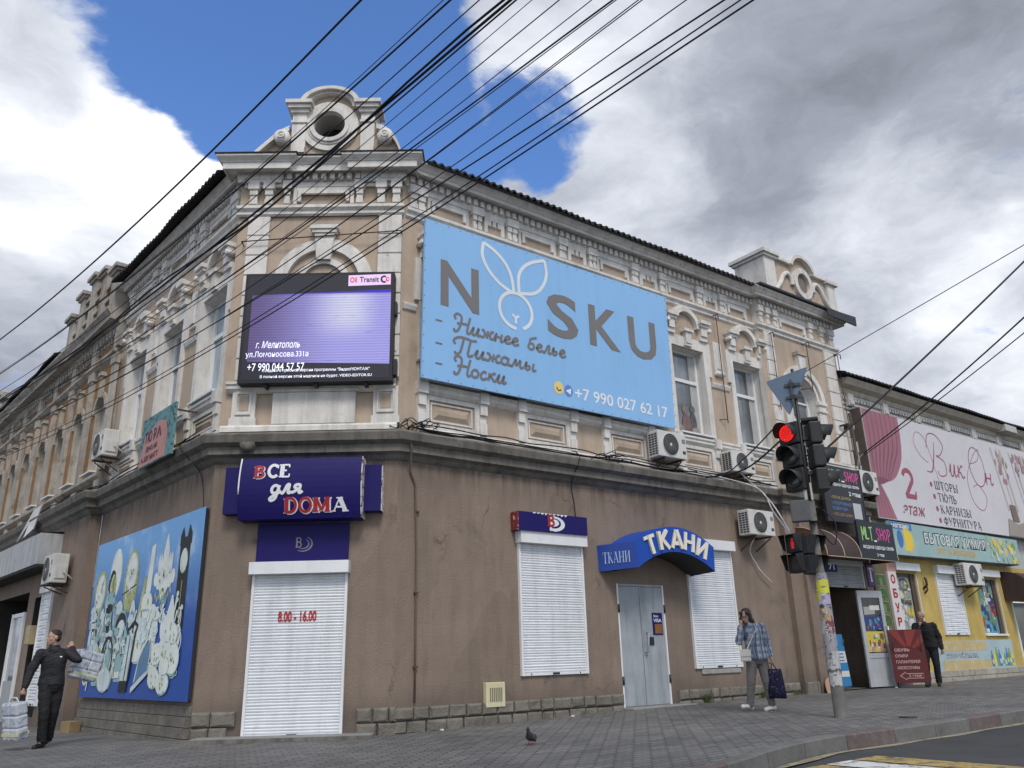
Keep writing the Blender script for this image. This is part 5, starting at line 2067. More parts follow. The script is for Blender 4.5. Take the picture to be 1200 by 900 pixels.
# middle: mincer, tureens, juicer
vase(-1.6, .95, 2.05, [.22, .20, .28, .20, .22, .34, .20], mg)
el(-1.6, 1.72, .22, .10, md_); el(-1.55, 1.3, .10, .24, md_); ribbon(g, [(-1.9, 1.2), (-1.3, 1.2)], .08, lay(), mw)
el(-2.45, 1.05, .33, .55, mw); el(-2.42, 1.2, .2, .32, md_); el(-2.4, 1.1, .14, .24, mg)
el(-.75, 1.05, .45, .60, mg); el(-.75, 1.22, .34, .38, md_); el(-.72, 1.12, .30, .34, mw)
el(-2.1, .72, .2, .34, md_); el(-2.1, .68, .15, .25, mg)
vase(-.55, .30, 1.15, [.24, .26, .24, .22, .18], mg); el(-.5, .85, .05, .1, md_)
for k in range(5):
    el(-1.95 + .14 * k, .96, .05, .07, md_)
# white flowers in the middle
for cx, cz, rx, rz in ((.55, 1.35, .30, .42), (.85, 1.0, .34, .40), (.35, .95, .34, .42), (.95, 1.45, .20, .26), (.6, 1.7, .24, .26), (.4, 1.25, .3, .3)):
    el(cx, cz, rx * 1.2, rz * .8, mp)
for cx, cz in ((.55, 1.4), (.85, 1.0), (.35, .95), (.65, 1.72)):
    el(cx, cz, .05, .07, my)
for cx, cz, rx, rz, mt in ((-2.0, 1.45, .16, .3, mw), (-1.15, 1.55, .14, .3, mg), (-1.05, .5, .16, .34, mw), (-2.7, .75, .12, .3, mg), (-.15, 1.5, .16, .3, mw), (1.55, 1.2, .12, .2, mp), (1.15, 1.2, .16, .24, mp), (-.95, 1.7, .2, .14, mw), (2.3, 1.05, .12, .2, mp), (-1.7, .45, .14, .26, mg)):
    el(cx, cz, rx, rz, mt)
rnd = random.Random(77)
for k in range(90):
    cx, cz = rnd.uniform(-2.7, 2.35), rnd.uniform(.30, 1.75)
    if .2 < cx < 1.2 and cz < 1.0:
        cx -= 2.0
    t_ = rnd.choice((mw, mg, mp, mw))
    q = rnd.uniform(.06, .11)
    b0 = len(g.v)
    typ = rnd.randrange(4)
    if typ == 0:
        el(cx, cz, q, q * 1.2, t_)
        g.ring(cx, cz, q * .6, q * .68, lay(), LY_[0] - .0001, mg if t_ is not mg else md_, seg=16)
    elif typ == 1:
        vase(cx, cz - q * 1.4, cz + q * 1.4, [q * .5, q, q * .9, q * .4, q * .6], t_)
        ribbon(g, _arc(cx + q, cz, q * .5, q * .7, -100, 100, 8), .022, lay(), t_)
        ribbon(g, [(cx - q * .3, cz - q), (cx - q * .25, cz + q * .6)], .03, lay(), mg if t_ is not mg else md_)
    elif typ == 2:
        po([(cx - q, cz - q * .8), (cx + q, cz - q * .8), (cx + q * 1.2, cz + q * .8), (cx - q * 1.2, cz + q * .8)], t_)
        el(cx, cz + q * .8, q * 1.2, q * .3, mg)
        ribbon(g, [(cx - q * .7, cz - q * .6), (cx - q * .8, cz + q * .6)], .025, lay(), md_)
    else:
        ribbon(g, [(cx, cz - q * 2), (cx + .04, cz + q)], .03, lay(), t_)
        el(cx + .05, cz + q * 1.3, q * .35, q * .6, t_)
    g.v[b0:] = [(cx + (x - cx) * 1.9, y, max(cz + (z - cz) * .9, .06)) for x, y, z in g.v[b0:]]
# lower row: pots, flask, iron, tea set
el(-2.58, .42, .2, .2, mw); el(-2.6, .40, .08, .12, md_)
vase(-1.95, .22, .95, [.16, .18, .2, .2, .14], mg); el(-1.95, .85, .15, .12, my)
ribbon(g, _arc(-1.35, .72, .34, .42, 0, 360, 28), .07, lay(), md_); el(-1.3, .72, .2, .26, mg)
el(-1.35, .34, .42, .24, mw); ribbon(g, [(-1.35, .12), (-1.35, .56)], .02, lay(), mg)
po([(-.38, .30), (.05, .30), (.1, 1.12), (-.22, 1.12)], mw); po([(-.42, .12), (.02, .12), (.05, .32), (-.38, .32)], md_)
ribbon(g, [(-.15, .32), (-.05, 1.12)], .05, lay(), md_); ribbon(g, [(.05, .32), (.2, 1.2), (.28, 1.3), (.1, 1.38), (-.25, 1.22)], .08, lay(), md_)
po([(.28, .10), (1.05, .42), (1.12, .62), (.9, .46), (.28, .20)], mw)
po([(.35, .25), (1.05, .5), (1.1, .9), (.95, 1.02), (.7, .8)], mb_); ribbon(g, smooth_line([(.42, .3), (.6, .75), (.95, 1.05), (1.1, .85), (1.08, .6)], 6), .05, lay(), mw)
for cx, cz, rx, rz in ((1.40, .30, .21, .22), (1.84, .22, .22, .24), (1.42, .70, .2, .24), (1.78, .78, .24, .26), (2.2, .62, .22, .34), (1.88, 1.15, .19, .34), (2.12, 1.02, .17, .22), (1.85, .5, .18, .2)):
    el(cx, cz + .06, rx * 1.35, rz * .82, mp)
vase(1.92, 1.3, 1.75, [.16, .17, .10, .03], mp)
for a in ((2.4, .95), (2.3, 1.35)):
    ribbon(g, _arc(a[0], a[1], .1, .16, -100, 120, 12), .03, lay(), mp)
rnd = random.Random(12)
for k in range(46):
    cx, cz = rnd.choice([(1.40, .30), (1.84, .22), (1.42, .70), (1.78, .78), (2.2, .62), (1.88, 1.15), (2.12, 1.02)])
    el(cx + rnd.uniform(-.13, .13), cz + rnd.uniform(-.13, .13), .022, .03, rnd.choice([greenp, my, mg]))
for k in range(60):
    cx, cz = rnd.choice([(-2.35, 2.1), (-1.6, 2.2), (-.45, 2.2), (1.35, 2.0), (-1.6, 1.5), (-.75, .95)])
    el(cx + rnd.uniform(-.2, .2), cz + rnd.uniform(-.25, .25), .025, .035, rnd.choice([greenp, my, mg, md_, mp]))
g.build('print', mu)
g = MB()
g.box(-2.86, 2.89, -.02, .0, .05, 3.1, black_m)
g.build('backing_frame', mu)


# ------------------------------------------------------------------ THE OLD BRICK BUILDING on the left street
brick = mat('weathered ochre brick', (.29, .165, .078), .9, .28, 3, .5, streak=.25, stain=((.30, .24, .17), .56, .72, 1.4), bscale=25)
oldw = mat('dirty whitewash', (.42, .39, .34), .85, .2, 3, .3, streak=.4, stain=((.22, .145, .085), .52, .70, 1.6))
obr = thing('brick_building', 'old ochre brick building with stepped attic and whitewashed strips, far left', 'building', at(FL, -6.4))
OI = obr.matrix_basis.inverted()
OL = Matrix.Translation((6.4, 0, 0))
FARX = -34.0
OUT2 = .15
bw = MB()
wx = [-7.75 - 1.86 * k for k in range(14)]
wall(bw, FARX, -6.78, 5.0, 9.9, [(x - .40, x + .40, 5.75, 7.35, .42) for x in wx], brick, -OUT2 + .15, .3, oldw)
bw.quad((-6.78, .2, 5.0), (-6.78, -.02, 5.0), (-6.78, -.02, 9.9), (-6.78, .2, 9.9), oldw)
bw.build('upper_wall', obr, OL)
bw = MB()
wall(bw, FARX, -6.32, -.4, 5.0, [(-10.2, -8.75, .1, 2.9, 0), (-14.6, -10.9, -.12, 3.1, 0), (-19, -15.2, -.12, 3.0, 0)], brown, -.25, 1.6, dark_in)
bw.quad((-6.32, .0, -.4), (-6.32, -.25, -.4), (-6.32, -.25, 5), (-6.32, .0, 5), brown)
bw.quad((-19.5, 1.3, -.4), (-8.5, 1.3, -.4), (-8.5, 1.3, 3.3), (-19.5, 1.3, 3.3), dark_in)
bw.build('ground_floor_wall', obr, OL)
bw = MB()
prof = [(0, 4.50), (.05, 4.54), (.10, 4.60), (.17, 4.64), (.17, 4.77), (.21, 4.79), (.27, 4.83), (.30, 4.96), (.27, 5.0), (-.3, 5.06)]
sweep(bw, [xy(FL, FARX, .25), xy(FL, -6.28, .25), xy(FL, -6.28, -.1)], prof, concrete)
o = bw.build('belt_cornice', obr)
o.matrix_basis = OI
bw = MB()
sweep(bw, [xy(FL, FARX), xy(FL, -6.76)], [(0, 5.42), (.06, 5.45), (.15, 5.52), (.15, 5.60), (0, 5.66)], oldw)
sweep(bw, [xy(FL, FARX), xy(FL, -6.76)], [(0, 8.62), (.06, 8.66), (.14, 8.74), (.14, 8.80), (0, 8.84)], oldw)
sweep(bw, [xy(FL, FARX), xy(FL, -6.76)], [(0, 9.42), (.08, 9.44), (.12, 9.54), (.34, 9.56), (.34, 9.68), (.44, 9.80), (.44, 9.86), (0, 9.92)], oldw)
x = FARX + .1
while x < -6.9:
    bw.box(x, x + .11, -.12, 0, 9.26, 9.42, oldw, FL)
    bw.box(x + .02, x + .09, -.07, 0, 9.10, 9.26, oldw, FL)
    x += .27
o = bw.build('cornice', obr)
o.matrix_basis = OI
for i, x in enumerate([a + .93 for a in wx] + [wx[-1] - .93]):
    pbm = MB()
    pbm.box(x - .15, x + .15, -.09, 0, 5.66, 8.62, oldw)
    pbm.box(x - .19, x + .19, -.12, 0, 8.38, 8.62, oldw)
    pbm.box(x - .17, x + .17, -.11, 0, 8.85, 9.42, oldw)
    pbm.box(x - .19, x + .19, -.12, 0, 5.05, 5.42, oldw)
    pbm.build('pilaster', obr, OL)
for x in wx:
    r = window(FL, x, 5.75, 7.35, 0, obr, glass_d, .42, decor=0, wd=.40, dep=.24)
    s = MB()
    s.ring(0, 7.35, .42, .54, -.05, 0, oldw, 0, pi, 18)
    s.box(-.07, .07, -.10, 0, 7.72, 8.30, oldw)
    s.box(-.13, .13, -.14, 0, 8.30, 8.40, oldw)
    s.box(-.26, .26, -.04, 0, 5.10, 5.36, brick)
    s.build('surround', r)
# stepped attic with small piers
atb = MB()
for a, b, z in ((-11.2, -6.9, 10.35), (-10.6, -7.6, 10.75), (-10.0, -8.2, 11.05)):
    atb.box(a, b, -.18, .25, 9.9, z, brick)
    atb.box(a - .05, b + .05, -.25, .30, z, z + .09, oldw)
for x, z in ((-7.1, 10.95), (-8.1, 11.25), (-9.1, 11.45), (-10.1, 11.25), (-11.05, 10.85)):
    atb.box(x - .24, x + .24, -.27, .35, 9.9, z, oldw)
    atb.box(x - .30, x + .30, -.33, .40, z, z + .08, oldw)
    atb.box(x - .36, x + .36, -.39, .46, z + .08, z + .18, oldw)
atb.build('attic', obr, OL)
atb = MB()
for x, z in ((-19.5, 10.6), (-20.6, 11.0), (-21.8, 11.0), (-22.9, 10.6)):
    atb.box(x - .24, x + .24, -.27, .35, 9.9, z, oldw)
    atb.box(x - .36, x + .36, -.39, .46, z, z + .14, oldw)
atb.box(-22.9, -19.5, -.18, .25, 9.9, 10.4, brick)
atb.build('attic', obr, OL)
roof(FL, -19.0, -11.5, .50, 9.96, 6, 2.8, tile, obr, OL, .03, .2)
roof(FL, FARX, -23.3, .50, 9.96, 6, 2.8, tile, obr, OL, .03, .2)
bw = MB()
bw.quad((-23.3, .2, 9.93), (-6.8, .2, 9.93), (-6.8, 6, 12.4), (-23.3, 6, 12.4), tile)
bw.build('rear_roof', obr, OL)
roller(obr, FL, -9.35, -8.45, .35, 2.95, 3.1, -.25, .12, pitch=.07)
dd = MB()
dd.box(-11.05, -10.95, -.30, .3, -.1, 2.6, pvc)
dd.box(-12.25, -12.15, -.30, .3, -.1, 2.6, pvc)
dd.box(-12.15, -11.05, -.28, -.2, 2.5, 2.6, pvc)
dd.box(-12.15, -11.05, -.28, -.2, -.1, .9, mat('grey door panel', (.35, .37, .38), .5, .1, 4))
dd.quad((-12.15, -.24, .9), (-11.05, -.24, .9), (-11.05, -.24, 2.5), (-12.15, -.24, 2.5), glass)
dd.build('shop_door', obr, OL)

cnp = thing('metal_canopy', 'pale grey ribbed metal canopy over the shop doors at the far left', 'canopy', at(FL, -13.0, 3.45, .25))
g = MB()
can = mat('pale grey ribbed sheet', (.42, .43, .44), .5, .1, 4, streak=.3, stain=((.25, .25, .24), .58, .75, 3))
xa, xb = -8.0, 4.6
n = int((xb - xa) / .05)
vs = []
for k in range(n + 1):
    x = xa + (xb - xa) * k / n
    o_ = -.50 - (.012 if k % 4 in (0, 1) else 0)
    vs += [(x, o_, .12), (x, o_, .86)]
g.add(vs, [(2 * k, 2 * k + 2, 2 * k + 3, 2 * k + 1) for k in range(n)], can)
g.quad((xb, -.50, .12), (xb, 0, .12), (xb, 0, .86), (xb, -.50, .86), can)
g.quad((xa, -.50, .86), (xb, -.50, .86), (xb, 0, .92), (xa, 0, .92), can)
g.build('fascia', cnp)
g = MB()
g.box(xa, xb, -.49, 0, .06, .12, mat('dark canopy underside', (.045, .045, .042)))  # underside, darker than the ribbed sheet
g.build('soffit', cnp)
rag = MB()
rg = mat('white torn sheet', (.55, .55, .56), .8, .1, 4, bump=.4)
pts = [(-11.3, -.70, 4.38), (-10.75, -.5, 5.25), (-10.2, -.45, 5.3), (-9.9, -.62, 4.62), (-10.4, -.72, 4.42), (-10.9, -.55, 4.85)]
rag.add(pts, [(0, 5, 1), (5, 2, 1), (5, 3, 2), (5, 4, 3)], rg)
rag.add([(x, y + .02, z) for x, y, z in pts], [(0, 5, 1), (5, 2, 1), (5, 3, 2), (5, 4, 3)], rg)
rag.add([(-11.4, -.62, 4.38), (-9.75, -.66, 4.40), (-9.8, -.30, 4.46), (-11.3, -.30, 4.44)], [(0, 1, 2, 3)], rg)
tag(rag.build('torn_sheet', None, FL), 'crumpled white sheet lying on the grey metal canopy', 'sheet')
jb = MB()
jb.box(-9.9, -9.6, -.42, -.25, 1.75, 2.2, mat('cream meter box', (.40, .33, .20), .6, .1, 5), None, .01)
tag(jb.build('meter_box', None, FL), 'small cream meter box on the brown wall under the grey metal canopy', 'box')

# ------------------------------------------------------------------ THE YELLOW SHOP HOUSE on the right
yel = mat('blotchy yellow paint', (.50, .37, .115), .85, .14, 2.2, .3, streak=.12, stain=((.40, .33, .17), .55, .72, 1.6))
whitew = mat('grey-white plaster', (.50, .495, .475), .85, .10, 3, .3, streak=.25, stain=((.33, .31, .28), .56, .76, 1.8))
yb_ = thing('yellow_shop_house', 'two-storey house with yellow shop floor under a curtain-shop banner, far right', 'building', at(FR, 14.65))
YI = yb_.matrix_basis.inverted()
YL = Matrix.Translation((-14.65, 0, 0))
XE = 44.0
w = MB()
hol = [(16.17, 17.2, 1.52, 3.16, 0), (18.33, 19.78, 1.44, 3.22, 0), (20.9, 22.3, 1.46, 3.16, 0), (23.2, 24.6, .25, 2.5, 0), (26, 27.4, 1.5, 3.2, 0), (29, 30.4, 1.5, 3.2, 0)]
wall(w, 15.98, XE, .46, 3.6, hol, yel, 0, .16)
w.build('yellow_wall', yb_, YL)
w = MB()
wall(w, 14.63, 15.98, -.2, 3.6, [], brown, -.02, .1)
w.build('pier_wall', yb_, YL)
w = MB()
wall(w, 14.63, XE, 3.6, 8.75, [], whitew, .02, .1)
w.build('upper_wall', yb_, YL)
w = MB()
rnd = random.Random(9)
for r in range(2):
    x = 15.98
    while x < XE:
        wd = rnd.uniform(.3, .5)
        w.box(x + .006, x + wd - .006, -.05 - rnd.uniform(0, .02), .05, .1 + r * .18, .10 + (r + 1) * .18 - .01, mat('pale plinth stone', (.36, .34, .29), .9, .2, 5, .5, stain=((.15, .14, .12), .55, .75, 4)), None, .012)
        x += wd
w.build('plinth', yb_, YL)
w = MB()
sweep(w, [xy(FR, 14.66), xy(FR, XE)], [(-.02, 8.34), (.06, 8.36), (.10, 8.44), (.10, 8.50), (.30, 8.56), (.34, 8.62), (.42, 8.72), (-.02, 8.78)], mat('beige painted cove', (.50, .45, .375), .85, .12, 3, streak=.2))
sweep(w, [xy(FR, 14.66), xy(FR, XE)], [(-.02, 7.86), (.05, 7.88), (.05, 7.94), (-.02, 7.98)], whitew)
x = 14.8
while x < 34:
    w.box(x, x + .09, -.08, .02, 8.16, 8.26, whitew, FR)
    x += .16
w.box(14.7, 34, -.05, .02, 8.26, 8.34, whitew, FR)
w.box(14.7, 34, -.03, .02, 8.04, 8.10, whitew, FR)
x = 15.0
while x < 34:
    w.box(x, x + .30, -.13, .02, 7.98, 8.36, whitew, FR)
    w.box(x + .04, x + .26, -.16, .02, 8.02, 8.14, whitew, FR)
    x += 1.92
w.box(24.6, 25.5, -.5, -.1, 8.5, 8.74, whitew, FR)
o = w.build('cornice', yb_)
o.matrix_basis = YI
w = MB()
for x, a, b in ((14.70, 4.1, 7.8), (15.12, 3.7, 6.9)):
    n = 9
    for k in range(n):
        z0 = a + (b - a) * k / n
        w.box(x, x + .36, -.07 + .02 * (k % 2), .02, z0 + .012, a + (b - a) * (k + 1) / n - .012, whitew, None, .008)
w.ring(15.0, 7.35, .10, .16, -.08, .02, whitew, seg=20)
w.build('corner_pilaster', yb_, YL)
roof(FR, 14.4, XE, .52, 8.80, 5, 2.0, tile, yb_, YL, .02, .2)

postmats = [flat('poster cyan', (.10, .33, .50)), flat('poster green', (.13, .27, .13)), flat('poster white', (.6, .6, .56)), flat('poster yellow', (.60, .47, .08)), flat('poster red', (.38, .05, .05)), flat('poster pink', (.50, .24, .28)), flat('poster navy', (.03, .06, .20)), flat('poster brown', (.20, .12, .07))]


def collage(mb, x0, x1, z0, z1, y, seed, n=60, base=None, pal=None):
    rnd = random.Random(seed)
    pal = pal or postmats
    mb.quad((x0, y, z0), (x1, y, z0), (x1, y, z1), (x0, y, z1), base or pal[0])
    l = y
    s = min(x1 - x0, z1 - z0)
    for k in range(n):
        l -= .00035
        rx, rz = rnd.uniform(.03, .14) * s, rnd.uniform(.04, .17) * s
        cx, cz = rnd.uniform(x0 + rx, x1 - rx), rnd.uniform(z0 + rz, z1 - rz)
        mt = rnd.choice(pal)
        if rnd.random() < .55:
            mb.disc(cx, cz, rx, rz, l, mt, 12)
        else:
            mb.quad((cx - rx, l, cz - rz), (cx + rx, l, cz - rz * .8), (cx + rx * .9, l, cz + rz), (cx - rx, l, cz + rz), mt)


def shop_window(xa, xb, z0, z1, seed, pal=None, base=None):
    r = sub('shop_window', yb_, YL)
    f = MB()
    brf = mat('brown window frame', (.085, .062, .055), .5, .1, 5)
    f.box(xa, xa + .09, .06, .14, z0, z1, brf)
    f.box(xb - .20, xb, .04, .14, z0, z1, brf)
    f.box(xa + .09, xb - .20, .06, .14, z1 - .09, z1, brf)
    f.box(xa - .04, xb + .04, -.08, .05, z0 - .06, z0 - .005, pvc)
    f.box(xb + .002, xb + .03, -.04, .02, z0, z1, pvc)
    f.build('frame', r)
    g = MB()
    collage(g, xa + .09, xb - .20, z0 + .02, z1 - .09, .095, seed, 70, base, pal)
    g.build('poster_pane', r)
    return r


pm = postmats
r = shop_window(16.17, 17.2, 1.52, 3.16, 3, [pm[2], flat('poster grey', (.33, .36, .35)), pm[3], flat('poster grey green', (.22, .30, .24)), pm[2]], flat('poster grey', (.33, .36, .35)))
g = MB()
text_into(g, 'Умка', 16.36, 16.86, 2.28, 2.46, .060, txt_black, .03, .003)
ribbon(g, _arc(16.6, 2.85, .22, .16, 0, 360, 20), .03, .058, txt_black)
g.build('lettering', r)
roller(yb_, FR, 18.33, 19.78, 1.44, 3.22, 3.46, 0, .17, pitch=.06)
shop_window(20.9, 22.3, 1.46, 3.16, 8, [pm[0], pm[1], pm[2], pm[6], pm[3], pm[4], flat('poster grey green', (.22, .30, .24))], pm[0])
for xa, xb in ((15.98, 17.3), (20.5, 22.4)):
    b = MB()
    b.box(xa, xb, -.16, -.001, 3.22, 3.44, white_metal, None, .008)
    b.build('shutter_box', yb_, YL)
b = MB()
b.box(23.25, 24.55, .05, .12, .25, 2.45, mat('grey door panel', (.35, .37, .38)))
b.quad((23.4, .045, .4), (24.4, .045, .4), (24.4, .045, 2.3), (23.4, .045, 2.3), glass_d)
b.box(23.12, 23.2, -.03, .12, .2, 2.5, pvc)
b.build('shop_door', yb_, YL)
lb = MB()
lb.tube([(17.55, -.02, 2.75), (17.62, -.10, 2.85), (17.58, -.12, 3.0), (17.64, -.06, 3.05)], .035, black_m, 6)
lb.tube([(17.58, -.02, 2.62), (17.56, -.12, 2.70), (17.60, -.1, 2.85)], .025, black_m, 6)
tag(lb.build('lamp_bracket', None, FR), 'small black wrought lamp bracket beside the first yellow shop window', 'bracket')

# curtain-shop banner
bn = thing('curtain_banner', 'wide white banner with printed pink curtain, script name and fabric list', 'banner', at(FR, 15.25, 4.62))
g = MB()
OX, OZ = 15.25, 4.62
cloth_w = mat('greyish white banner', (.60, .58, .61), .6, .05, 1.2)
g.prism([(15.24 - OX, .0), (26.6 - OX, .0), (26.6 - OX, 3.30), (15.24 - OX, 3.25)], -.32, -.27, cloth_w)
g.box(-.05, .0, -.30, .02, -.02, 3.28, mat('banner frame wood', (.11, .09, .075), .8, .2, 4))
g.box(-.32, -.22, -.12, .0, -.3, 3.1, mat('banner frame wood', (.11, .09, .075)))
g.build('panel', bn)
g = MB()
cur = mat('printed curtain pink', (.34, .145, .185), .6, .1, 1.5)
cur2 = mat('printed curtain dark pink', (.225, .085, .115), .6, .1, 1.5)
right = [(2.00, 3.27), (1.98, 2.6), (1.80, 1.9), (1.35, 1.35), (.95, 1.15)]
P_ = [(0, 3.27)] + smooth_line(right, 6) + [(0, 1.0)]
g.sheet([(0, 1.0), (.95, 1.15)] + list(reversed(smooth_line(right, 6)))[1:] + [(0, 3.25)], -.324, cur)
for k in range(7):
    x = .22 + k * .26
    ribbon(g, smooth_line([(x, 3.25), (x * .95, 2.3), (x * .70, 1.6), (x * .45 + .1, 1.15)], 6), .07, -.3255 - k * .0003, cur2, None, .02)
g.sheet([(.0, .02), (.95, .02), (.65, .62), (.35, 1.05), (.0, 1.1)], -.324, cur)
for k in range(4):
    ribbon(g, [(.10 + k * .21, .02), (.09 + k * .09, 1.0)], .06, -.3255 - k * .0003, cur2, None, .02)
g.sheet([(.0, .98), (.5, 1.02), (.9, 1.16), (.5, 1.22), (.0, 1.2)], -.3268, cur2)
g.build('curtain_print', bn)
g = MB()
rose = flat('rose script print', (.33, .09, .13))
yt = -.324
ribbon(g, smooth_line([(4.05, 2.75), (3.85, 2.2), (3.6, 1.75), (3.25, 1.72)], 7), .07, yt - .0004, rose, None, .02)
ribbon(g, smooth_line([(3.45, 2.0), (3.0, 2.2), (2.75, 2.6), (3.0, 2.95), (3.45, 2.8), (3.7, 2.2), (3.9, 1.5), (4.2, 1.0), (4.6, 1.02)], 7), .018, yt - .0008, rose)
ribbon(g, smooth_line([(3.5, 2.5), (3.7, 2.95), (4.2, 3.02), (4.6, 2.7), (4.3, 2.35), (4.05, 2.3), (4.5, 2.15), (4.5, 1.75), (4.1, 1.65), (3.95, 1.8)], 7), .035, yt - .0012, rose)
script_into(g, 'ик', 4.72, 5.72, 1.72, .42, yt - .004, rose, .05)
ribbon(g, [(6.75 + .52 * cos(a), 2.25 + .68 * sin(a)) for a in [2 * pi * k / 30 for k in range(31)]], .035, yt - .0016, rose)
ribbon(g, smooth_line([(6.3, 2.3), (6.9, 2.5), (7.1, 2.9), (6.6, 2.6), (5.9, 1.8), (6.0, 1.0), (6.6, .75), (7.0, 1.2), (6.6, 1.6), (6.2, 1.5)], 7), .022, yt - .002, rose)
script_into(g, 'н', 7.15, 7.75, 1.70, .42, yt - .004, rose, .05)
g.build('script_lettering', bn)
g = MB()
serif_into(g, '2', 1.62, 2.35, .74, 1.62, yt - .002, rose, 1.4)
text_into(g, 'этаж', 1.36, 2.66, .22, .50, yt - .008, rose, .0, .003, shear=.3)
tg = flat('dark grey serif print', (.075, .07, .085))
for txt, x0, x1, z in (('ШТОРЫ', 3.55, 5.05, 1.18), ('ТЮЛЬ', 3.62, 4.80, .80), ('КАРНИЗЫ', 3.65, 5.62, .42), ('ФУРНИТУРА', 3.70, 6.15, .06)):
    serif_into(g, txt, x0, x1, z, z + .26, yt - .002, tg, .95)
    g.disc(x0 - .2, z + .13, .075, .085, yt - .002, rose, 14)
g.build('lettering', bn)
g = MB()
tan = mat('printed sofa beige', (.33, .285, .25), .6, .1, 2)
pnk = mat('printed blossom pink', (.42, .22, .27), .6, .3, 2)
grn = mat('printed pale stripe', (.46, .42, .38), .6, .1, 2)
for k, x in enumerate((8.2, 8.6, 8.9, 9.6, 9.9, 10.7)):
    ribbon(g, smooth_line([(x - .1, 3.1), (x + .12, 2.0), (x + .35, .9)], 6), .07 if k % 2 else .12, yt - .0005 * (k + 1), grn)
rnd = random.Random(5)
for k in range(46):
    cx = rnd.choice((8.5, 8.75, 10.0, 10.4, 11.0)) + rnd.gauss(0, .16)
    cz = 3.0 - abs(rnd.gauss(0, .42))
    g.disc(cx, min(cz, 3.15), .07, .12, yt - .004 - .0003 * k, rnd.choice((pnk, pnk, tan, grn)), 9)
g.sheet([(8.1, .02), (11.3, .02), (11.3, .62), (10.5, .55), (9.9, .65), (9.0, .45), (8.3, .62)], yt - .019, tan)
g.sheet([(8.65, .55), (9.15, .55), (9.05, 1.12), (8.62, 1.12)], yt - .0195, mat('printed box brown', (.20, .15, .115), .6, .1, 2))
g.build('interior_print', bn)

# household chemicals sign
hc = thing('household_sign', 'long pale blue sign reading household chemicals with yellow sun print', 'sign', at(FR, 15.45, 3.62))
g = MB()
g.prism([(0, -.02), (8.05, .04), (8.12, .86), (0, .92)], -.42, -.34, mat('pale aqua print', (.30, .44, .44), .6, .10, 1.2, stain=((.44, .52, .40), .54, .68, 2.2)))
g.build('panel', hc)
g = MB()
g.box(.02, 8.05, -.34, -.05, .86, .89, fm)
g.box(.02, 8.05, -.34, -.05, .02, .05, fm)
g.build('support_frame', hc)
g = MB()
text_into(g, 'БЫТОВАЯ ХИМИЯ', 1.86, 5.76, .36, .74, -.421, txt_black, .06, .002)
text_into(g, 'БЫТОВАЯ ХИМИЯ', 1.90, 5.72, .39, .71, -.425, flat('pale outline letters', (.62, .66, .64)), .022, .002)
text_into(g, 'ОПТ И РОЗНИЦА', 2.5, 4.95, .09, .30, -.422, flat('orange print', (.60, .38, .10)), .03, .003)
g.build('lettering', hc)
g = MB()
pts = []
for k in range(28):
    a = -1.4 + 2.8 * k / 27
    r = .42 if k % 2 else .30
    pts.append((.85 + r * cos(a) * 1.1, .42 + r * sin(a)))
g.sheet([(.75, .10)] + pts + [(.75, .8)], -.4225, yellowp)
g.disc(.52, .44, .16, .26, -.4235, flat('blue drop print', (.06, .18, .42)), 16)
g.quad((.02, -.422, .72), (1.25, -.422, .70), (1.25, -.422, .90), (.02, -.422, .91), flat('blue tag print', (.05, .20, .45)))
text_into(g, 'магазин', .15, 1.1, .75, .87, -.4235, cream, .02, .002)
rnd = random.Random(8)
for k in range(46):
    g.disc(rnd.uniform(5.9, 7.9), rnd.uniform(.10, .78), rnd.uniform(.05, .13), rnd.uniform(.05, .14), -.4225 - .0003 * k, rnd.choice((yellowp, greenp, yellowp, pm[2], flat('pale green print', (.34, .45, .25)), mat('pale aqua print', (0, 0, 0)))), 10)
g.build('print', hc)

# low banner under the shop windows
lbn = thing('low_banner', 'pale printed strip under the yellow shop windows, with bottles at its right end', 'banner', at(FR, 17.5, .38))
g = MB()
g.prism([(0, 0), (4.95, .06), (5.0, .90), (.05, .88)], -.03, -.005, mat('pale blue strip print', (.36, .47, .50), .6, .12, 1.5))
g.build('panel', lbn)
g = MB()
g.box(.35, 3.2, -.034, -.03, .60, .86, mat('tan strip print', (.50, .40, .20), .6, .15, 3, stain=((.55, .5, .4), .55, .7, 8)))
g.box(.35, 3.3, -.034, -.03, .06, .34, mat('tan strip print', (.50, .40, .20)))
text_into(g, 'БЫТОВОЙ ХИМИИ', .62, 2.55, .40, .56, -.033, txt_black, .07, .002)
text_into(g, 'БЫТОВОЙ ХИМИИ', .62, 2.55, .405, .555, -.037, txt_white, .0, .002)
g.build('lettering', lbn)
g = MB()
rnd = random.Random(21)
for k in range(9):
    x = 3.45 + k * .17
    c = rnd.choice((pm[2], flat('blue tag print', (.05, .2, .45)), yellowp, greenp))
    h_ = rnd.uniform(.35, .62)
    g.sheet([(x - .09, .12), (x + .09, .12), (x + .09, .12 + h_ * .6), (x + .03, .12 + h_ * .8), (x + .03, .12 + h_), (x - .03, .12 + h_), (x - .03, .12 + h_ * .8), (x - .09, .12 + h_ * .6)], -.034 - .0004 * k, c)
    g.disc(x, .12 + h_ * .3, .06, .08, -.039 - .0004 * k, rnd.choice((pm[2], yellowp, pm[0])), 10)
g.build('print', lbn)

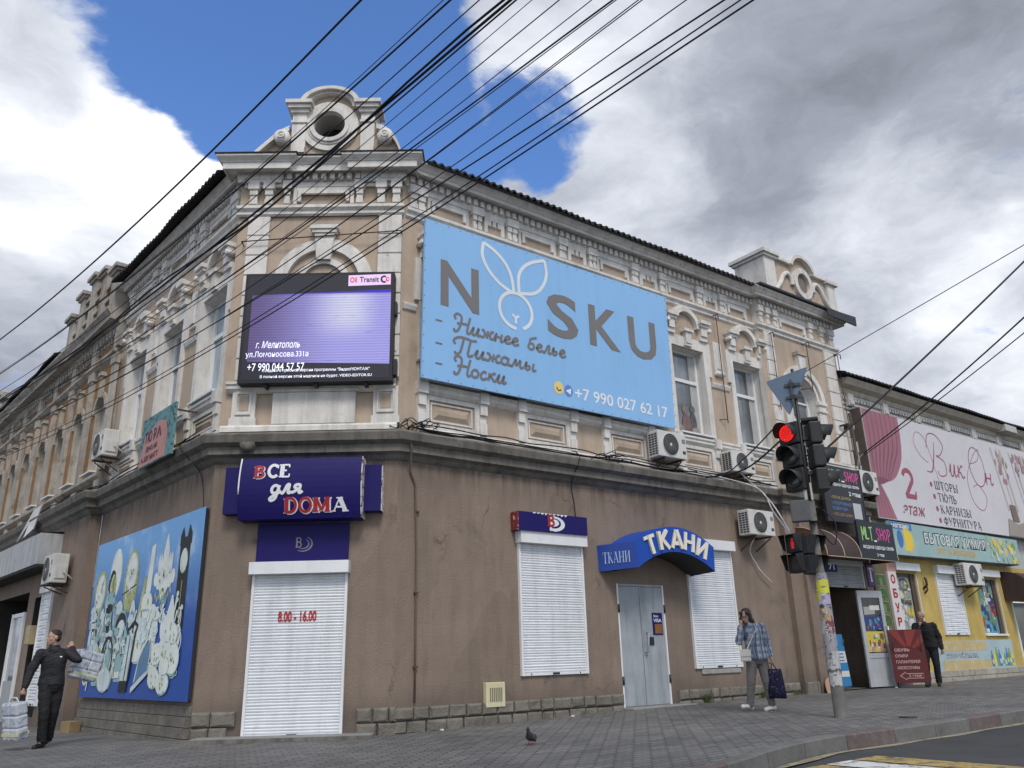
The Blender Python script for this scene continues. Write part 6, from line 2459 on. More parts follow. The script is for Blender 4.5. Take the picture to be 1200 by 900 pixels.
# brown awning at the far right
aw = thing('shop_awning', 'dark brown rounded awning over the far right shop door', 'awning', at(FR, 23.8, 2.5))
brn = mat('brown awning cloth', (.062, .040, .036), .7, .12, 3, streak=.2)
g = MB()
n = 10
vs = []
for k in range(n + 1):
    a = pi / 2 * k / n
    vs += [(-1.1, -.85 * sin(a), .38 + .55 * cos(a)), (1.6, -.85 * sin(a), .38 + .55 * cos(a))]
vs += [(-1.1, -.86, 0), (1.6, -.86, 0)]
g.add(vs, [(2 * k, 2 * k + 1, 2 * k + 3, 2 * k + 2) for k in range(n + 1)], brn)
for x in (-1.1, 1.6):
    sd_ = [(x, -.85 * sin(pi / 2 * k / n), .38 + .55 * cos(pi / 2 * k / n)) for k in range(n + 1)] + [(x, -.86, 0), (x, 0, 0)]
    g.add(sd_, [tuple(range(len(sd_)))], brn)
g.build('cover', aw)

# ------------------------------------------------------------------ the shoe shop entrance
aw = thing('shop_awning', 'brown barrel awning with beige piping over the open shop entrance', 'awning', at(FR, 12.95, 3.30, PO))
g = MB()
vs = []
A0, A1 = -1.55, 1.72
for k in range(n + 1):
    a = pi / 2 * k / n
    vs += [(A0, -.80 * sin(a), .06 + .72 * cos(a)), (A1, -.80 * sin(a), .06 + .72 * cos(a))]
vs += [(A0, -.80, 0), (A1, -.80, 0)]
g.add(vs, [(2 * k, 2 * k + 1, 2 * k + 3, 2 * k + 2) for k in range(n + 1)], brn)
for x in (A0, A1):
    sd_ = [(x, -.80 * sin(pi / 2 * k / n), .06 + .72 * cos(pi / 2 * k / n)) for k in range(n + 1)] + [(x, -.80, 0), (x, 0, 0)]
    g.add(sd_, [tuple(range(len(sd_)))], mat('orange brown awning end', (.13, .058, .03), .7, .15, 3))
g.build('cover', aw)
g = MB()
pip = flat('beige awning piping', (.42, .36, .28))
for x in (A0, A0 + .75, A0 + 1.5, A1):
    g.tube([(x, -.806 * sin(pi / 2 * k / n), .06 + .726 * cos(pi / 2 * k / n)) for k in range(n + 1)] + [(x, -.806, 0)], .014, pip, 6)
g.tube([(A0, -.806, .0), (A1, -.806, .0)], .012, pip, 6)
g.build('piping', aw)

blk_sheet = mat('black sign sheet', (.016, .016, .018), .45, .1, 3, spec=.5)
grf = flat('lime brush lettering', (.36, .62, .20))
pnkl = flat('pink brush lettering', (.68, .10, .34))


def brush(mb, L, x, z, k, h_, w_, y, mt):
    for i, st in enumerate(L):
        ribbon(mb, [(x + a * k, z + b * h_) for a, b in st], w_, y - .0004 * i, mt)


def mlt_letters(mb, x0, x1, z, h_, y):
    k = (x1 - x0) / 7.4
    Ls = {'M': [[(.05, -.15), (.1, 1.05)], [(.1, 1), (.45, .3)], [(.45, .3), (.8, 1.05)], [(.8, 1), (.85, 0)]], 'L': [[(.15, 1.05), (.1, -.05)], [(.1, 0), (.75, .05)]], 'T': [[(0, 1), (.85, 1.06)], [(.42, 1.05), (.4, -.1)]], '_': [[(0, -.1), (.7, -.12)]],
          'S': [[(.75, .85), (.4, 1.05), (.15, .75)], [(.15, .75), (.7, .35)], [(.7, .35), (.4, -.02), (.05, .15)]], 'H': [[(.1, 1.05), (.12, 0)], [(.12, .5), (.7, .5)], [(.7, 1.05), (.72, 0)]], 'O': [[(.4, 1), (.1, .7), (.1, .3), (.4, 0), (.7, .3), (.7, .7), (.4, 1)]], 'P': [[(.15, 1.05), (.12, -.15)], [(.15, 1), (.6, .95), (.7, .7), (.5, .5), (.14, .42)]]}
    x = x0
    for i, c in enumerate('MLT_SHOP'):
        brush(mb, Ls[c], x, z, k, h_, k * .2, y, grf if i < 3 else (txt_white if c == '_' else pnkl))
        x += k * (.75 if c == '_' else .95)


s1 = thing('clothes_shop_sign', 'lower black clothes shop sign with lime and pink brush lettering, fixed before the awning', 'sign', at(FR, 13.77, 3.32, .92))
g = MB()
g.box(-.87, .87, -.04, .02, 0, .96, blk_sheet)
g.build('panel', s1)
g = MB()
mlt_letters(g, -.70, .72, .50, .30, -.043)
text_into(g, 'МОДНАЯ ОДЕЖДА ОБУВЬ', -.72, .76, .24, .34, -.042, txt_white, .03, .003)
text_into(g, '2 этаж', -.12, .22, .07, .15, -.042, txt_white, .03, .003)
g.build('lettering', s1)
s2 = thing('clothes_shop_sign', 'upper black clothes shop sign with coloured list, on the wall behind the traffic light', 'sign', at(FR, 13.05, 4.26, PO + .46))
g = MB()
g.box(-.88, .90, -.04, .02, 0, 1.50, mat('charcoal sign sheet', (.040, .039, .043), .5, .1, 3))
g.box(-.92, -.88, -.05, .03, -.02, 1.52, black_m)
g.box(.90, .94, -.05, .03, -.02, 1.52, black_m)
g.build('panel', s2)
g = MB()
mlt_letters(g, -.55, .86, 1.14, .25, -.043)
text_into(g, 'МОДНАЯ ОДЕЖДА ОБУВЬ', -.55, .80, .95, 1.04, -.042, txt_white, .03, .003)
text_into(g, '2 этаж', .25, .82, .74, .86, -.042, txt_white, .03, .003)
for t_, z, c in (('• ПЛАТЬЯ, ДЖИНСЫ', .60, flat('dull yellow print', (.42, .34, .14))), ('• СПОРТИВНАЯ', .45, flat('dull blue print', (.13, .22, .45))), ('  ОДЕЖДА', .31, MATS['dull blue print']), ('• ВСЕ ДЛЯ ДОМА', .15, flat('dull orange print', (.40, .22, .12)))):
    text_into(g, t_, -.62, .28 if 'ОДЕЖ' not in t_ else .1, z, z + .09, -.042, c, .02, .003)
g.quad((.36, -.0425, .14), (.74, -.0425, .14), (.74, -.0425, .56), (.36, -.0425, .56), flat('blank white label', (.50, .51, .54)))
g.build('lettering', s2)

# half raised shutter, open door, door-side signs: parts of the building where fixed, things where hung
rl = roller(bld, FR, 12.46, 14.30, 2.66, 3.24, 3.37, -PO + .10, .10, mat('grey shutter metal', (.33, .34, .35), .5, .08, 3, streak=.2), pitch=.07, hw=-.02)
dr = sub('glazed_door', bld, MR @ Matrix.Translation((13.60, -PO - .03, .16)) @ Matrix.Rotation(radians(-11), 4, 'Z') @ Matrix.Translation((.94, 0, 0)))
g = MB()
gd = mat('grey aluminium door', (.40, .42, .44), .45, .08, 4, streak=.15, spec=.5)
D0 = -.92
g.box(D0, D0 + .12, -.05, .0, .02, 2.42, gd)
g.box(-.12, 0, -.05, .0, .02, 2.42, gd)
g.box(D0 + .12, -.12, -.05, 0, 2.24, 2.42, gd)
g.box(D0 + .12, -.12, -.05, 0, .72, .84, gd)
g.box(D0 + .12, -.12, -.05, 0, .02, .16, gd)
g.box(D0 + .12, -.12, -.035, -.015, .16, .72, gd)
g.build('leaf', dr)
g = MB()
g.quad((D0 + .12, -.025, .84), (-.12, -.025, .84), (-.12, -.025, 2.24), (D0 + .12, -.025, 2.24), glass_d)
g.build('pane', dr)
g = MB()
collage(g, D0 + .14, -.14, .87, 1.38, -.028, 31, 26, pm[3], [pm[3], pm[7], pm[1], pm[2], pm[5]])
collage(g, D0 + .14, -.14, 1.42, 1.76, -.028, 33, 16, pm[6], [pm[6], pm[4], pm[7], pm[0]])
g.quad((D0 + .18, -.030, 1.80), (-.34, -.030, 1.82), (-.34, -.030, 2.02), (D0 + .18, -.030, 2.0), flat('grey notice paper', (.36, .36, .33)))
g.quad((-.52, -.032, 1.92), (-.16, -.032, 1.92), (-.16, -.032, 2.04), (-.52, -.032, 2.04), pm[2])
g.build('stickers', dr)
g = MB()
g.tube([(-.05, -.05, 1.05), (-.05, -.12, 1.05), (-.05, -.12, 1.5), (-.05, -.05, 1.5)], .018, white_metal, 8)
g.build('handle', dr)

ob = thing('vertical_sign', 'narrow white vertical sign with red letters for shoes', 'sign', at(FR, 15.74, 1.55, .02))
g = MB()
g.box(-.22, .22, -.10, 0, 0, 1.86, mat('white sign sheet', (.66, .64, .63), .5, .05, 3))
g.box(-.222, .222, -.102, -.05, 1.62, 1.862, mat('salmon top band', (.55, .30, .24), .5, .1, 3))
g.build('panel', ob)
g = MB()
for k, c in enumerate('ОБУВ'):
    text_into(g, c, -.11, .12, 1.28 - k * .39, 1.54 - k * .39, -.102, txt_red, .04, .004)
g.build('lettering', ob)
pp = thing('vertical_sign', 'tall brownish vertical sign with green and red letters and leaf print beside the open door', 'sign', at(FR, 15.16, .25, .03))
g = MB()
g.box(-.32, .32, -.05, 0, 0, 3.12, mat('tan printed sheet', (.165, .135, .085), .6, .15, 2.5, stain=((.07, .09, .04), .55, .68, 4)))
g.build('panel', pp)
g = MB()
gl1 = mat('dark green letters', (.055, .13, .035), .6, .2, 8)
ol1 = flat('pale letter edge', (.32, .36, .20))
for k, (c, a, mt_) in enumerate((('п', .22, gl1), ('а', .22, gl1), ('п', .22, gl1), ('а', .22, gl1), ('а', .16, mat('orange letters', (.34, .10, .03), .6, .2, 8)), ('я', .18, txt_red))):
    z = 2.52 - k * .36
    text_into(g, c, -a - .015, a + .015, z - .012, z + .30, -.052, ol1, .10, .003)
    text_into(g, c, -a, a, z, z + .285, -.056, mt_, .06, .003)
collage(g, -.30, .30, .05, .62, -.053, 44, 40, mat('leaf print green', (.04, .10, .025), .6, .3, 5), [mat('leaf print green', (0, 0, 0)), greenp, pm[2], pm[5], pm[3]])
g.build('lettering', pp)
tt = thing('letter_panel', 'small purple panel with one yellow letter above the open shop door', 'sign', at(FR, 14.52, 2.72, PO + .01))
g = MB()
g.box(-.16, .16, -.03, 0, 0, .60, flat('purple sheet', (.11, .05, .20)))
g.build('panel', tt)
g = MB()
serif_into(g, 'Т', -.11, .11, .12, .48, -.033, cream, 1.6)
g.build('lettering', tt)
ls = thing('side_poster', 'lilac poster with yellow vertical letters left of the shop entrance', 'poster', at(FR, 12.10, 1.35, PO + .11))
g = MB()
g.box(-.18, .22, -.012, 0, 0, 1.98, mat('lilac print', (.40, .30, .50), .6, .15, 2, stain=((.60, .57, .62), .5, .65, 2.5)))
g.build('panel', ls)
g = MB()
for k, c in enumerate('ЦТОР'):
    text_into(g, c, -.14, .08, 1.58 - k * .32, 1.86 - k * .32, -.013, flat('mustard letters', (.55, .44, .05)), .08, .003)
g.build('lettering', ls)
lp = thing('leaning_panel', 'pale round-topped board leaning at the foot of the wall left of the shop entrance', 'board', at(FR, 11.70, gz(7.4), PO + .24))
g = MB()
P_ = [(-.24, 0), (.24, 0)] + [(.24 * cos(a), .10 + .26 * sin(a)) for a in [pi * k / 10 for k in range(11)]]
g.prism(P_, 0, .02, mat('salmon board', (.42, .26, .19), .7, .1, 4), Matrix.Rotation(radians(-14), 4, 'X'))
g.build('panel', lp)
bnb = thing('notice_stand', 'blue and white notice stand standing inside the open shop entrance', 'stand', at(FR, 12.98, .17, PO - .22))
g = MB()
M_ = Matrix.Rotation(radians(-4), 4, 'X')
g.box(-.24, .24, -.02, .01, .05, 1.32, flat('blue stand sheet', (.035, .20, .42)), M_)
g.box(-.22, .22, -.026, -.02, .62, .90, pm[2], M_)
g.box(-.22, .22, -.026, -.02, .28, .42, pm[2], M_)
for z in (.82, .74, .66):
    g.box(-.16, .12, -.029, -.026, z, z + .03, flat('blue stand sheet', (.035, .2, .42)), M_)
g.build('panel', bnb)
g = MB()
g.tube([(-.2, .0, 1.2), (-.2, .38, 0)], .012, black_m, 6)
g.tube([(.2, .0, 1.2), (.2, .38, 0)], .012, black_m, 6)
g.tube([(-.22, -.02, 0), (-.22, -.01, .1)], .012, black_m, 6)
g.tube([(.22, -.02, 0), (.22, -.01, .1)], .012, black_m, 6)
g.build('leg', bnb)
ac_unit(FR, 14.72, 5.22, .12, 'air conditioner hung beside the left edge of the curtain banner', w_=.95, h_=.66, d_=.36)
ac_unit(FR, 19.9, 2.88, .12, 'air conditioner on the yellow wall between two shop windows', w_=1.15, h_=.66, d_=.36)
hn = MB()
hn.box(12.16, 12.66, -PO - .22, -PO - .20, 3.0, 3.2, navy)
text_into(hn, '71', 12.28, 12.54, 3.06, 3.20, -PO - .221, txt_white, .02, .003)
hn.box(12.3, 12.5, -PO - .20, -PO - .0, 3.1, 3.13, black_m)
tag(hn.build('house_number', None, FR), 'small navy house number plate under the brown barrel awning', 'number plate')


# ------------------------------------------------------------------ traffic light
PB = Vector((4.92, 13.36, gz(4.92)))
NB = Vector((PB.x, PB.y, 0)).normalized()           # away from the street side
UB = Vector((NB.y, -NB.x, 0))
PF = Matrix((UB, NB, Vector((0, 0, 1)))).transposed().to_4x4()
PF.translation = PB
tl = thing('traffic_light', 'grey pole with red traffic light, pedestrian lights and yield sign seen from behind', 'traffic light', PF)
polem = mat('dirty grey pole', (.17, .165, .155), .8, .25, 4, .3, stain=((.07, .068, .06), .52, .7, 5))
g = MB()
g.lathe([(.10, -.05), (.10, .0), (.096, .7), (.088, 1.4), (.08, 2.1), (.065, 2.3), (.058, 3.0)], polem, Matrix.Translation((-.024, 0, 0)), 20)
g.tube([(-.02, -.14, 2.95), (-.015, -.14, 4.2), (.0, -.14, 5.62)], .026, black_m, 8)
g.lathe([(.030, 2.9), (.030, 5.6)], mat('grey post tube', (.12, .12, .12), .6, .1, 5), Matrix.Translation((-.02, 0.02, 0)), 12)
g.build('pole', tl)
lens_red = bpy.data.materials.new('lit red lamp')
lens_red.use_nodes = True
N = NT(lens_red.node_tree)
out = N.new('ShaderNodeOutputMaterial')
e_ = N.new('ShaderNodeEmission')
N.t.links.new(e_.outputs[0], out.inputs[0])
N.put(e_, 'Color', (1, .035, .03))
N.put(e_, 'Strength', 1.5)
red_glow = mat('red lit lens body', (.24, .003, .005), .35, 0, emit=.08)
lens_dark = mat('unlit lens', (.035, .035, .03), .2, .1, 8, spec=.7)
lens_refl = mat('unlit lens with yellow reflection', (.16, .13, .04), .3, .1, 8)  # unlit lens, a dim yellow reflection put into its colour


def face_mx(u, d, z, fu, fd):
    f = Vector((fu, fd, 0)).normalized()            # direction the lamp looks
    ey = -f
    ez = Vector((0, 0, 1))
    ex = ey.cross(ez)
    m_ = Matrix((ex, ey, ez)).transposed().to_4x4()
    m_.translation = Vector((u, d, z))
    return m_


def visor(mb, r, cz, y, L, mt, M, cover=250):
    n = 18
    a0 = radians(90 - cover / 2)
    vs = []
    for k in range(n + 1):
        a = a0 + radians(cover) * k / n
        f = .55 + .45 * sin(max(0, min(pi, pi * k / n)))
        vs += [(r * cos(a), y, cz + r * sin(a)), (r * 1.02 * cos(a), y - L * f, cz + r * 1.02 * sin(a) - .02), (r * 1.05 * cos(a), y - L * f, cz + r * 1.05 * sin(a) - .015), (r * 1.05 * cos(a), y, cz + r * 1.05 * sin(a))]
    fs = []
    for k in range(n):
        p, q = 4 * k, 4 * k + 4
        fs += [(p, q, q + 1, p + 1), (p + 1, q + 1, q + 2, p + 2), (p + 2, q + 2, q + 3, p + 3)]
    mb.add(vs, fs, mt, True, M)


def signal_head(M, lit):
    h = sub('signal_head', tl, M)
    for k in range(3):
        b = MB()
        z = .40 * (2 - k)
        b.box(-.19, .19, 0, .20, z + .008, z + .392, black_p, None, .03)
        b.build('housing', h)
        b = MB()
        visor(b, .165, z + .20, .0, .24, black_p, None, 215)
        b.build('visor', h)
        b = MB()
        if lit and k == 0:
            b.lathe([(0, 0), (.15, 0), (.14, .02), (0, .03)], red_glow, Matrix.Translation((0, .0, z + .2)) @ Matrix.Rotation(pi / 2, 4, 'X'), 24)
            for rr, cnt in ((0, 1), (.03, 6), (.058, 12), (.086, 18), (.112, 24), (.134, 28)):
                for q in range(cnt):
                    a = 2 * pi * q / cnt
                    b.ball((rr * cos(a), -.032, z + .2 + rr * sin(a)), .0085, lens_red, None, 6, 4)
        else:
            b.lathe([(0, 0), (.15, 0), (.13, .02), (0, .03)], lens_dark, Matrix.Translation((0, .0, z + .2)) @ Matrix.Rotation(pi / 2, 4, 'X'), 24)
        o = b.build('lens', h)
        if lit and k == 0:
            o['label'] = 'lit red LED lens'
    b = MB()
    b.box(-.05, .05, .20, .30, .3, .36, black_m)
    b.box(-.05, .05, .20, .30, .9, .96, black_m)
    b.build('clamp', h)


signal_head(face_mx(-.22, -.10, 3.50, -.52, -.85), True)
signal_head(face_mx(.28, .02, 3.46, .96, .28), False)
b = MB()
b.box(.02, .30, -.12, .16, 4.68, 4.74, black_p, None, .015)
b.build('top_bracket', tl)
b = MB()
b.box(-.34, -.04, -.26, -.10, 2.98, 3.33, mat('grey junction box', (.10, .105, .11), .6, .12, 4, stain=((.05, .05, .05), .55, .75, 5)), None, .015)
b.box(-.04, .05, -.22, .0, 2.98, 3.30, polem)
b.box(-.10, .04, -.14, -.06, 3.32, 3.62, mat('pale conduit', (.45, .45, .43), .7, .1, 5), None, .02)
b.build('junction_box', tl)


def ped_head(M, lit):
    h = sub('pedestrian_signal', tl, M)
    for k in range(2):
        b = MB()
        z = .32 * (1 - k)
        b.box(-.155, .155, 0, .17, z + .006, z + .314, black_p, None, .02)
        b.build('housing', h)
        b = MB()
        for p in (((-.155, -.16, z + .29), (.155, -.16, z + .29), (.155, 0, z + .312), (-.155, 0, z + .312)), ((-.155, -.16, z + .29), (-.155, 0, z + .312), (-.155, 0, z + .03), (-.155, -.07, z + .06)), ((.155, -.16, z + .29), (.155, 0, z + .312), (.155, 0, z + .03), (.155, -.07, z + .06))):
            b.quad(*p, black_p)
        b.build('visor', h)
        b = MB()
        b.disc(0, z + .16, .115, .115, -.004, lens_dark if not (not lit and k == 1) else lens_refl, 20)
        if lit and k == 0:
            rm = mat('lit red figure', (.62, .02, .03), .4, 0, emit=.35)
            b.disc(0, z + .215, .022, .022, -.008, rm, 10)
            b.sheet([(-.035, z + .185), (.035, z + .185), (.03, z + .12), (.022, z + .07), (-.022, z + .07), (-.03, z + .12)], -.008, rm)
        o = b.build('lens', h)


ped_head(face_mx(-.38, -.08, 2.18, -.62, -.78), True)
ped_head(face_mx(-.06, -.06, 2.14, .70, -.40), False)
b = MB()
b.box(-.30, .0, -.03, .03, 2.30, 2.34, black_m)
b.box(-.30, .0, -.03, .03, 2.70, 2.74, black_m)
b.build('clamp', tl)
ys = sub('yield_sign', tl, Matrix.Translation((0, -.16, 0)))
b = MB()
tri = [(-.461, 5.445), (.263, 5.624), (-.144, 4.792)]
rp = []
for i in range(3):
    p, q, r = Vector(tri[i - 1]), Vector(tri[i]), Vector(tri[(i + 1) % 3])
    a, c = q + (p - q).normalized() * .045, q + (r - q).normalized() * .045
    rp += [tuple(a), tuple((a + c) / 2 * .5 + q * .5), tuple(c)]
b.prism(rp, -.008, .008, mat('blue-grey back of sign', (.115, .165, .235), .55, .08, 3, stain=((.09, .12, .16), .5, .7, 3)))
b.build('plate', ys)
b = MB()
for z in (5.08, 5.30):
    b.box(-.16, .10, -.035, -.008, z, z + .05, mat('grey clamp', (.06, .065, .075), .5, .2, 8))
    b.box(-.09, .0, -.055, .06, z - .01, z + .06, black_m)
b.box(-.07, -.035, -.05, -.01, 4.78, 5.42, MATS['grey clamp'])
b.build('clamp', ys)
rnd = random.Random(3)
pal = [mat('paper white', (.46, .46, .47), .8, .2, 9, stain=((.16, .16, .17), .56, .64, 18)), mat('paper grey', (.30, .30, .32), .8, .25, 9, stain=((.10, .10, .11), .54, .62, 16)), mat('paper yellow', (.55, .55, .07), .8, .15, 9, stain=((.05, .05, .03), .60, .64, 14)), mat('paper lilac', (.34, .30, .46), .8, .2, 9, stain=((.5, .5, .52), .52, .6, 12)), mat('paper tan', (.42, .30, .17), .8, .25, 9, stain=((.5, .48, .42), .54, .6, 14)), mat('paper wine', (.18, .06, .08), .8, .2, 9, stain=((.4, .38, .38), .54, .6, 14))]


def wrap(z0, z1, a0, a1, r, mt, name='paper_notice'):
    b = MB()
    vs = []
    n = 10
    for k in range(n + 1):
        a = radians(a0 + (a1 - a0) * k / n)
        jb_, jt = rnd.uniform(-.02, .02), rnd.uniform(-.015, .015)
        rr = r + rnd.uniform(0, .004)
        vs += [(-.024 + rr * cos(a), rr * sin(a), z0 + jb_), (-.024 + rr * cos(a), rr * sin(a), z1 + jt)]
    b.add(vs, [(2 * k, 2 * k + 2, 2 * k + 3, 2 * k + 1) for k in range(n)], mt, True)
    for q in range(5):
        z = z0 + (z1 - z0) * (.2 + .14 * q)
        aa = radians((a0 + a1) / 2 + rnd.uniform(-15, 15))
        if rnd.random() < .4:
            vs = []
            for k in range(5):
                a = aa + .12 * k - .24
                vs += [(-.024 + (r + .006) * cos(a), (r + .006) * sin(a), z), (-.024 + (r + .006) * cos(a), (r + .006) * sin(a), z + .012)]
            b.add(vs, [(2 * k, 2 * k + 2, 2 * k + 3, 2 * k + 1) for k in range(4)], rnd.choice((txt_black, pal[5], pal[1])))
    b.build(name, tl)


zs = [(.62, .92, 0, 180), (.85, 1.0, 185, 300), (.70, .98, 200, 345), (.98, 1.22, 190, 330), (1.2, 1.34, 200, 300), (1.22, 1.44, 250, 350), (1.42, 1.62, 200, 310), (1.5, 1.66, 260, 350), (1.66, 1.86, 205, 345), (1.84, 2.06, 215, 350), (2.04, 2.16, 200, 330), (1.30, 1.5, 180, 250), (1.74, 1.9, 180, 240), (1.06, 1.2, 300, 360), (.46, .66, 215, 330)]
order = [0, 1, 0, 1, 0, 5, 4, 1, 3, 2, 1, 0, 2, 3, 0]
for (z0, z1, a0, a1), c in zip(zs, order):
    wrap(z0, z1, a0, a1, .098 + rnd.uniform(0, .004), pal[c])

# ------------------------------------------------------------------ people
TMPN = [0]


def remesh(mb, voxel, it=2, name='body'):
    """One continuous skin over overlapping shapes."""
    me = mb.mesh(name)
    ob = bpy.data.objects.new('tmp', me)
    COL.objects.link(ob)
    rm = ob.modifiers.new('r', 'REMESH')
    rm.mode = 'VOXEL'
    rm.voxel_size = voxel
    rm.use_smooth_shade = True
    sm = ob.modifiers.new('s', 'SMOOTH')
    sm.iterations = it
    sm.factor = .5
    dg = bpy.context.evaluated_depsgraph_get()
    new = bpy.data.meshes.new_from_object(ob.evaluated_get(dg))
    mats = list(me.materials)
    bpy.data.objects.remove(ob)
    bpy.data.meshes.remove(me)
    new.name = name
    new.materials.clear()
    for m_ in mats:
        new.materials.append(m_)
    new.polygons.foreach_set('use_smooth', [True] * len(new.polygons))
    new.polygons.foreach_set('material_index', [0] * len(new.polygons))
    return new


def limb(mb, pts, radii, mt, flat_=None, seg=14):
    """Rounded tapering limb through joints; flat_ = (axis, factor) squashes it along an axis."""
    P = []
    R = []
    n = len(pts)
    for i in range(n - 1):
        for k in range(4):
            t = k / 4
            P.append(Vector(pts[i]).lerp(Vector(pts[i + 1]), t))
            R.append(radii[i] + (radii[i + 1] - radii[i]) * t)
    P.append(Vector(pts[-1]))
    R.append(radii[-1])
    vs, fs = [], []
    ref = None
    for i, p in enumerate(P):
        t = (P[min(i + 1, len(P) - 1)] - P[max(i - 1, 0)]).normalized()
        if ref is None:
            ref = t.orthogonal().normalized()
        ref = (ref - t * ref.dot(t)).normalized()
        bi = t.cross(ref)
        for k in range(seg):
            a = 2 * pi * k / seg
            d = ref * cos(a) + bi * sin(a)
            if flat_:
                ax = Vector(flat_[0])
                d = d - ax * d.dot(ax) * (1 - flat_[1])
            vs.append(p + d * R[i])
    for i in range(len(P) - 1):
        for k in range(seg):
            k2 = (k + 1) % seg
            fs.append((i * seg + k, i * seg + k2, (i + 1) * seg + k2, (i + 1) * seg + k))
    fs.append(tuple(range(seg - 1, -1, -1)))
    fs.append(tuple((len(P) - 1) * seg + k for k in range(seg)))
    mb.add(vs, fs, mt, True)
    for p, r in ((pts[0], radii[0]), (pts[-1], radii[-1])):
        sc = Vector((r, r, r))
        mb.ball(tuple(p), r, mt, rr=(r, r * (flat_[1] if flat_ and abs(flat_[0][1]) > .5 else 1), r))


def torso(mb, rings, mt, seg=20):
    """rings: (centre, half width vector, half depth vector)."""
    vs, fs = [], []
    for c, w_, d_ in rings:
        c, w_, d_ = Vector(c), Vector(w_), Vector(d_)
        for k in range(seg):
            a = 2 * pi * k / seg
            ca, sa = cos(a), sin(a)
            ca = abs(ca) ** .85 * (1 if ca > 0 else -1)
            sa = abs(sa) ** .85 * (1 if sa > 0 else -1)
            vs.append(c + w_ * ca + d_ * sa)
    for i in range(len(rings) - 1):
        for k in range(seg):
            k2 = (k + 1) % seg
            fs.append((i * seg + k, i * seg + k2, (i + 1) * seg + k2, (i + 1) * seg + k))
    fs.append(tuple(range(seg - 1, -1, -1)))
    fs.append(tuple((len(rings) - 1) * seg + k for k in range(seg)))
    mb.add(vs, fs, mt, True)


def frame_of(fwd, up=(0, 0, 1)):
    f = Vector(fwd).normalized()
    r = f.cross(Vector(up)).normalized()            # the person's right
    u = r.cross(f)
    return r, f, u


def head_parts(mb, c, fwd, s, mt, up=(0, 0, 1)):
    """Skull, jaw, nose, ears and brow into one body mesh; c is the middle of the head."""
    r, f, u = frame_of(fwd, up)
    M = Matrix((r, f, u)).transposed().to_4x4()
    M.translation = Vector(c)
    mb.ball((0, -.012 * s, .03 * s), 0, mt, M, 18, 12, (.074 * s, .094 * s, .088 * s))
    mb.ball((0, .022 * s, -.035 * s), 0, mt, M, 16, 10, (.060 * s, .068 * s, .082 * s))
    mb.ball((0, .060 * s, -.088 * s), 0, mt, M, 12, 8, (.030 * s, .024 * s, .022 * s))
    mb.ball((0, .082 * s, .022 * s), 0, mt, M, 12, 8, (.048 * s, .012 * s, .010 * s))
    limb_m = MB()
    mb.add([(x * s, y * s, z * s) for x, y, z in ((-.011, .085, .015), (.011, .085, .015), (-.018, .088, -.03), (.018, .088, -.03), (0, .115, -.026), (0, .094, .016), (0, .09, -.036))], [(0, 1, 5), (0, 5, 4, 2), (5, 1, 3, 4), (2, 4, 6), (4, 3, 6), (0, 2, 6, 3, 1)], mt, True, M)
    for sg_ in (-1, 1):
        mb.ball((sg_ * .074 * s, -.008 * s, -.005 * s), 0, mt, M, 10, 8, (.012 * s, .022 * s, .034 * s))
        mb.ball((sg_ * .045 * s, .06 * s, -.02 * s), 0, mt, M, 10, 8, (.02 * s, .022 * s, .022 * s))
    mb.ball((0, .088 * s, -.062 * s), 0, mt, M, 10, 6, (.024 * s, .010 * s, .010 * s))
    return M


def face_parts(parent, M, s, lip, glasses=False):
    e = MB()
    ew, ed = flat('eye white', (.55, .53, .5)), flat('dark iris', (.03, .02, .015))
    br_ = flat('dark brow', (.05, .033, .025))
    for sg_ in (-1, 1):
        e.ball((sg_ * .030 * s, .079 * s, .004 * s), 0, ew, M, 10, 6, (.013 * s, .009 * s, .007 * s))
        e.ball((sg_ * .030 * s, .085 * s, .004 * s), 0, ed, M, 8, 6, (.006 * s, .005 * s, .006 * s))
        e.ball((sg_ * .031 * s, .086 * s, .026 * s), 0, br_, M, 8, 5, (.020 * s, .006 * s, .004 * s))
    e.build('eyes', parent)
    e = MB()
    e.ball((0, .096 * s, -.062 * s), 0, lip, M, 10, 6, (.022 * s, .006 * s, .006 * s))
    e.build('mouth', parent)
    if glasses:
        e = MB()
        for sg_ in (-1, 1):
            P = [(sg_ * .032 * s + .024 * s * cos(a), .100 * s, .004 * s + .018 * s * sin(a)) for a in [2 * pi * k / 14 for k in range(15)]]
            e.tube(P, .0025 * s, black_m, 5, M)
            e.tube([(sg_ * .056 * s, .098 * s, .008 * s), (sg_ * .080 * s, .0, .006 * s)], .0025 * s, black_m, 5, M)
        e.tube([(-.008 * s, .102 * s, .006 * s), (.008 * s, .102 * s, .006 * s)], .0025 * s, black_m, 5, M)
        e.build('glasses', parent)


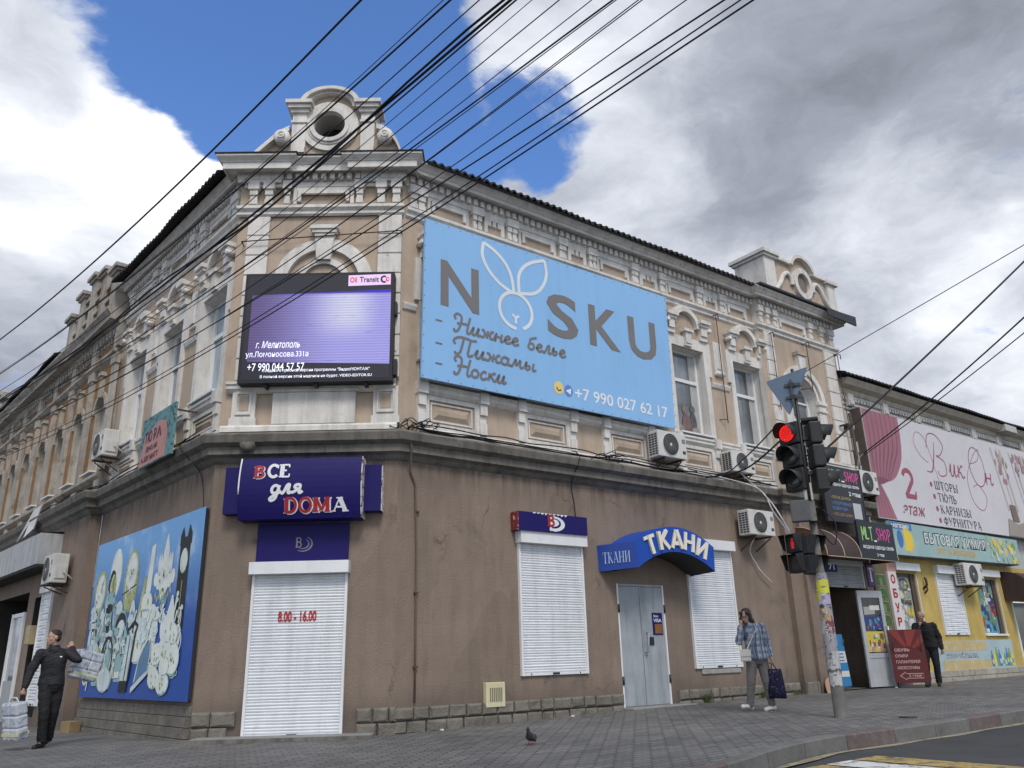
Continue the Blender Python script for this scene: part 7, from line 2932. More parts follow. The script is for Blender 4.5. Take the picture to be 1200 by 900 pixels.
def hand_parts(mb, wrist, d, palm_n, s, mt, curl=.5, thumb_side=1):
    """Palm, four unequal bent fingers and a thumb from the side of the palm."""
    d = Vector(d).normalized()
    n_ = Vector(palm_n)
    n_ = (n_ - d * n_.dot(d)).normalized()
    sd_ = d.cross(n_) * thumb_side
    w_ = Vector(wrist)
    limb(mb, [w_ - d * .03 * s, w_ + d * .02 * s, w_ + d * .085 * s], [.026 * s, .033 * s, .036 * s], mt, (tuple(n_), .55), 12)
    for q, L in zip((.028, .010, -.010, -.027), (.068, .076, .071, .056)):
        b0 = w_ + d * .082 * s + sd_ * q * s
        a1, a2 = curl * .7, curl * 1.6
        d1 = d * cos(a1) + n_ * sin(a1)
        d2 = d * cos(a2) + n_ * sin(a2)
        m1 = b0 + d1 * L * .5 * s
        limb(mb, [b0 - d * .02 * s, m1, m1 + d2 * L * .5 * s], [.0100 * s, .0092 * s, .0078 * s], mt, None, 8)
    t0 = w_ + d * .025 * s + sd_ * .028 * s
    t1 = t0 + (d * .6 + sd_ * .7 + n_ * .25).normalized() * .038 * s
    limb(mb, [t0, t1, t1 + (d * .8 + n_ * .45).normalized() * .034 * s], [.0125 * s, .0108 * s, .0088 * s], mt, None, 8)


skin = mat('skin', (.42, .27, .205), .55, .08, 12)
skin_d = mat('tanned skin', (.30, .175, .13), .55, .1, 12)


def folds(me, k, seed):
    """Creases pressed into a cloth mesh along its normals."""
    from mathutils import noise
    off = Vector((seed * 3.7, seed * 1.3, seed * 2.1))
    nr = [v.normal.copy() for v in me.vertices]
    for i, v in enumerate(me.vertices):
        p = v.co
        n1 = noise.noise(Vector((p.x * 9, p.y * 9, p.z * 15)) + off)
        n2 = noise.noise(Vector((p.x * 5 + p.z * 9, p.y * 5, p.z * 20 - p.x * 8)) + off)
        v.co += nr[i] * (k * (n1 * .7 + (1 - abs(n2) * 3) * .45))
    me.update()
    return me


def mesh_child(me, name, parent):
    o = bpy.data.objects.new(name, me)
    COL.objects.link(o)
    o.parent = parent
    return o


def person_root(px, py, label, s=1.0, dz=0.0):
    p = Vector((px, py, gz(px) + dz))
    n_ = Vector((px, py, 0)).normalized()
    u = Vector((n_.y, -n_.x, 0))
    M = Matrix((u, n_, Vector((0, 0, 1)))).transposed().to_4x4() @ Matrix.Scale(s, 4)
    M.translation = p
    return thing('person', label, 'person', M)


V = Vector


def shoe(mb, heel, toe, mt, s=1.0, hgt=.075, w_=.047):
    h, t = V(heel), V(toe)
    m_ = h.lerp(t, .5)
    d = (t - h).normalized()
    ups = V((0, 0, 1))
    limb(mb, [h + ups * hgt * .55, m_ + ups * hgt * .52, t + ups * hgt * .38], [w_ * .82, w_, w_ * .72], mt, ((0, 0, 1), .8), 14)
    limb(mb, [h + ups * .028, t + ups * .022], [w_ * .80, w_ * .82], mt, ((0, 0, 1), .5), 12)


def build_person(root, J, cfg):
    """J: joints in the person's frame (u right in view, d away, z up)."""
    fw = V(cfg['front'])
    r, f, u = frame_of((fw.x, fw.y, 0))
    sk = cfg['skin']
    k = cfg.get('girth', 1.0)
    # continuous body
    b = MB()
    pel, che, nec, hea = V(J['pelvis']), V(J['chest']), V(J['neck']), V(J['head'])
    rings = [(pel - V((0, 0, .07)), r * .115 * k, f * .08 * k), (pel, r * .14 * k, f * .095 * k), (pel.lerp(che, .45), r * .135 * k, f * .095 * k), (che, r * .155 * k, f * .105 * k), (che + V((0, 0, .10)), r * .150 * k, f * .09 * k), (nec - V((0, 0, .03)), r * .07, f * .06)]
    torso(b, rings, sk)
    limb(b, [nec - V((0, 0, .05)), nec, hea - V((0, 0, .05))], [.058, .052, .050], sk)
    HM = head_parts(b, hea, cfg['look'], cfg.get('head', 1.0), sk, cfg.get('up', (0, 0, 1)))
    for sd_ in ('r', 'l'):
        limb(b, [J[sd_ + 'sh'], J[sd_ + 'el'], J[sd_ + 'wr']], [.050, .040, .027], sk)
        limb(b, [J[sd_ + 'hip'], J[sd_ + 'kn'], J[sd_ + 'an']], [.075, .050, .034], sk)
        dd_ = cfg[sd_ + 'hand']
        hand_parts(b, J[sd_ + 'wr'], dd_[0], dd_[1], 1.02, sk, dd_[2], dd_[3])
        limb(b, [J[sd_ + 'an'], V(J[sd_ + 'heel']).lerp(V(J[sd_ + 'toe']), .55) + V((0, 0, .035))], [.032, .022], sk)
    mesh_child(remesh(b, .0065, 1, 'body'), 'body', root)
    # trousers
    t = MB()
    tm = cfg['trousers']
    torso(t, [(pel - V((0, 0, .15)), r * .13 * k, f * .10 * k), (pel - V((0, 0, .08)), r * .168 * k, f * .122 * k), (pel + V((0, 0, .04)), r * .168 * k, f * .12 * k), (pel + V((0, 0, .12)), r * .150 * k, f * .11 * k)], tm)
    for sd_ in ('r', 'l'):
        h_, kn_, an_ = V(J[sd_ + 'hip']), V(J[sd_ + 'kn']), V(J[sd_ + 'an'])
        w_ = cfg.get('leg', 1.0)
        limb(t, [h_ + V((0, 0, .02)), h_.lerp(kn_, .5), kn_, kn_.lerp(an_, .5) + r * .004, an_ + (kn_ - an_).normalized() * .02], [.102 * k, .090 * w_, .072 * w_, .066 * w_, .058 * w_], tm)
        for q in range(3):
            c_ = kn_.lerp(an_, .72 + .12 * q)
            limb(t, [c_ - r * .04 * w_, c_ + r * .04 * w_ + V((0, 0, .015))], [.030 * w_, .030 * w_], tm)
    mesh_child(folds(remesh(t, .011, 2, 'trousers'), .007, 1), 'trousers', root)
    # top
    c = MB()
    cm = cfg['top']
    hem = cfg.get('hem', .02)
    flare = cfg.get('flare', 1.0)
    torso(c, [(pel - V((0, 0, hem)), r * .182 * k * flare, f * .132 * k * flare), (pel + V((0, 0, .08)), r * .172 * k * flare, f * .128 * k), (pel.lerp(che, .5), r * .165 * k, f * .122 * k), (che, r * .178 * k, f * .128 * k), (che + V((0, 0, .10)), r * .160 * k, f * .110 * k), (che.lerp(nec, .76), r * .118 * k, f * .090 * k), (nec - V((0, 0, .012)), r * .082, f * .078), (nec + V((0, 0, .026)), r * .072, f * .070)], cm)
    for sd_ in ('r', 'l'):
        sh, el_, wr = V(J[sd_ + 'sh']), V(J[sd_ + 'el']), V(J[sd_ + 'wr'])
        e = cfg.get('sleeve', 1.0)
        end = el_.lerp(wr, cfg.get('sleeve_to', .93))
        limb(c, [sh, sh.lerp(el_, .5), el_, end], [.076 * e, .064 * e, .058 * e, .046 * e], cm)
        limb(c, [che + V((0, 0, .10)), sh - V((0, 0, .012))], [.085, .072 * e], cm)
        for q in range(2):
            p = sh.lerp(el_, .75 + .18 * q)
            limb(c, [p - r * .02, p + r * .025 + V((0, 0, .02))], [.054 * e, .05 * e], cm)
    mesh_child(folds(remesh(c, .010, 2, 'top'), .008, 2), cfg['top_name'], root)
    # shoes
    for sd_ in ('r', 'l'):
        s_ = MB()
        shoe(s_, J[sd_ + 'heel'], J[sd_ + 'toe'], cfg['shoes'])
        mesh_child(remesh(s_, .008, 2, 'shoe'), 'shoe', root)
    face_parts(root, HM, cfg.get('head', 1.0), cfg['lip'], cfg.get('glasses', False))
    return HM


lipm = flat('lips', (.30, .11, .10))

# the woman in the checked shirt
def check_mat():
    mt = bpy.data.materials.new('blue checked cloth')
    mt.use_nodes = True
    N = NT(mt.node_tree)
    out = N.new('ShaderNodeOutputMaterial')
    p = N.new('ShaderNodeBsdfPrincipled')
    N.t.links.new(p.outputs[0], out.inputs[0])
    co = N.new('ShaderNodeTexCoord').outputs['Object']
    n = N.noise(co, 6, 3, .5)
    wz = N.vmath('ADD', co, N.scale(N.vmath('SUBTRACT', N.new('ShaderNodeTexNoise').outputs['Color'], (.5, .5, .5)), 0))
    sx = N.new('ShaderNodeSeparateXYZ')
    N.put(sx, 0, co)
    ux = N.math('ADD', N.math('ADD', sx.outputs[0], N.math('MULTIPLY', sx.outputs[1], .8)), N.math('MULTIPLY', n, .04))
    uz = N.math('ADD', sx.outputs[2], N.math('MULTIPLY', n, .04))
    a = N.ramp(N.math('SINE', N.math('MULTIPLY', ux, 2 * pi / .105)), -.1, .35)
    b = N.ramp(N.math('SINE', N.math('MULTIPLY', uz, 2 * pi / .105)), -.1, .35)
    c = N.mix(a, (.33, .37, .43, 1), (.10, .13, .21, 1))
    c = N.mix(N.math('MULTIPLY', b, .62), c, (.075, .10, .175, 1))
    thin = N.ramp(N.math('SINE', N.math('MULTIPLY', ux, 2 * pi / .0525)), .86, .95)
    c = N.mix(N.math('MULTIPLY', thin, .6), c, (.50, .52, .56, 1))
    N.put(p, 'Base Color', c)
    N.put(p, 'Roughness', .85)
    return mt


wo_ = person_root(4.25, 15.42, 'woman in a blue checked shirt and grey trousers walking with one hand at her ear', 1.04)
J = dict(pelvis=(.03, 0, .90), chest=(.0, -.03, 1.24), neck=(-.03, -.07, 1.44), head=(-.07, -.13, 1.555),
         rsh=(-.165, -.03, 1.36), rel=(-.245, -.10, 1.10), rwr=(-.175, -.20, 1.37), lsh=(.165, .0, 1.36), lel=(.235, .03, 1.10), lwr=(.265, -.04, .86),
         rhip=(-.05, -.01, .86), rkn=(-.105, -.10, .48), ran=(-.165, -.04, .09), rheel=(-.145, .0, .02), rtoe=(-.285, -.14, .055),
         lhip=(.11, .02, .86), lkn=(.145, -.02, .47), lan=(.195, .06, .085), lheel=(.225, .08, .005), ltoe=(.085, -.04, .0))
HM = build_person(wo_, J, dict(front=(-.60, -.80), look=(-.36, -.92, -.26), skin=skin, trousers=mat('grey trousers', (.165, .155, .145), .85, .12, 9), top=check_mat(), top_name='shirt', hem=.07, flare=1.10, sleeve_to=.86,
                               shoes=mat('white shoes', (.60, .59, .56), .6, .05, 8), lip=lipm, glasses=True, girth=1.0, sleeve=.95, head=1.0, leg=1.02,
                               rhand=((.12, .18, 1), (.5, -.2, .1), .9, 1), lhand=((.05, -.15, -1), (-.8, -.5, 0), 1.3, -1)))
hr = MB()
hm = mat('dark brown hair', (.035, .018, .012), .5, .25, 18, spec=.5)
hr.ball((0, -.028, .045), 0, hm, HM, 18, 12, (.088, .098, .086))
hr.ball((0, -.06, -.02), 0, hm, HM, 16, 10, (.092, .062, .105))
for sg_ in (-1, 1):
    hr.ball((sg_ * .072, .0, -.03), 0, hm, HM, 12, 10, (.030, .052, .105))
    hr.ball((sg_ * .055, .055, .06), 0, hm, HM, 12, 8, (.04, .035, .035))
    hr.ball((sg_ * .082, -.045, -.11), 0, hm, HM, 12, 8, (.035, .045, .06))
mesh_child(remesh(hr, .008, 2, 'hair'), 'hair', wo_)
ph = MB()
M_ = Matrix.Translation(V((-.150, -.155, 1.51)) ) @ Matrix.Rotation(radians(25), 4, 'Y') @ Matrix.Rotation(radians(40), 4, 'Z')
ph.box(-.036, .036, -.006, .006, -.07, .07, black_m, M_, .003)
ph.v = [tuple(wo_.matrix_basis @ V(q)) for q in ph.v]
tag(ph.build('phone'), 'black phone held to the ear of the woman in the checked shirt', 'phone')


def in_frame(o, src):
    o.matrix_basis = src.matrix_basis.copy()


sb = thing('shoulder_bag', 'small cream shoulder bag hanging at the hip of the woman in the checked shirt', 'bag', wo_.matrix_basis.copy())
g = MB()
g.box(-.23, -.06, -.27, -.17, .80, .99, mat('cream bag leather', (.56, .54, .50), .5, .06, 6), None, .02)
g.build('body', sb)
g = MB()
g.box(-.235, -.055, -.282, -.268, .88, .995, mat('cream bag leather', (0, 0, 0)), None, .006)
g.build('flap', sb)
g = MB()
P_ = [(-.12, -.23, .98), (-.07, -.19, 1.08), (.0, -.175, 1.2), (.06, -.165, 1.30), (.095, -.10, 1.40), (.10, .0, 1.44), (.09, .07, 1.36), (.02, .14, 1.2), (-.08, .12, 1.02), (-.17, -.05, .98), (-.2, -.19, .97)]
V3 = [V(q) for q in P_]
sm_ = []
for i in range(len(V3) - 1):
    for k in range(3):
        sm_.append(V3[i].lerp(V3[i + 1], k / 3))
g.tube(sm_ + [V3[-1]], .011, mat('cream bag leather', (0, 0, 0)), 6)
g.build('strap', sb)
tb = thing('tote_bag', 'navy patterned tote bag carried by the woman in the checked shirt', 'bag', wo_.matrix_basis.copy())
g = MB()
tbm = mat('navy patterned cloth', (.007, .008, .032), .9, .2, 6, stain=((.11, .085, .12), .56, .62, 22))
vs = []
for k in range(5):
    z = .66 - .115 * k
    wdt = .125 + .006 * k
    for q in range(16):
        a = 2 * pi * q / 16
        ca, sa = cos(a), sin(a)
        x = wdt * (abs(ca) ** .5) * (1 if ca > 0 else -1)
        y = (.02 + .012 * k) * (abs(sa) ** .7) * (1 if sa > 0 else -1)
        vs.append((.285 + x + .004 * k + .006 * sin(q * 2 + k), -.05 + y + .004 * sin(q * 3 + k * 2), z + .01 * sin(q * 1.3)))
fs = [(i * 16 + q, i * 16 + (q + 1) % 16, (i + 1) * 16 + (q + 1) % 16, (i + 1) * 16 + q) for i in range(4) for q in range(16)] + [tuple(range(16)), tuple(64 + q for q in range(15, -1, -1))]
g.add(vs, fs, tbm, True)
g.build('body', tb)
for y in (-.065, -.035):
    g = MB()
    g.tube([(.24, y, .65), (.255, y, .73), (.275, y + .005, .785), (.29, y, .735), (.34, y, .65)], .008, tbm, 6)
    g.build('handle', tb)

# the young man with the two packs
mo = person_root(-7.80, 14.11, 'young man in black jacket and trousers carrying two wrapped packs', 1.045)
J = dict(pelvis=(.055, .02, .96), chest=(.05, .0, 1.28), neck=(.03, -.03, 1.485), head=(.0, -.06, 1.625),
         rsh=(-.150, -.02, 1.385), rel=(-.245, -.02, 1.14), rwr=(-.29, -.06, .90), lsh=(.240, .03, 1.385), lel=(.385, -.09, 1.27), lwr=(.275, .10, 1.46),
         rhip=(-.02, .0, .92), rkn=(.02, -.07, .50), ran=(.035, -.01, .09), rheel=(.06, .03, .0), rtoe=(-.045, -.17, .0),
         lhip=(.14, .03, .92), lkn=(.15, .06, .52), lan=(.13, .22, .13), lheel=(.155, .27, .07), ltoe=(.05, .10, .0))
blackcloth = mat('black cloth', (.015, .015, .018), .7, .25, 7, .4, spec=.4)
HM = build_person(mo, J, dict(front=(-.45, -.85), look=(-.95, -.40, -.06), skin=skin, trousers=mat('black trousers', (.014, .014, .016), .75, .25, 7, .4), top=blackcloth, top_name='jacket', hem=.05, flare=1.02, shoes=mat('black shoes', (.012, .012, .013), .5, .1, 8),
                              lip=lipm, girth=1.05, sleeve=1.06, sleeve_to=.95, leg=1.08, rhand=((-.25, -.1, -1), (.7, -.4, 0), 1.2, -1), lhand=((-.1, .3, .6), (.2, .5, -.7), .9, 1)))
hr = MB()
hm2 = mat('short brown hair', (.030, .019, .013), .6, .3, 25)
hr.ball((0, -.026, .054), 0, hm2, HM, 18, 12, (.080, .094, .072))
hr.ball((0, -.055, .0), 0, hm2, HM, 16, 10, (.078, .056, .075))
mesh_child(remesh(hr, .007, 2, 'hair'), 'hair', mo)
g = MB()
g.ball((.14, -.145, 1.33), 0, txt_white, None, 8, 6, (.020, .006, .012))
o = g.build('jacket_badge', mo)


def pack(label, M, w_, d_, h_, handle):
    root = thing('wrapped_pack', label, 'pack', M, 'packs carried by the young man')
    film = bpy.data.materials.get('shiny wrapped packaging')
    if film is None:
        film = bpy.data.materials.new('shiny wrapped packaging')
        film.use_nodes = True
        N = NT(film.node_tree)
        out = N.new('ShaderNodeOutputMaterial')
        p = N.new('ShaderNodeBsdfPrincipled')
        N.t.links.new(p.outputs[0], out.inputs[0])
        co = N.new('ShaderNodeTexCoord').outputs['Object']
        n1 = N.noise(co, 9, 5, .65, .6)
        n2 = N.noise(N.vmath('ADD', co, (3, 1, 2)), 13, 4, .6)
        c = N.mix(N.ramp(n1, .46, .66), (.50, .53, .58, 1), (.20, .25, .34, 1))
        c = N.mix(N.ramp(n2, .60, .68), c, (.62, .62, .60, 1))
        N.put(p, 'Base Color', c)
        N.put(p, 'Roughness', .22)
        N.put(p, 'Specular IOR Level', .7)
        b = N.new('ShaderNodeBump')
        N.put(b, 'Strength', .5)
        N.put(b, 'Distance', .02)
        N.put(b, 'Height', N.noise(co, 16, 4, .6, 1.2))
        N.t.links.new(b.outputs[0], p.inputs['Normal'])
    for i in range(2):
        for j in range(3):
            b = MB()
            x0, x1 = -w_ / 2 + w_ / 2 * i, -w_ / 2 + w_ / 2 * (i + 1)
            z0, z1 = h_ * j / 3, h_ * (j + 1) / 3
            b.box(x0 - .004, x1 + .004, -d_ / 2, d_ / 2, z0 - .004, z1 + .004, film, None, .03)
            b.build('packet', root)
    b = MB()
    b.box(-w_ / 2 - .004, w_ / 2 + .004, -d_ / 2 - .004, d_ / 2 + .004, h_ * .12, h_ * .20, mat('pale yellow band', (.55, .56, .33), .4, .1, 5))
    b.build('band', root)
    if handle:
        b = MB()
        b.tube([(-w_ * .3, 0, h_ - .01), (-.05, 0, h_ + .07), (.05, 0, h_ + .07), (w_ * .3, 0, h_ - .01)], .012, mat('clear handle film', (.5, .52, .55), .3, .05, 5), 6)
        b.build('handle', root)
    return root


pack('tall shiny wrapped pack hanging from the lowered hand of the young man', mo.matrix_basis @ Matrix.Translation((-.31, -.10, .15)) @ Matrix.Rotation(radians(-52), 4, 'Z') @ Matrix.Rotation(radians(12), 4, 'X'), .34, .19, .54, True)
pack('shiny wrapped pack held behind the raised arm of the young man', mo.matrix_basis @ Matrix.Translation((.47, .20, .98)) @ Matrix.Rotation(radians(28), 4, 'Z') @ Matrix.Rotation(radians(14), 4, 'Y'), .40, .23, .44, False)

# the older man by the red board
om = person_root(10.62, 22.25, 'older balding man in dark jacket beside the red board, hand at his mouth', 1.09)
J = dict(pelvis=(.07, .02, .93), chest=(.04, .0, 1.25), neck=(.02, -.04, 1.45), head=(.0, -.10, 1.585),
         rsh=(-.15, -.02, 1.37), rel=(-.215, -.15, 1.13), rwr=(-.06, -.24, 1.36), lsh=(.235, .03, 1.37), lel=(.315, .06, 1.09), lwr=(.335, -.02, .84),
         rhip=(-.02, .0, .89), rkn=(-.06, -.05, .49), ran=(-.08, .0, .09), rheel=(-.07, .05, .0), rtoe=(-.13, -.16, .0),
         lhip=(.15, .02, .89), lkn=(.16, -.03, .49), lan=(.145, .04, .09), lheel=(.145, .08, .0), ltoe=(.14, -.14, .0))
HM = build_person(om, J, dict(front=(-.35, -.93), look=(-.35, -.85, -.35), skin=skin_d, trousers=mat('dark navy trousers', (.014, .015, .020), .85, .2, 7), top=mat('dark jacket cloth', (.011, .011, .013), .85, .2, 7), top_name='jacket', hem=.06, flare=1.06,
                              shoes=mat('black shoes', (.012, .012, .013)), lip=lipm, girth=1.14, sleeve=1.1, leg=1.08, rhand=((.25, .5, .8), (.7, .4, -.1), .9, 1), lhand=((.0, -.1, -1), (-.8, -.3, 0), .6, -1)))
hr = MB()
hm3 = mat('short grey hair', (.10, .085, .075), .7, .25, 25)
hr.ball((0, -.06, -.005), 0, hm3, HM, 16, 10, (.076, .050, .055))
for sg_ in (-1, 1):
    hr.ball((sg_ * .070, -.03, .0), 0, hm3, HM, 10, 8, (.012, .05, .04))
mesh_child(remesh(hr, .007, 2, 'hair'), 'hair', om)

# ------------------------------------------------------------------ red board
rbm = Vector((10.05, 21.85, gz(10.05)))
n_ = Vector((rbm.x, rbm.y, 0)).normalized()
M_ = Matrix((Vector((n_.y, -n_.x, 0)), n_, Vector((0, 0, 1)))).transposed().to_4x4() @ Matrix.Rotation(radians(6), 4, 'Z')
M_.translation = rbm
rb = thing('sidewalk_board', 'dark red pavement board with pale lines of print and an arrow', 'board', M_ @ Matrix.Translation((-.10, 0, 0)))
g = MB()
T_ = Matrix.Rotation(radians(-6), 4, 'X')
g.box(-.40, .42, -.02, .01, .12, 1.42, mat('dark red board', (.095, .012, .014), .5, .1, 2.5), T_)
g.build('panel', rb)
g = MB()
dr_ = mat('bright red ray', (.22, .030, .022), .5, .1, 3)
for p in (((-.38, 1.40), (-.05, .98), (.0, 1.02), (-.15, 1.40)), ((.0, 1.40), (.02, 1.0), (.10, 1.0), (.28, 1.40)), ((.40, 1.3), (.12, .98), (.2, .95), (.41, 1.1))):
    g.sheet(list(p), -.023, dr_, T_)
lp_ = flat('pale board print', (.52, .36, .34))
for k, (t_, w_) in enumerate((('ОБУВЬ', .36), ('СУМКИ', .30), ('ГАЛАНТЕРЕЯ', .56), ('АКСЕССУАРЫ', .52))):
    text_into(g, t_, -.30, -.30 + w_, .88 - k * .145, .955 - k * .145, -.022, lp_, .02, .003, T_)
ribbon(g, [(-.26, .29), (-.12, .38), (-.12, .34), (.28, .34), (.28, .23), (-.12, .23), (-.12, .19), (-.26, .29)], .014, -.024, lp_, T_)
text_into(g, '2 этаж', -.06, .24, .26, .32, -.022, lp_, .02, .003, T_)
g.build('lettering', rb)
for x in (-.32, .33):
    g = MB()
    g.tube([(x, -.03, .16), (x, -.04, .0)], .014, black_m, 6)
    g.tube([(x, -.13, 1.36), (x, .42, .0)], .012, black_m, 6)
    g.build('leg', rb)

# ------------------------------------------------------------------ pigeon
pg = thing('pigeon', 'dark grey pigeon walking on the grey pavers', 'pigeon', Matrix.Translation((.11, 11.28, gz(.11))) @ Matrix.Rotation(radians(-110), 4, 'Z'))
b = MB()
pm_ = mat('dark grey feathers', (.030, .032, .038), .6, .3, 14)
limb(b, [(-.13, 0, .055), (-.05, 0, .085), (.03, 0, .105), (.065, 0, .15), (.075, 0, .185)], [.018, .048, .052, .028, .022], pm_)
b.ball((.082, 0, .198), 0, pm_, None, 12, 8, (.026, .021, .022))
limb(b, [(-.10, 0, .06), (-.19, 0, .035)], [.026, .016], pm_, ((0, 0, 1), .5))
b.add([(.10, -.006, .20), (.10, .006, .20), (.132, 0, .190), (.10, 0, .186)], [(0, 1, 2), (1, 3, 2), (3, 0, 2), (0, 3, 1)], pm_)
mesh_child(remesh(b, .005, 2, 'body'), 'body', pg)
b = MB()
wm = mat('grey wing feathers', (.060, .063, .072), .6, .25, 12)
for sg_ in (-1, 1):
    b.ball((-.04, sg_ * .044, .092), 0, wm, None, 12, 8, (.085, .014, .036))
b.build('wing', pg)
for sg_ in (-1, 1):
    b = MB()
    lm_ = mat('red bird leg', (.28, .05, .04), .6, .1, 5)
    x0 = .01 + sg_ * .012
    b.tube([(x0, sg_ * .02, .07), (x0 + .01, sg_ * .02, .006)], .0045, lm_, 6)
    for q in (-.6, 0, .6):
        b.tube([(x0 + .01, sg_ * .02, .006), (x0 + .04, sg_ * .02 + .03 * q, .004)], .003, lm_, 5)
    b.build('leg', pg)

# ------------------------------------------------------------------ small things on the pavement
cbx = MB()
cbx.box(-.15, .15, -.12, .12, 0, .22, mat('brown cardboard', (.25, .185, .10), .8, .1, 5), Matrix.Rotation(radians(-30), 4, 'Z'), .006)
cbx.box(-.145, .145, -.02, .02, .218, .223, mat('packing tape', (.40, .33, .20), .4, .05, 5), Matrix.Rotation(radians(-30), 4, 'Z'))
o = tag(cbx.build('cardboard_box', None, Matrix.Translation((-9.2, 17.75, gz(-9.2)))), 'small brown cardboard box standing at the foot of the left wall', 'box')


def weed(x, y, n, h_, label, seed):
    rnd = random.Random(seed)
    b = MB()
    gm = [mat('weed green', (.055, .10, .028), .7, .2, 20), mat('dry weed green', (.10, .115, .045), .7, .2, 20)]
    for k in range(n):
        a = rnd.uniform(0, 2 * pi)
        L = h_ * rnd.uniform(.5, 1.1)
        lean = rnd.uniform(.2, .9) * L
        bx_, by_ = rnd.gauss(0, .06), rnd.gauss(0, .025)
        d = V((cos(a), sin(a), 0))
        sd_ = V((-sin(a), cos(a), 0)) * rnd.uniform(.006, .014)
        p0 = V((bx_, by_, 0))
        p1 = p0 + d * lean * .4 + V((0, 0, L * .7))
        p2 = p0 + d * lean + V((0, 0, L * .85))
        b.add([p0 - sd_ * .5, p0 + sd_ * .5, p1 + sd_, p1 - sd_, p2], [(0, 1, 2, 3), (3, 2, 4)], rnd.choice(gm))
    tag(b.build('weed', None, Matrix.Translation((x, y, gz(x)))), label, 'weed', 'weeds at the foot of the wall')


def on_R(s_, out):
    v = FR @ V((s_, -out, 0))
    return v.x, v.y


weed(*on_R(7.45, .14), 46, .22, 'tuft of weeds at the wall foot under the right roller shutter', 1)
weed(*on_R(9.35, .13), 40, .16, 'low weeds at the wall foot behind the walking woman', 2)
weed(*on_R(10.6, .13), 26, .12, 'sparse weeds at the wall foot left of the shop entrance', 3)
for k, (s_, o_, lab) in enumerate(((.75, .28, 'crumpled white litter on the pavers near the building corner'), (3.5, .35, 'crumpled white litter on the pavers below the left roller shutter'), (14.1, .62, 'crumpled white litter on the pavers before the open glazed door'))):
    b = MB()
    rnd = random.Random(k)
    bm = bmesh.new()
    bmesh.ops.create_icosphere(bm, subdivisions=2, radius=.035)
    for v in bm.verts:
        v.co *= rnd.uniform(.6, 1.15)
        v.co.z *= .55
    b.add([v.co.copy() for v in bm.verts], [[v.index for v in f.verts] for f in bm.faces], pm[2])
    bm.free()
    x, y = on_R(s_, o_)
    tag(b.build('litter', None, Matrix.Translation((x, y, gz(x) + .016))), lab, 'litter')
lid = MB()
lid.lathe([(0, 0), (.13, 0), (.13, .008), (0, .012)], black_m, None, 20)
tag(lid.build('manhole_cover', None, Matrix.Translation((5.75, 13.0, gz(5.75) + .002))), 'small dark round cover in the pavers right of the traffic light pole', 'cover')


# ------------------------------------------------------------------ cables
def sagline(A, B, sag, n=24, ext=0.0):
    A, B = V(A), V(B)
    d = (B - A)
    out = []
    t0, t1 = -ext, 1 + ext
    for k in range(n + 1):
        t = t0 + (t1 - t0) * k / n
        z = -sag * (1 - (2 * t - 1) ** 2) if 0 <= t <= 1 else sag * .6 * ((2 * t - 1) ** 2 - 1)
        out.append(A + d * t - V((0, 0, 0)) + V((0, 0, z)))
    return out


WIRES = [((-10.52, 15.33, 7.6), (-1.46, 6.61, 7.6), .24, .030), ((-11.13, 16.43, 7.3), (-.58, 6.33, 7.3), .28, .011), ((-11.02, 16.27, 7.2), (-.50, 6.23, 7.2), .25, .026), ((-11.79, 17.52, 7.25), (-.22, 6.29, 7.25), .30, .016),
         ((-11.74, 17.52, 7.0), (.08, 6.05, 7.0), .24, .036), ((-11.76, 17.55, 6.95), (.13, 6.0, 6.95), .30, .022), ((-11.64, 17.41, 6.8), (.27, 5.85, 6.8), .40, .010), ((-11.72, 17.53, 6.8), (.52, 5.86, 6.8), .38, .014),
         ((-11.71, 17.54, 6.7), (.80, 5.77, 6.7), .42, .012), ((-11.9, 17.87, 6.7), (1.0, 5.77, 6.7), .28, .022), ((-11.85, 17.81, 6.6), (1.01, 5.67, 6.6), .30, .012), ((-12.1, 18.22, 6.6), (1.2, 5.68, 6.6), .50, .013),
         ((-12.12, 18.26, 6.55), (1.25, 5.60, 6.55), .46, .013), ((-12.23, 18.45, 6.5), (1.6, 5.59, 6.5), .46, .014), ((-12.22, 18.47, 6.4), (1.9, 5.5, 6.4), .28, .022), ((-12.84, 19.51, 6.3), (2.0, 5.4, 6.3), .40, .018), ((-13.02, 19.83, 6.25), (2.09, 5.35, 6.25), .37, .022)]
ORD = ['first', 'second', 'third', 'fourth', 'fifth', 'sixth', 'seventh', 'eighth', 'ninth', 'tenth', 'eleventh', 'twelfth', 'thirteenth', 'fourteenth', 'fifteenth', 'sixteenth', 'seventeenth']
for i, (A, B, sag, r) in enumerate(WIRES):
    b = MB()
    P_ = sagline(A, B, sag, 36, .55)
    if i == 4:
        P2 = [p + V((.04 * sin(k * .9), .04 * cos(k * .9), .05 * cos(k * .7))) for k, p in enumerate(P_)]
        b.tube(P2, .013, cable_m, 6)
    b.tube(P_, r * .40, cable_m, 6)
    kind = 'thick' if r > .028 else ('thin' if r < .0125 else 'black')
    tag(b.build('overhead_cable'), '%s overhead cable, %s from the left where cables cross the upper sky' % (kind, ORD[i]), 'cable', 'overhead cables crossing before the building')


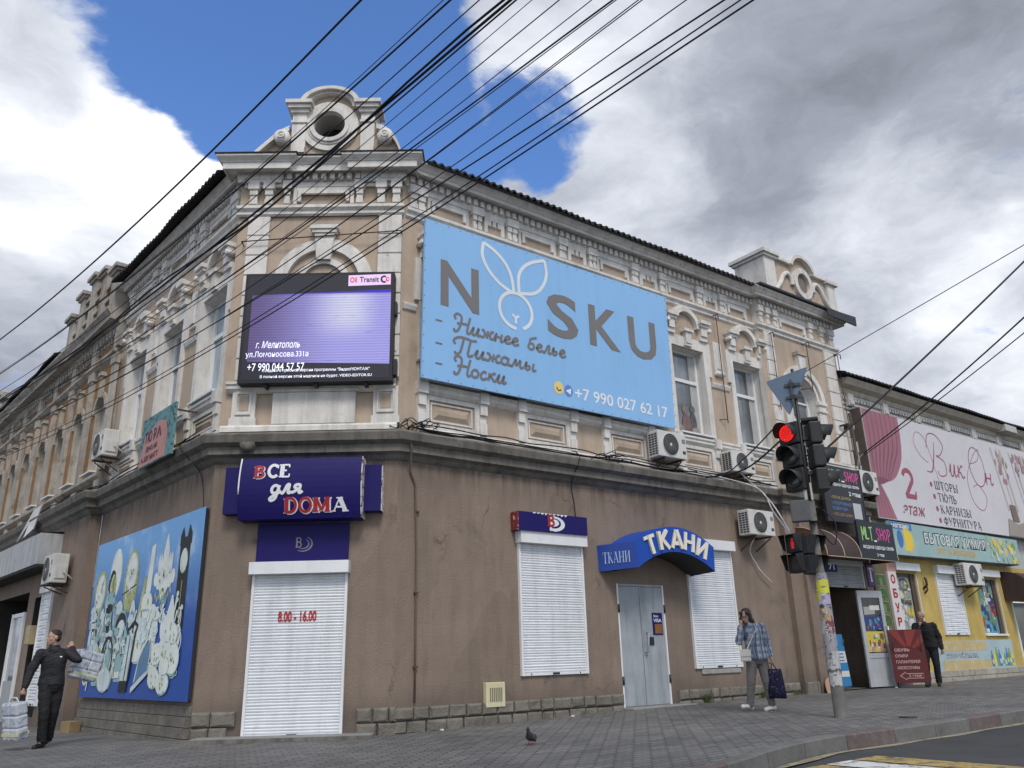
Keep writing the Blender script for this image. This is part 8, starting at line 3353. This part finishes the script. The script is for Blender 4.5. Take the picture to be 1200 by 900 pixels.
def hang(name, pts, r, label, cat='cable', mt=None, group=None, n=6):
    b = MB()
    V3 = [V(p) for p in pts]
    out = []
    P = [V3[0]] + V3 + [V3[-1]]
    for i in range(1, len(P) - 2):
        for k in range(n):
            t = k / n
            p0, p1, p2, p3 = P[i - 1], P[i], P[i + 1], P[i + 2]
            out.append(.5 * ((2 * p1) + (p2 - p0) * t + (2 * p0 - 5 * p1 + 4 * p2 - p3) * t * t + (3 * p1 - p0 - 3 * p2 + p3) * t ** 3))
    out.append(V3[-1])
    b.tube(out, r, mt or cable_m, 6)
    return tag(b.build(name), label, cat, group)


def onF(F, x, out, z):
    return F @ V((x, -out, z))


# cables lying along the belt cornice
rnd = random.Random(6)
for k in range(4):
    P_ = []
    x = .15
    while x < 11.0:
        P_.append(onF(FR, x, .12 + .05 * k + rnd.uniform(-.03, .03), 5.09 + rnd.uniform(-.02, .06) + (.05 if k == 3 else 0)))
        x += rnd.uniform(.5, .9)
    hang('ledge_cable', P_, .012 + .004 * (k == 1), 'black cable lying along the grey belt cornice of the right front', 'cable', None, 'cables along the belt cornice of the right front', 4)
for k in range(3):
    P_ = []
    x = -.4
    while x > -11:
        P_.append(onF(FL, x, .12 + .06 * k + rnd.uniform(-.03, .03) + (.2 if x < -6.1 else 0), 5.09 + rnd.uniform(-.01, .07)))
        x -= rnd.uniform(.6, 1.0)
    hang('ledge_cable', P_, .014, 'cable lying along the grey belt cornice of the left front', 'cable', mat('grey cable sheath', (.30, .30, .29), .6, .1, 5) if k == 0 else None, 'cables along the belt cornice of the left front', 4)
b = MB()
for k in range(8):
    c = onF(FR, rnd.uniform(-.15, .75), rnd.uniform(.05, .32), 5.08 + rnd.uniform(0, .12))
    P_ = [c + V((.22 * cos(a + k) * rnd.uniform(.6, 1.2), .12 * sin(a + k), .07 * sin(2 * a + k) + .02)) for a in [2 * pi * q / 10 * rnd.uniform(.7, .95) for q in range(9)]]
    b.tube(P_, .009, cable_m, 5)
tag(b.build('cable_tangle'), 'tangle of black cables heaped on the belt cornice at the building corner', 'cable')
b = MB()
for k in range(5):
    c = onF(FR, rnd.uniform(4.6, 5.6), rnd.uniform(.08, .32), 5.08 + rnd.uniform(0, .1))
    P_ = [c + V((.25 * cos(a + k) * rnd.uniform(.6, 1.2), .12 * sin(a + k), .06 * sin(2 * a + k) + .02)) for a in [2 * pi * q / 10 * rnd.uniform(.7, .95) for q in range(9)]]
    b.tube(P_, .010, cable_m, 5)
tag(b.build('cable_tangle'), 'tangle of black cables on the belt cornice under the billboard middle', 'cable')
hang('wall_cable', [onF(FR, 3.95, .30, 5.1), onF(FR, 4.0, .37, 4.95), onF(FR, 4.02, .05, 4.5), onF(FR, 4.08, .03, 4.1), onF(FR, 4.1, .03, 3.8)], .009, 'thin cable running down the brown wall above the peeling navy shop sign', n=4)
hang('wall_cable', [onF(FL, -.75, .30, 5.1), onF(FL, -.80, .36, 4.9), onF(FL, -.6, .05, 4.5), onF(FL, -.35, .04, 4.1), onF(FL, -.2, .06, 3.75)], .009, 'thin cable running down the brown wall to the picture board corner', n=4)
hk = PF @ V((-.42, -.12, 4.62))
hk2 = PF @ V((-.30, -.05, 4.5))
hang('signal_cable', [onF(FR, 7.3, .35, 5.12), onF(FR, 8.2, .6, 5.05), V(onF(FR, 8.2, .6, 5.15)).lerp(hk, .5) + V((0, 0, -.12)), hk], .014, 'upper black cable running from the cornice to the red traffic light')
hang('signal_cable', [onF(FR, 7.9, .35, 4.98), V(onF(FR, 8.0, .5, 4.95)).lerp(hk2, .5) + V((0, 0, -.2)), hk2 + V((0, 0, -.06))], .018, 'lower black cable running from the cornice to the red traffic light')
wc = mat('white cable sheath', (.62, .62, .60), .5, .05, 5)
hk3 = PF @ V((-.40, .0, 2.82))
hang('white_cable', [onF(FR, 7.6, .36, 5.08), onF(FR, 9.4, .6, 4.85), V(onF(FR, 9.4, .6, 4.85)).lerp(hk3, .6) + V((0, 0, -.02)), hk3], .013, 'white cable sagging from the cornice to the pedestrian signals', mt=wc)
hang('white_cable', [onF(FR, 9.15, .4, 5.2), onF(FR, 9.5, .6, 4.8), V(onF(FR, 9.5, .6, 4.8)).lerp(hk3, .55) + V((0, 0, .12)), hk3 + V((0, 0, .04))], .012, 'second white cable hanging from the upper air conditioner to the signals', mt=wc)
hang('drain_hose', [onF(FR, 9.45, .35, 3.72), onF(FR, 9.5, .12, 3.4), onF(FR, 9.75, .08, 3.1), onF(FR, 9.85, .1, 2.95), onF(FR, 10.25, .1, 2.68)], .014, 'white drain hose curling below the air conditioner on the brown wall', 'hose', wc)
for x, z0, z1, lab in ((9.22, 6.55, 9.5, 'thin dark rod hanging on the upper wall between the two right windows'), (11.32, 7.2, 9.4, 'thin dark rod hanging on the left pilaster of the end bay'), (12.95, 8.0, 9.45, 'thin dark rod hanging above the arched window'), (14.50, 5.6, 9.4, 'thin dark rod hanging at the right edge of the end bay')):
    o_ = .14 if x < 10.9 else PO + .14
    b = MB()
    b.tube([onF(FR, x, o_, z1), onF(FR, x, o_, z0)], .012, rust, 6)
    b.tube([onF(FR, x, o_ + .02, z1 + .02), onF(FR, x - .12, o_ + .16, z1 - .06), onF(FR, x - .12, o_ + .16, z1 - .2)], .014, black_m, 6)
    b.tube([onF(FR, x, o_, z1), onF(FR, x, 0, z1)], .014, black_m, 6)
    b.tube([onF(FR, x, o_, z0 + .1), onF(FR, x - .15, 0, z0 + .1)], .010, rust, 6)
    tag(b.build('wall_rod'), lab, 'rod')
b = MB()
b.box(14.30, 14.44, -PO - .22, -PO - .08, 7.08, 7.26, black_p, None, .02)
b.tube([(14.37, -PO - .15, 7.1), (14.2, -PO - .2, 7.2), (14.05, -PO - .12, 7.15)], .03, black_p, 6)
tag(b.build('cable_clamp', None, FR), 'black cable clamp on the right pilaster of the end bay', 'clamp')
# cables that come in from the right
def incoming(label, A, B, r, ext, sag=.1):
    A, B = V(A), V(B)
    A2 = B + (A - B) * ext
    b = MB()
    b.tube([A2 + (B - A2) * (k / 24) + V((0, 0, -sag * (1 - (2 * k / 24 - 1) ** 2))) for k in range(25)], r, cable_m, 6)
    tag(b.build('incoming_cable'), label, 'cable')


incoming('thin cable from the right sky to the arched window bay', (10.7, 14.97, 9.0), onF(FR, 11.2, .2, 7.75), .010, 1.7, .05)
incoming('thick cable from the right sky to the back of the traffic light', (10.08, 14.21, 8.3), PF @ V((.16, .06, 4.05)), .020, 1.7, .10)
incoming('upper of two cables from the right sky to the wall beside the curtain banner', (10.4, 15.02, 7.6), onF(FR, 14.93, .35, 6.45), .018, 1.7, .22)
incoming('lower of two cables from the right sky to the wall beside the curtain banner', (11.09, 16.18, 7.6), onF(FR, 14.95, .35, 6.40), .013, 1.7, .12)
hang('lead_cable', [onF(FR, 14.93, .35, 6.45), onF(FR, 14.85, .22, 6.3), onF(FR, 14.8, .18, 6.05), onF(FR, 14.82, .2, 5.85)], .014, 'short grey lead from the cable end down to the air conditioner at the curtain banner', mt=MATS['grey cable sheath'])
hang('lead_cable', [PF @ V((.05, .02, 2.9)), PF @ V((.25, .0, 2.6)), PF @ V((.32, .02, 2.95)), PF @ V((.14, .05, 3.2))], .010, 'black cable loop hanging behind the grey junction box')
bpy.context.view_layer.update()
